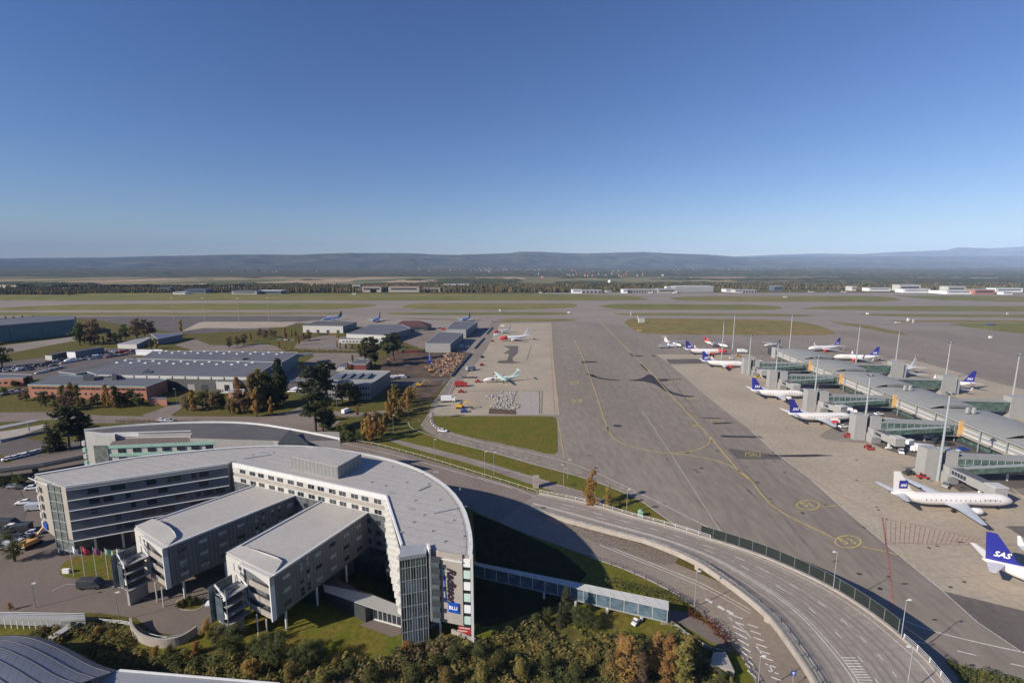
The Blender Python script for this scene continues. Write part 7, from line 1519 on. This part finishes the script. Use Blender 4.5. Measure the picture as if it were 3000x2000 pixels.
# ---------------------------------------------------------------- far woodland beyond the runway
M['farwood']=mat('far autumn woodland',(.13,.105,.05),.95,c2=(.05,.058,.03),scale=.035,det=5,spec=.03,var2=.35,scale2=.11)
M['farwood2']=mat('far rusty woodland',(.19,.13,.062),.95,c2=(.09,.08,.042),scale=.05,det=5,spec=.03,var2=.3,scale2=.11)
def wood(name,label,px0,px1,ys,depth,n,h0,h1,seed,mats=('farwood','farwood2'),p2=.35,gaps=()):
    rg=random.Random(seed); v=[];f=[];mm=[]
    for _ in range(n):
        px=rg.uniform(px0,px1); 
        yb=np.interp(px,[q[0] for q in ys],[q[1] for q in ys]); X,Y=P('S',px,yb); d=rg.random()**1.3*depth; k=(Y+d)/Y; X*=k; Y+=d
        if any(a<px<b_ and d<dd for a,b_,dd in gaps): continue
        h=rg.uniform(h0,h1)*(1+.2*d/depth); r=h*rg.uniform(.18,.34); con=rg.random()<.35
        prof=[(0.05,.75),(.3,1.),(.6,.72),(.85,.35),(1.,.03)] if not con else [(.05,.8),(.35,.6),(.7,.3),(.9,.12),(1.,.02)]
        o=len(v); m_=6
        for (z,w_) in prof:
            for j in range(m_): a=j*6.283/m_+z*2; rr=r*w_*rg.uniform(.75,1.25); v.append((X+math.cos(a)*rr,Y+math.sin(a)*rr,z*h*(1+rg.uniform(-.05,.05))))
        for i in range(4):
            for j in range(m_): f.append((o+i*m_+j,o+i*m_+(j+1)%m_,o+(i+1)*m_+(j+1)%m_,o+(i+1)*m_+j)); mm.append(1 if (_%100)<p2*100 else 0)
    me=bpy.data.meshes.new(name); me.from_pydata(v,[],f)
    for m in mats: me.materials.append(M[m])
    me.polygons.foreach_set('material_index',mm); o=link(name,me); tag(o,label,'woodland',kind='stuff')
wood('far_woodland','belt of dark and rusty woodland beyond the runway at the left',-250,760,[(-300,864),(200,863),(260,859),(760,857)],330,2600,7,13,1,p2=.25)
wood('far_woodland','belt of rusty autumn woodland beyond the runway in the middle',740,1720,[(740,859),(1100,857),(1400,857),(1720,856.5)],320,2700,10,17,2,p2=.34,gaps=((1050,1230,25),))
wood('far_woodland','belt of mixed woodland behind the white hangars at the right',1700,3300,[(1700,853),(1900,850),(2300,848),(2700,850),(3300,853)],300,3200,9,16,3,p2=.3)
tree('green','Z1',640,585,530,'lone dark green tree standing forward of the far left woodland',None)
# ---------------------------------------------------------------- far buildings
def farb(name,c,x0,y0,x1,y1,m,label,roof='rooflt',dep=30,bays=0,baym='steeld',cat='building'):
    a_,b2=P(c,x0,y1),P(c,x1,y1); z=0.5
    while z<60 and P(c,x0,y0,z)[1]>a_[1]: z+=.5
    t=thing(name,label,cat,((a_[0]+b2[0])/2,a_[1],0)); b=MB(); q=[a_,b2,(b2[0],b2[1]+dep),(a_[0],a_[1]+dep)]; b.prism(q,0,z,0); b.build('wall',m,t); b=MB(); b.prism([(q[0][0]-1,q[0][1]-1),(q[1][0]+1,q[1][1]-1),(q[2][0]+1,q[2][1]+1),(q[3][0]-1,q[3][1]+1)],z,z+.6,0); b.build('roof',roof,t)
    L=math.dist(a_,b2)
    for k in range(bays): b=MB(); winquad(b,b2,a_,L*(k+.2)/bays,L*(k+.75)/bays,.1,z*.72,off=.3); b.build('hangar_door',baym,t)
    if not bays: b=MB(); winquad(b,b2,a_,L*.08,L*.92,z*.45,z*.72,off=.3); b.build('window_band','glass',t)
for a in [('low_hangar','Z3',555,530,640,561,'signwhite','white block at the left end of the row beyond the runway'),('low_hangar','Z3',640,534,822,561,'panelmid','low white hangar with dark doors left of centre beyond the runway','rooflt',30,5),
 ('low_hangar','Z3',868,540,915,551,'panelw','tiny white hut between the two white hangars beyond the runway'),('white_hangar','Z3',1020,527,1062,560,'signwhite','white end block of the many door hangar beyond the runway'),('white_hangar','Z3',1062,527,1335,558,'panelmid','long hangar with many dark doors beyond the runway','rooflt',30,11),
 ('white_hangar','Z3',1340,522,1500,560,'panelmid','pale wide hangar left of the tall ribbed one beyond the runway'),('ribbed_hangar','Z3',1500,502,1850,551,'panelmid','tallest long ribbed white hangar beyond the runway','signwhite',40,22,'steel'),('ribbed_hangar','Z3',1425,502,1500,532,'signwhite','bright white block at the left end of the ribbed hangar'),
 ('low_hangar','Z3',1962,525,2035,550,'signwhite','small white block right of the ribbed hangar'),('low_hangar','Z3',2050,530,2115,556,'panelw','pale block next to the dark doored shed beyond the runway'),('low_hangar','Z3',2118,532,2250,556,'panelmid','dark doored shed right of the ribbed hangar','rooflt',30,5),
 ('dark_block','Z4',55,498,135,540,'bluewall','dark square block beyond the runway at the right'),('low_hangar','Z4',770,500,810,540,'panelw','small cream block behind the tiny airliners'),('low_hangar','Z4',925,514,1125,542,'signwhite','long white low building right of the tiny airliners'),
 ('cream_building','Z4',1205,485,1400,540,'panelw','cream building with raised roof beyond the runway at the right'),('low_hangar','Z4',1240,522,1490,556,'signwhite','white building in front of the cream one beyond the runway'),
 ('low_hangar','Z4',1555,538,1640,562,'signwhite','short white building beyond the runway near the right'),('cream_building','Z4',1650,500,1815,545,'panelw','second cream building beyond the runway near the right border'),('low_hangar','Z4',1640,540,1870,570,'signwhite','long white building in front of the second cream one'),
 ('red_building','Z4',1895,530,2080,572,'brick','reddish building beyond the runway near the right border'),('white_building','Z4',2090,516,2340,552,'signwhite','white building with green roof at the far right','mint'),('low_hangar','Z4',2160,550,2245,574,'signwhite','small white block before the green roofed building'),
 ('red_roof_house','Z2',975,500,1150,552,'panelb','reddish house in the far woodland left of centre','brick'),('red_roof_house','Z2',1050,515,1108,552,'signwhite','white house front among the reddish roofs in the far woodland'),('red_roof_house','Z2',1218,500,1500,552,'panelb','longest red roofed building in the far woodland','brick'),
 ('grey_block','Z2',1520,515,1690,552,'panelb','beige block right of the long red roofed building','panelb'),('cream_building','Z2',1720,478,1955,520,'panelw','long cream building rising behind the far woodland','panelw'),('low_dark_building','Z2',-10,540,230,568,'bluewall','low dark blue building left of the rusty woodland','signwhite'),
 ('white_building','Z1',1592,552,1697,570,'signwhite','white low building beyond the far left grass'),('blue_hall','Z1',1700,528,1890,562,'bluewall','blue roofed hall beyond the far left grass','bluewall'),('dark_block','Z1',1450,512,1562,552,'bluewall','dark hall before the far left woodland','roofgr'),('white_building','Z1',2130,542,2360,572,'panelmid','white edged dark roofed hall left of the rusty woodland','bluewall'),
 ('grey_block','Z2',888,480,960,545,'panelb','pale house at the left edge of the reddish roofs','roofgr')]:
    farb(*a)
X,Y=P('Z3',895,505); b=MB(); b.tube([(X,Y,0),(X,Y,16)],1.2,8); t=thing('radar_dome','white round radar dome on a mast above the far woodland','radar dome',(X,Y,0)); b.build('mast','steel',t)
b=MB(); b.tube([(X,Y,15),(X,Y,16),(X,Y,18),(X,Y,21),(X,Y,24),(X,Y,26),(X,Y,26.8)],[2.5,4.5,6,6.5,5.6,3.2,.3],12); b.build('dome','signwhite',t,smooth=True)
# villages on the far plain
vb=MB(); rg=random.Random(44)
for cx_,cy_,sx_,n in ((700,3600,500,45),(1300,5200,700,60),(-600,5800,900,40),(300,6300,800,60),(2600,6500,900,50),(4200,7200,1000,40),(-2500,5200,900,25),(900,4500,400,35),(5600,6800,900,25),(-300,7200,800,35)):
    for _ in range(n//2):
        x=cx_+rg.gauss(0,sx_*.5); y=cy_+rg.gauss(0,250); w_=rg.uniform(8,22); z=rg.uniform(10,17)+float(np.interp(y,[3000,6000,9000],[0,22,45])); vb.obox(x,y,-4,z,w_,rg.uniform(8,14),rg.uniform(0,3),rg.choice([0,0,1,1]))
tag(vb.build('distant_villages',['panelb','brick']),'scattered pale houses of distant villages at the foot of the hills','village',kind='stuff')
# ================================================================ HAZE
M['haze']=bpy.data.materials.new('haze'); M['haze'].use_nodes=True; nt=M['haze'].node_tree; nt.nodes.remove(nt.nodes['Principled BSDF']); pv=nt.nodes.new('ShaderNodeVolumePrincipled')
pv.inputs['Color'].default_value=(.49,.67,1,1); pv.inputs['Density'].default_value=HAZE; pv.inputs['Anisotropy'].default_value=-.3; nt.links.new(pv.outputs[0],nt.nodes['Material Output'].inputs['Volume'])
b=MB(); b.box(-30000,30000,-800,23500,-12,1150); hz_=tag(b.build('haze','haze'),'thin blue haze over the whole airfield and hills','haze',kind='stuff')

# ================================================================ labels: tell repeats apart by their order in view
ORD='first second third fourth fifth sixth seventh eighth ninth tenth eleventh twelfth thirteenth fourteenth'.split(); NUM='one two three four five six seven eight nine ten eleven twelve thirteen fourteen'.split()
byl={}
for o in sc.objects:
    if o.parent is None and o.get('label') and o.get('kind') is None: byl.setdefault(o['label'],[]).append(o)
for lb,os_ in byl.items():
    n=len(os_)
    if 1<n<=14:
        os_.sort(key=lambda o:o.location.x/max(1,o.location.y))
        for i,o in enumerate(os_):
            s_='%s, %s of %s from left'%(lb,ORD[i],NUM[n-1])
            if n==2: s_=('left one of two: ' if i==0 else 'right one of two: ')+lb
            if len(s_.split())>16: s_='%s, %s from left'%(lb,ORD[i])
            if len(s_.split())>16: s_=ORD[i]+' '+lb
            if len(s_.split())<=16: o['label']=s_
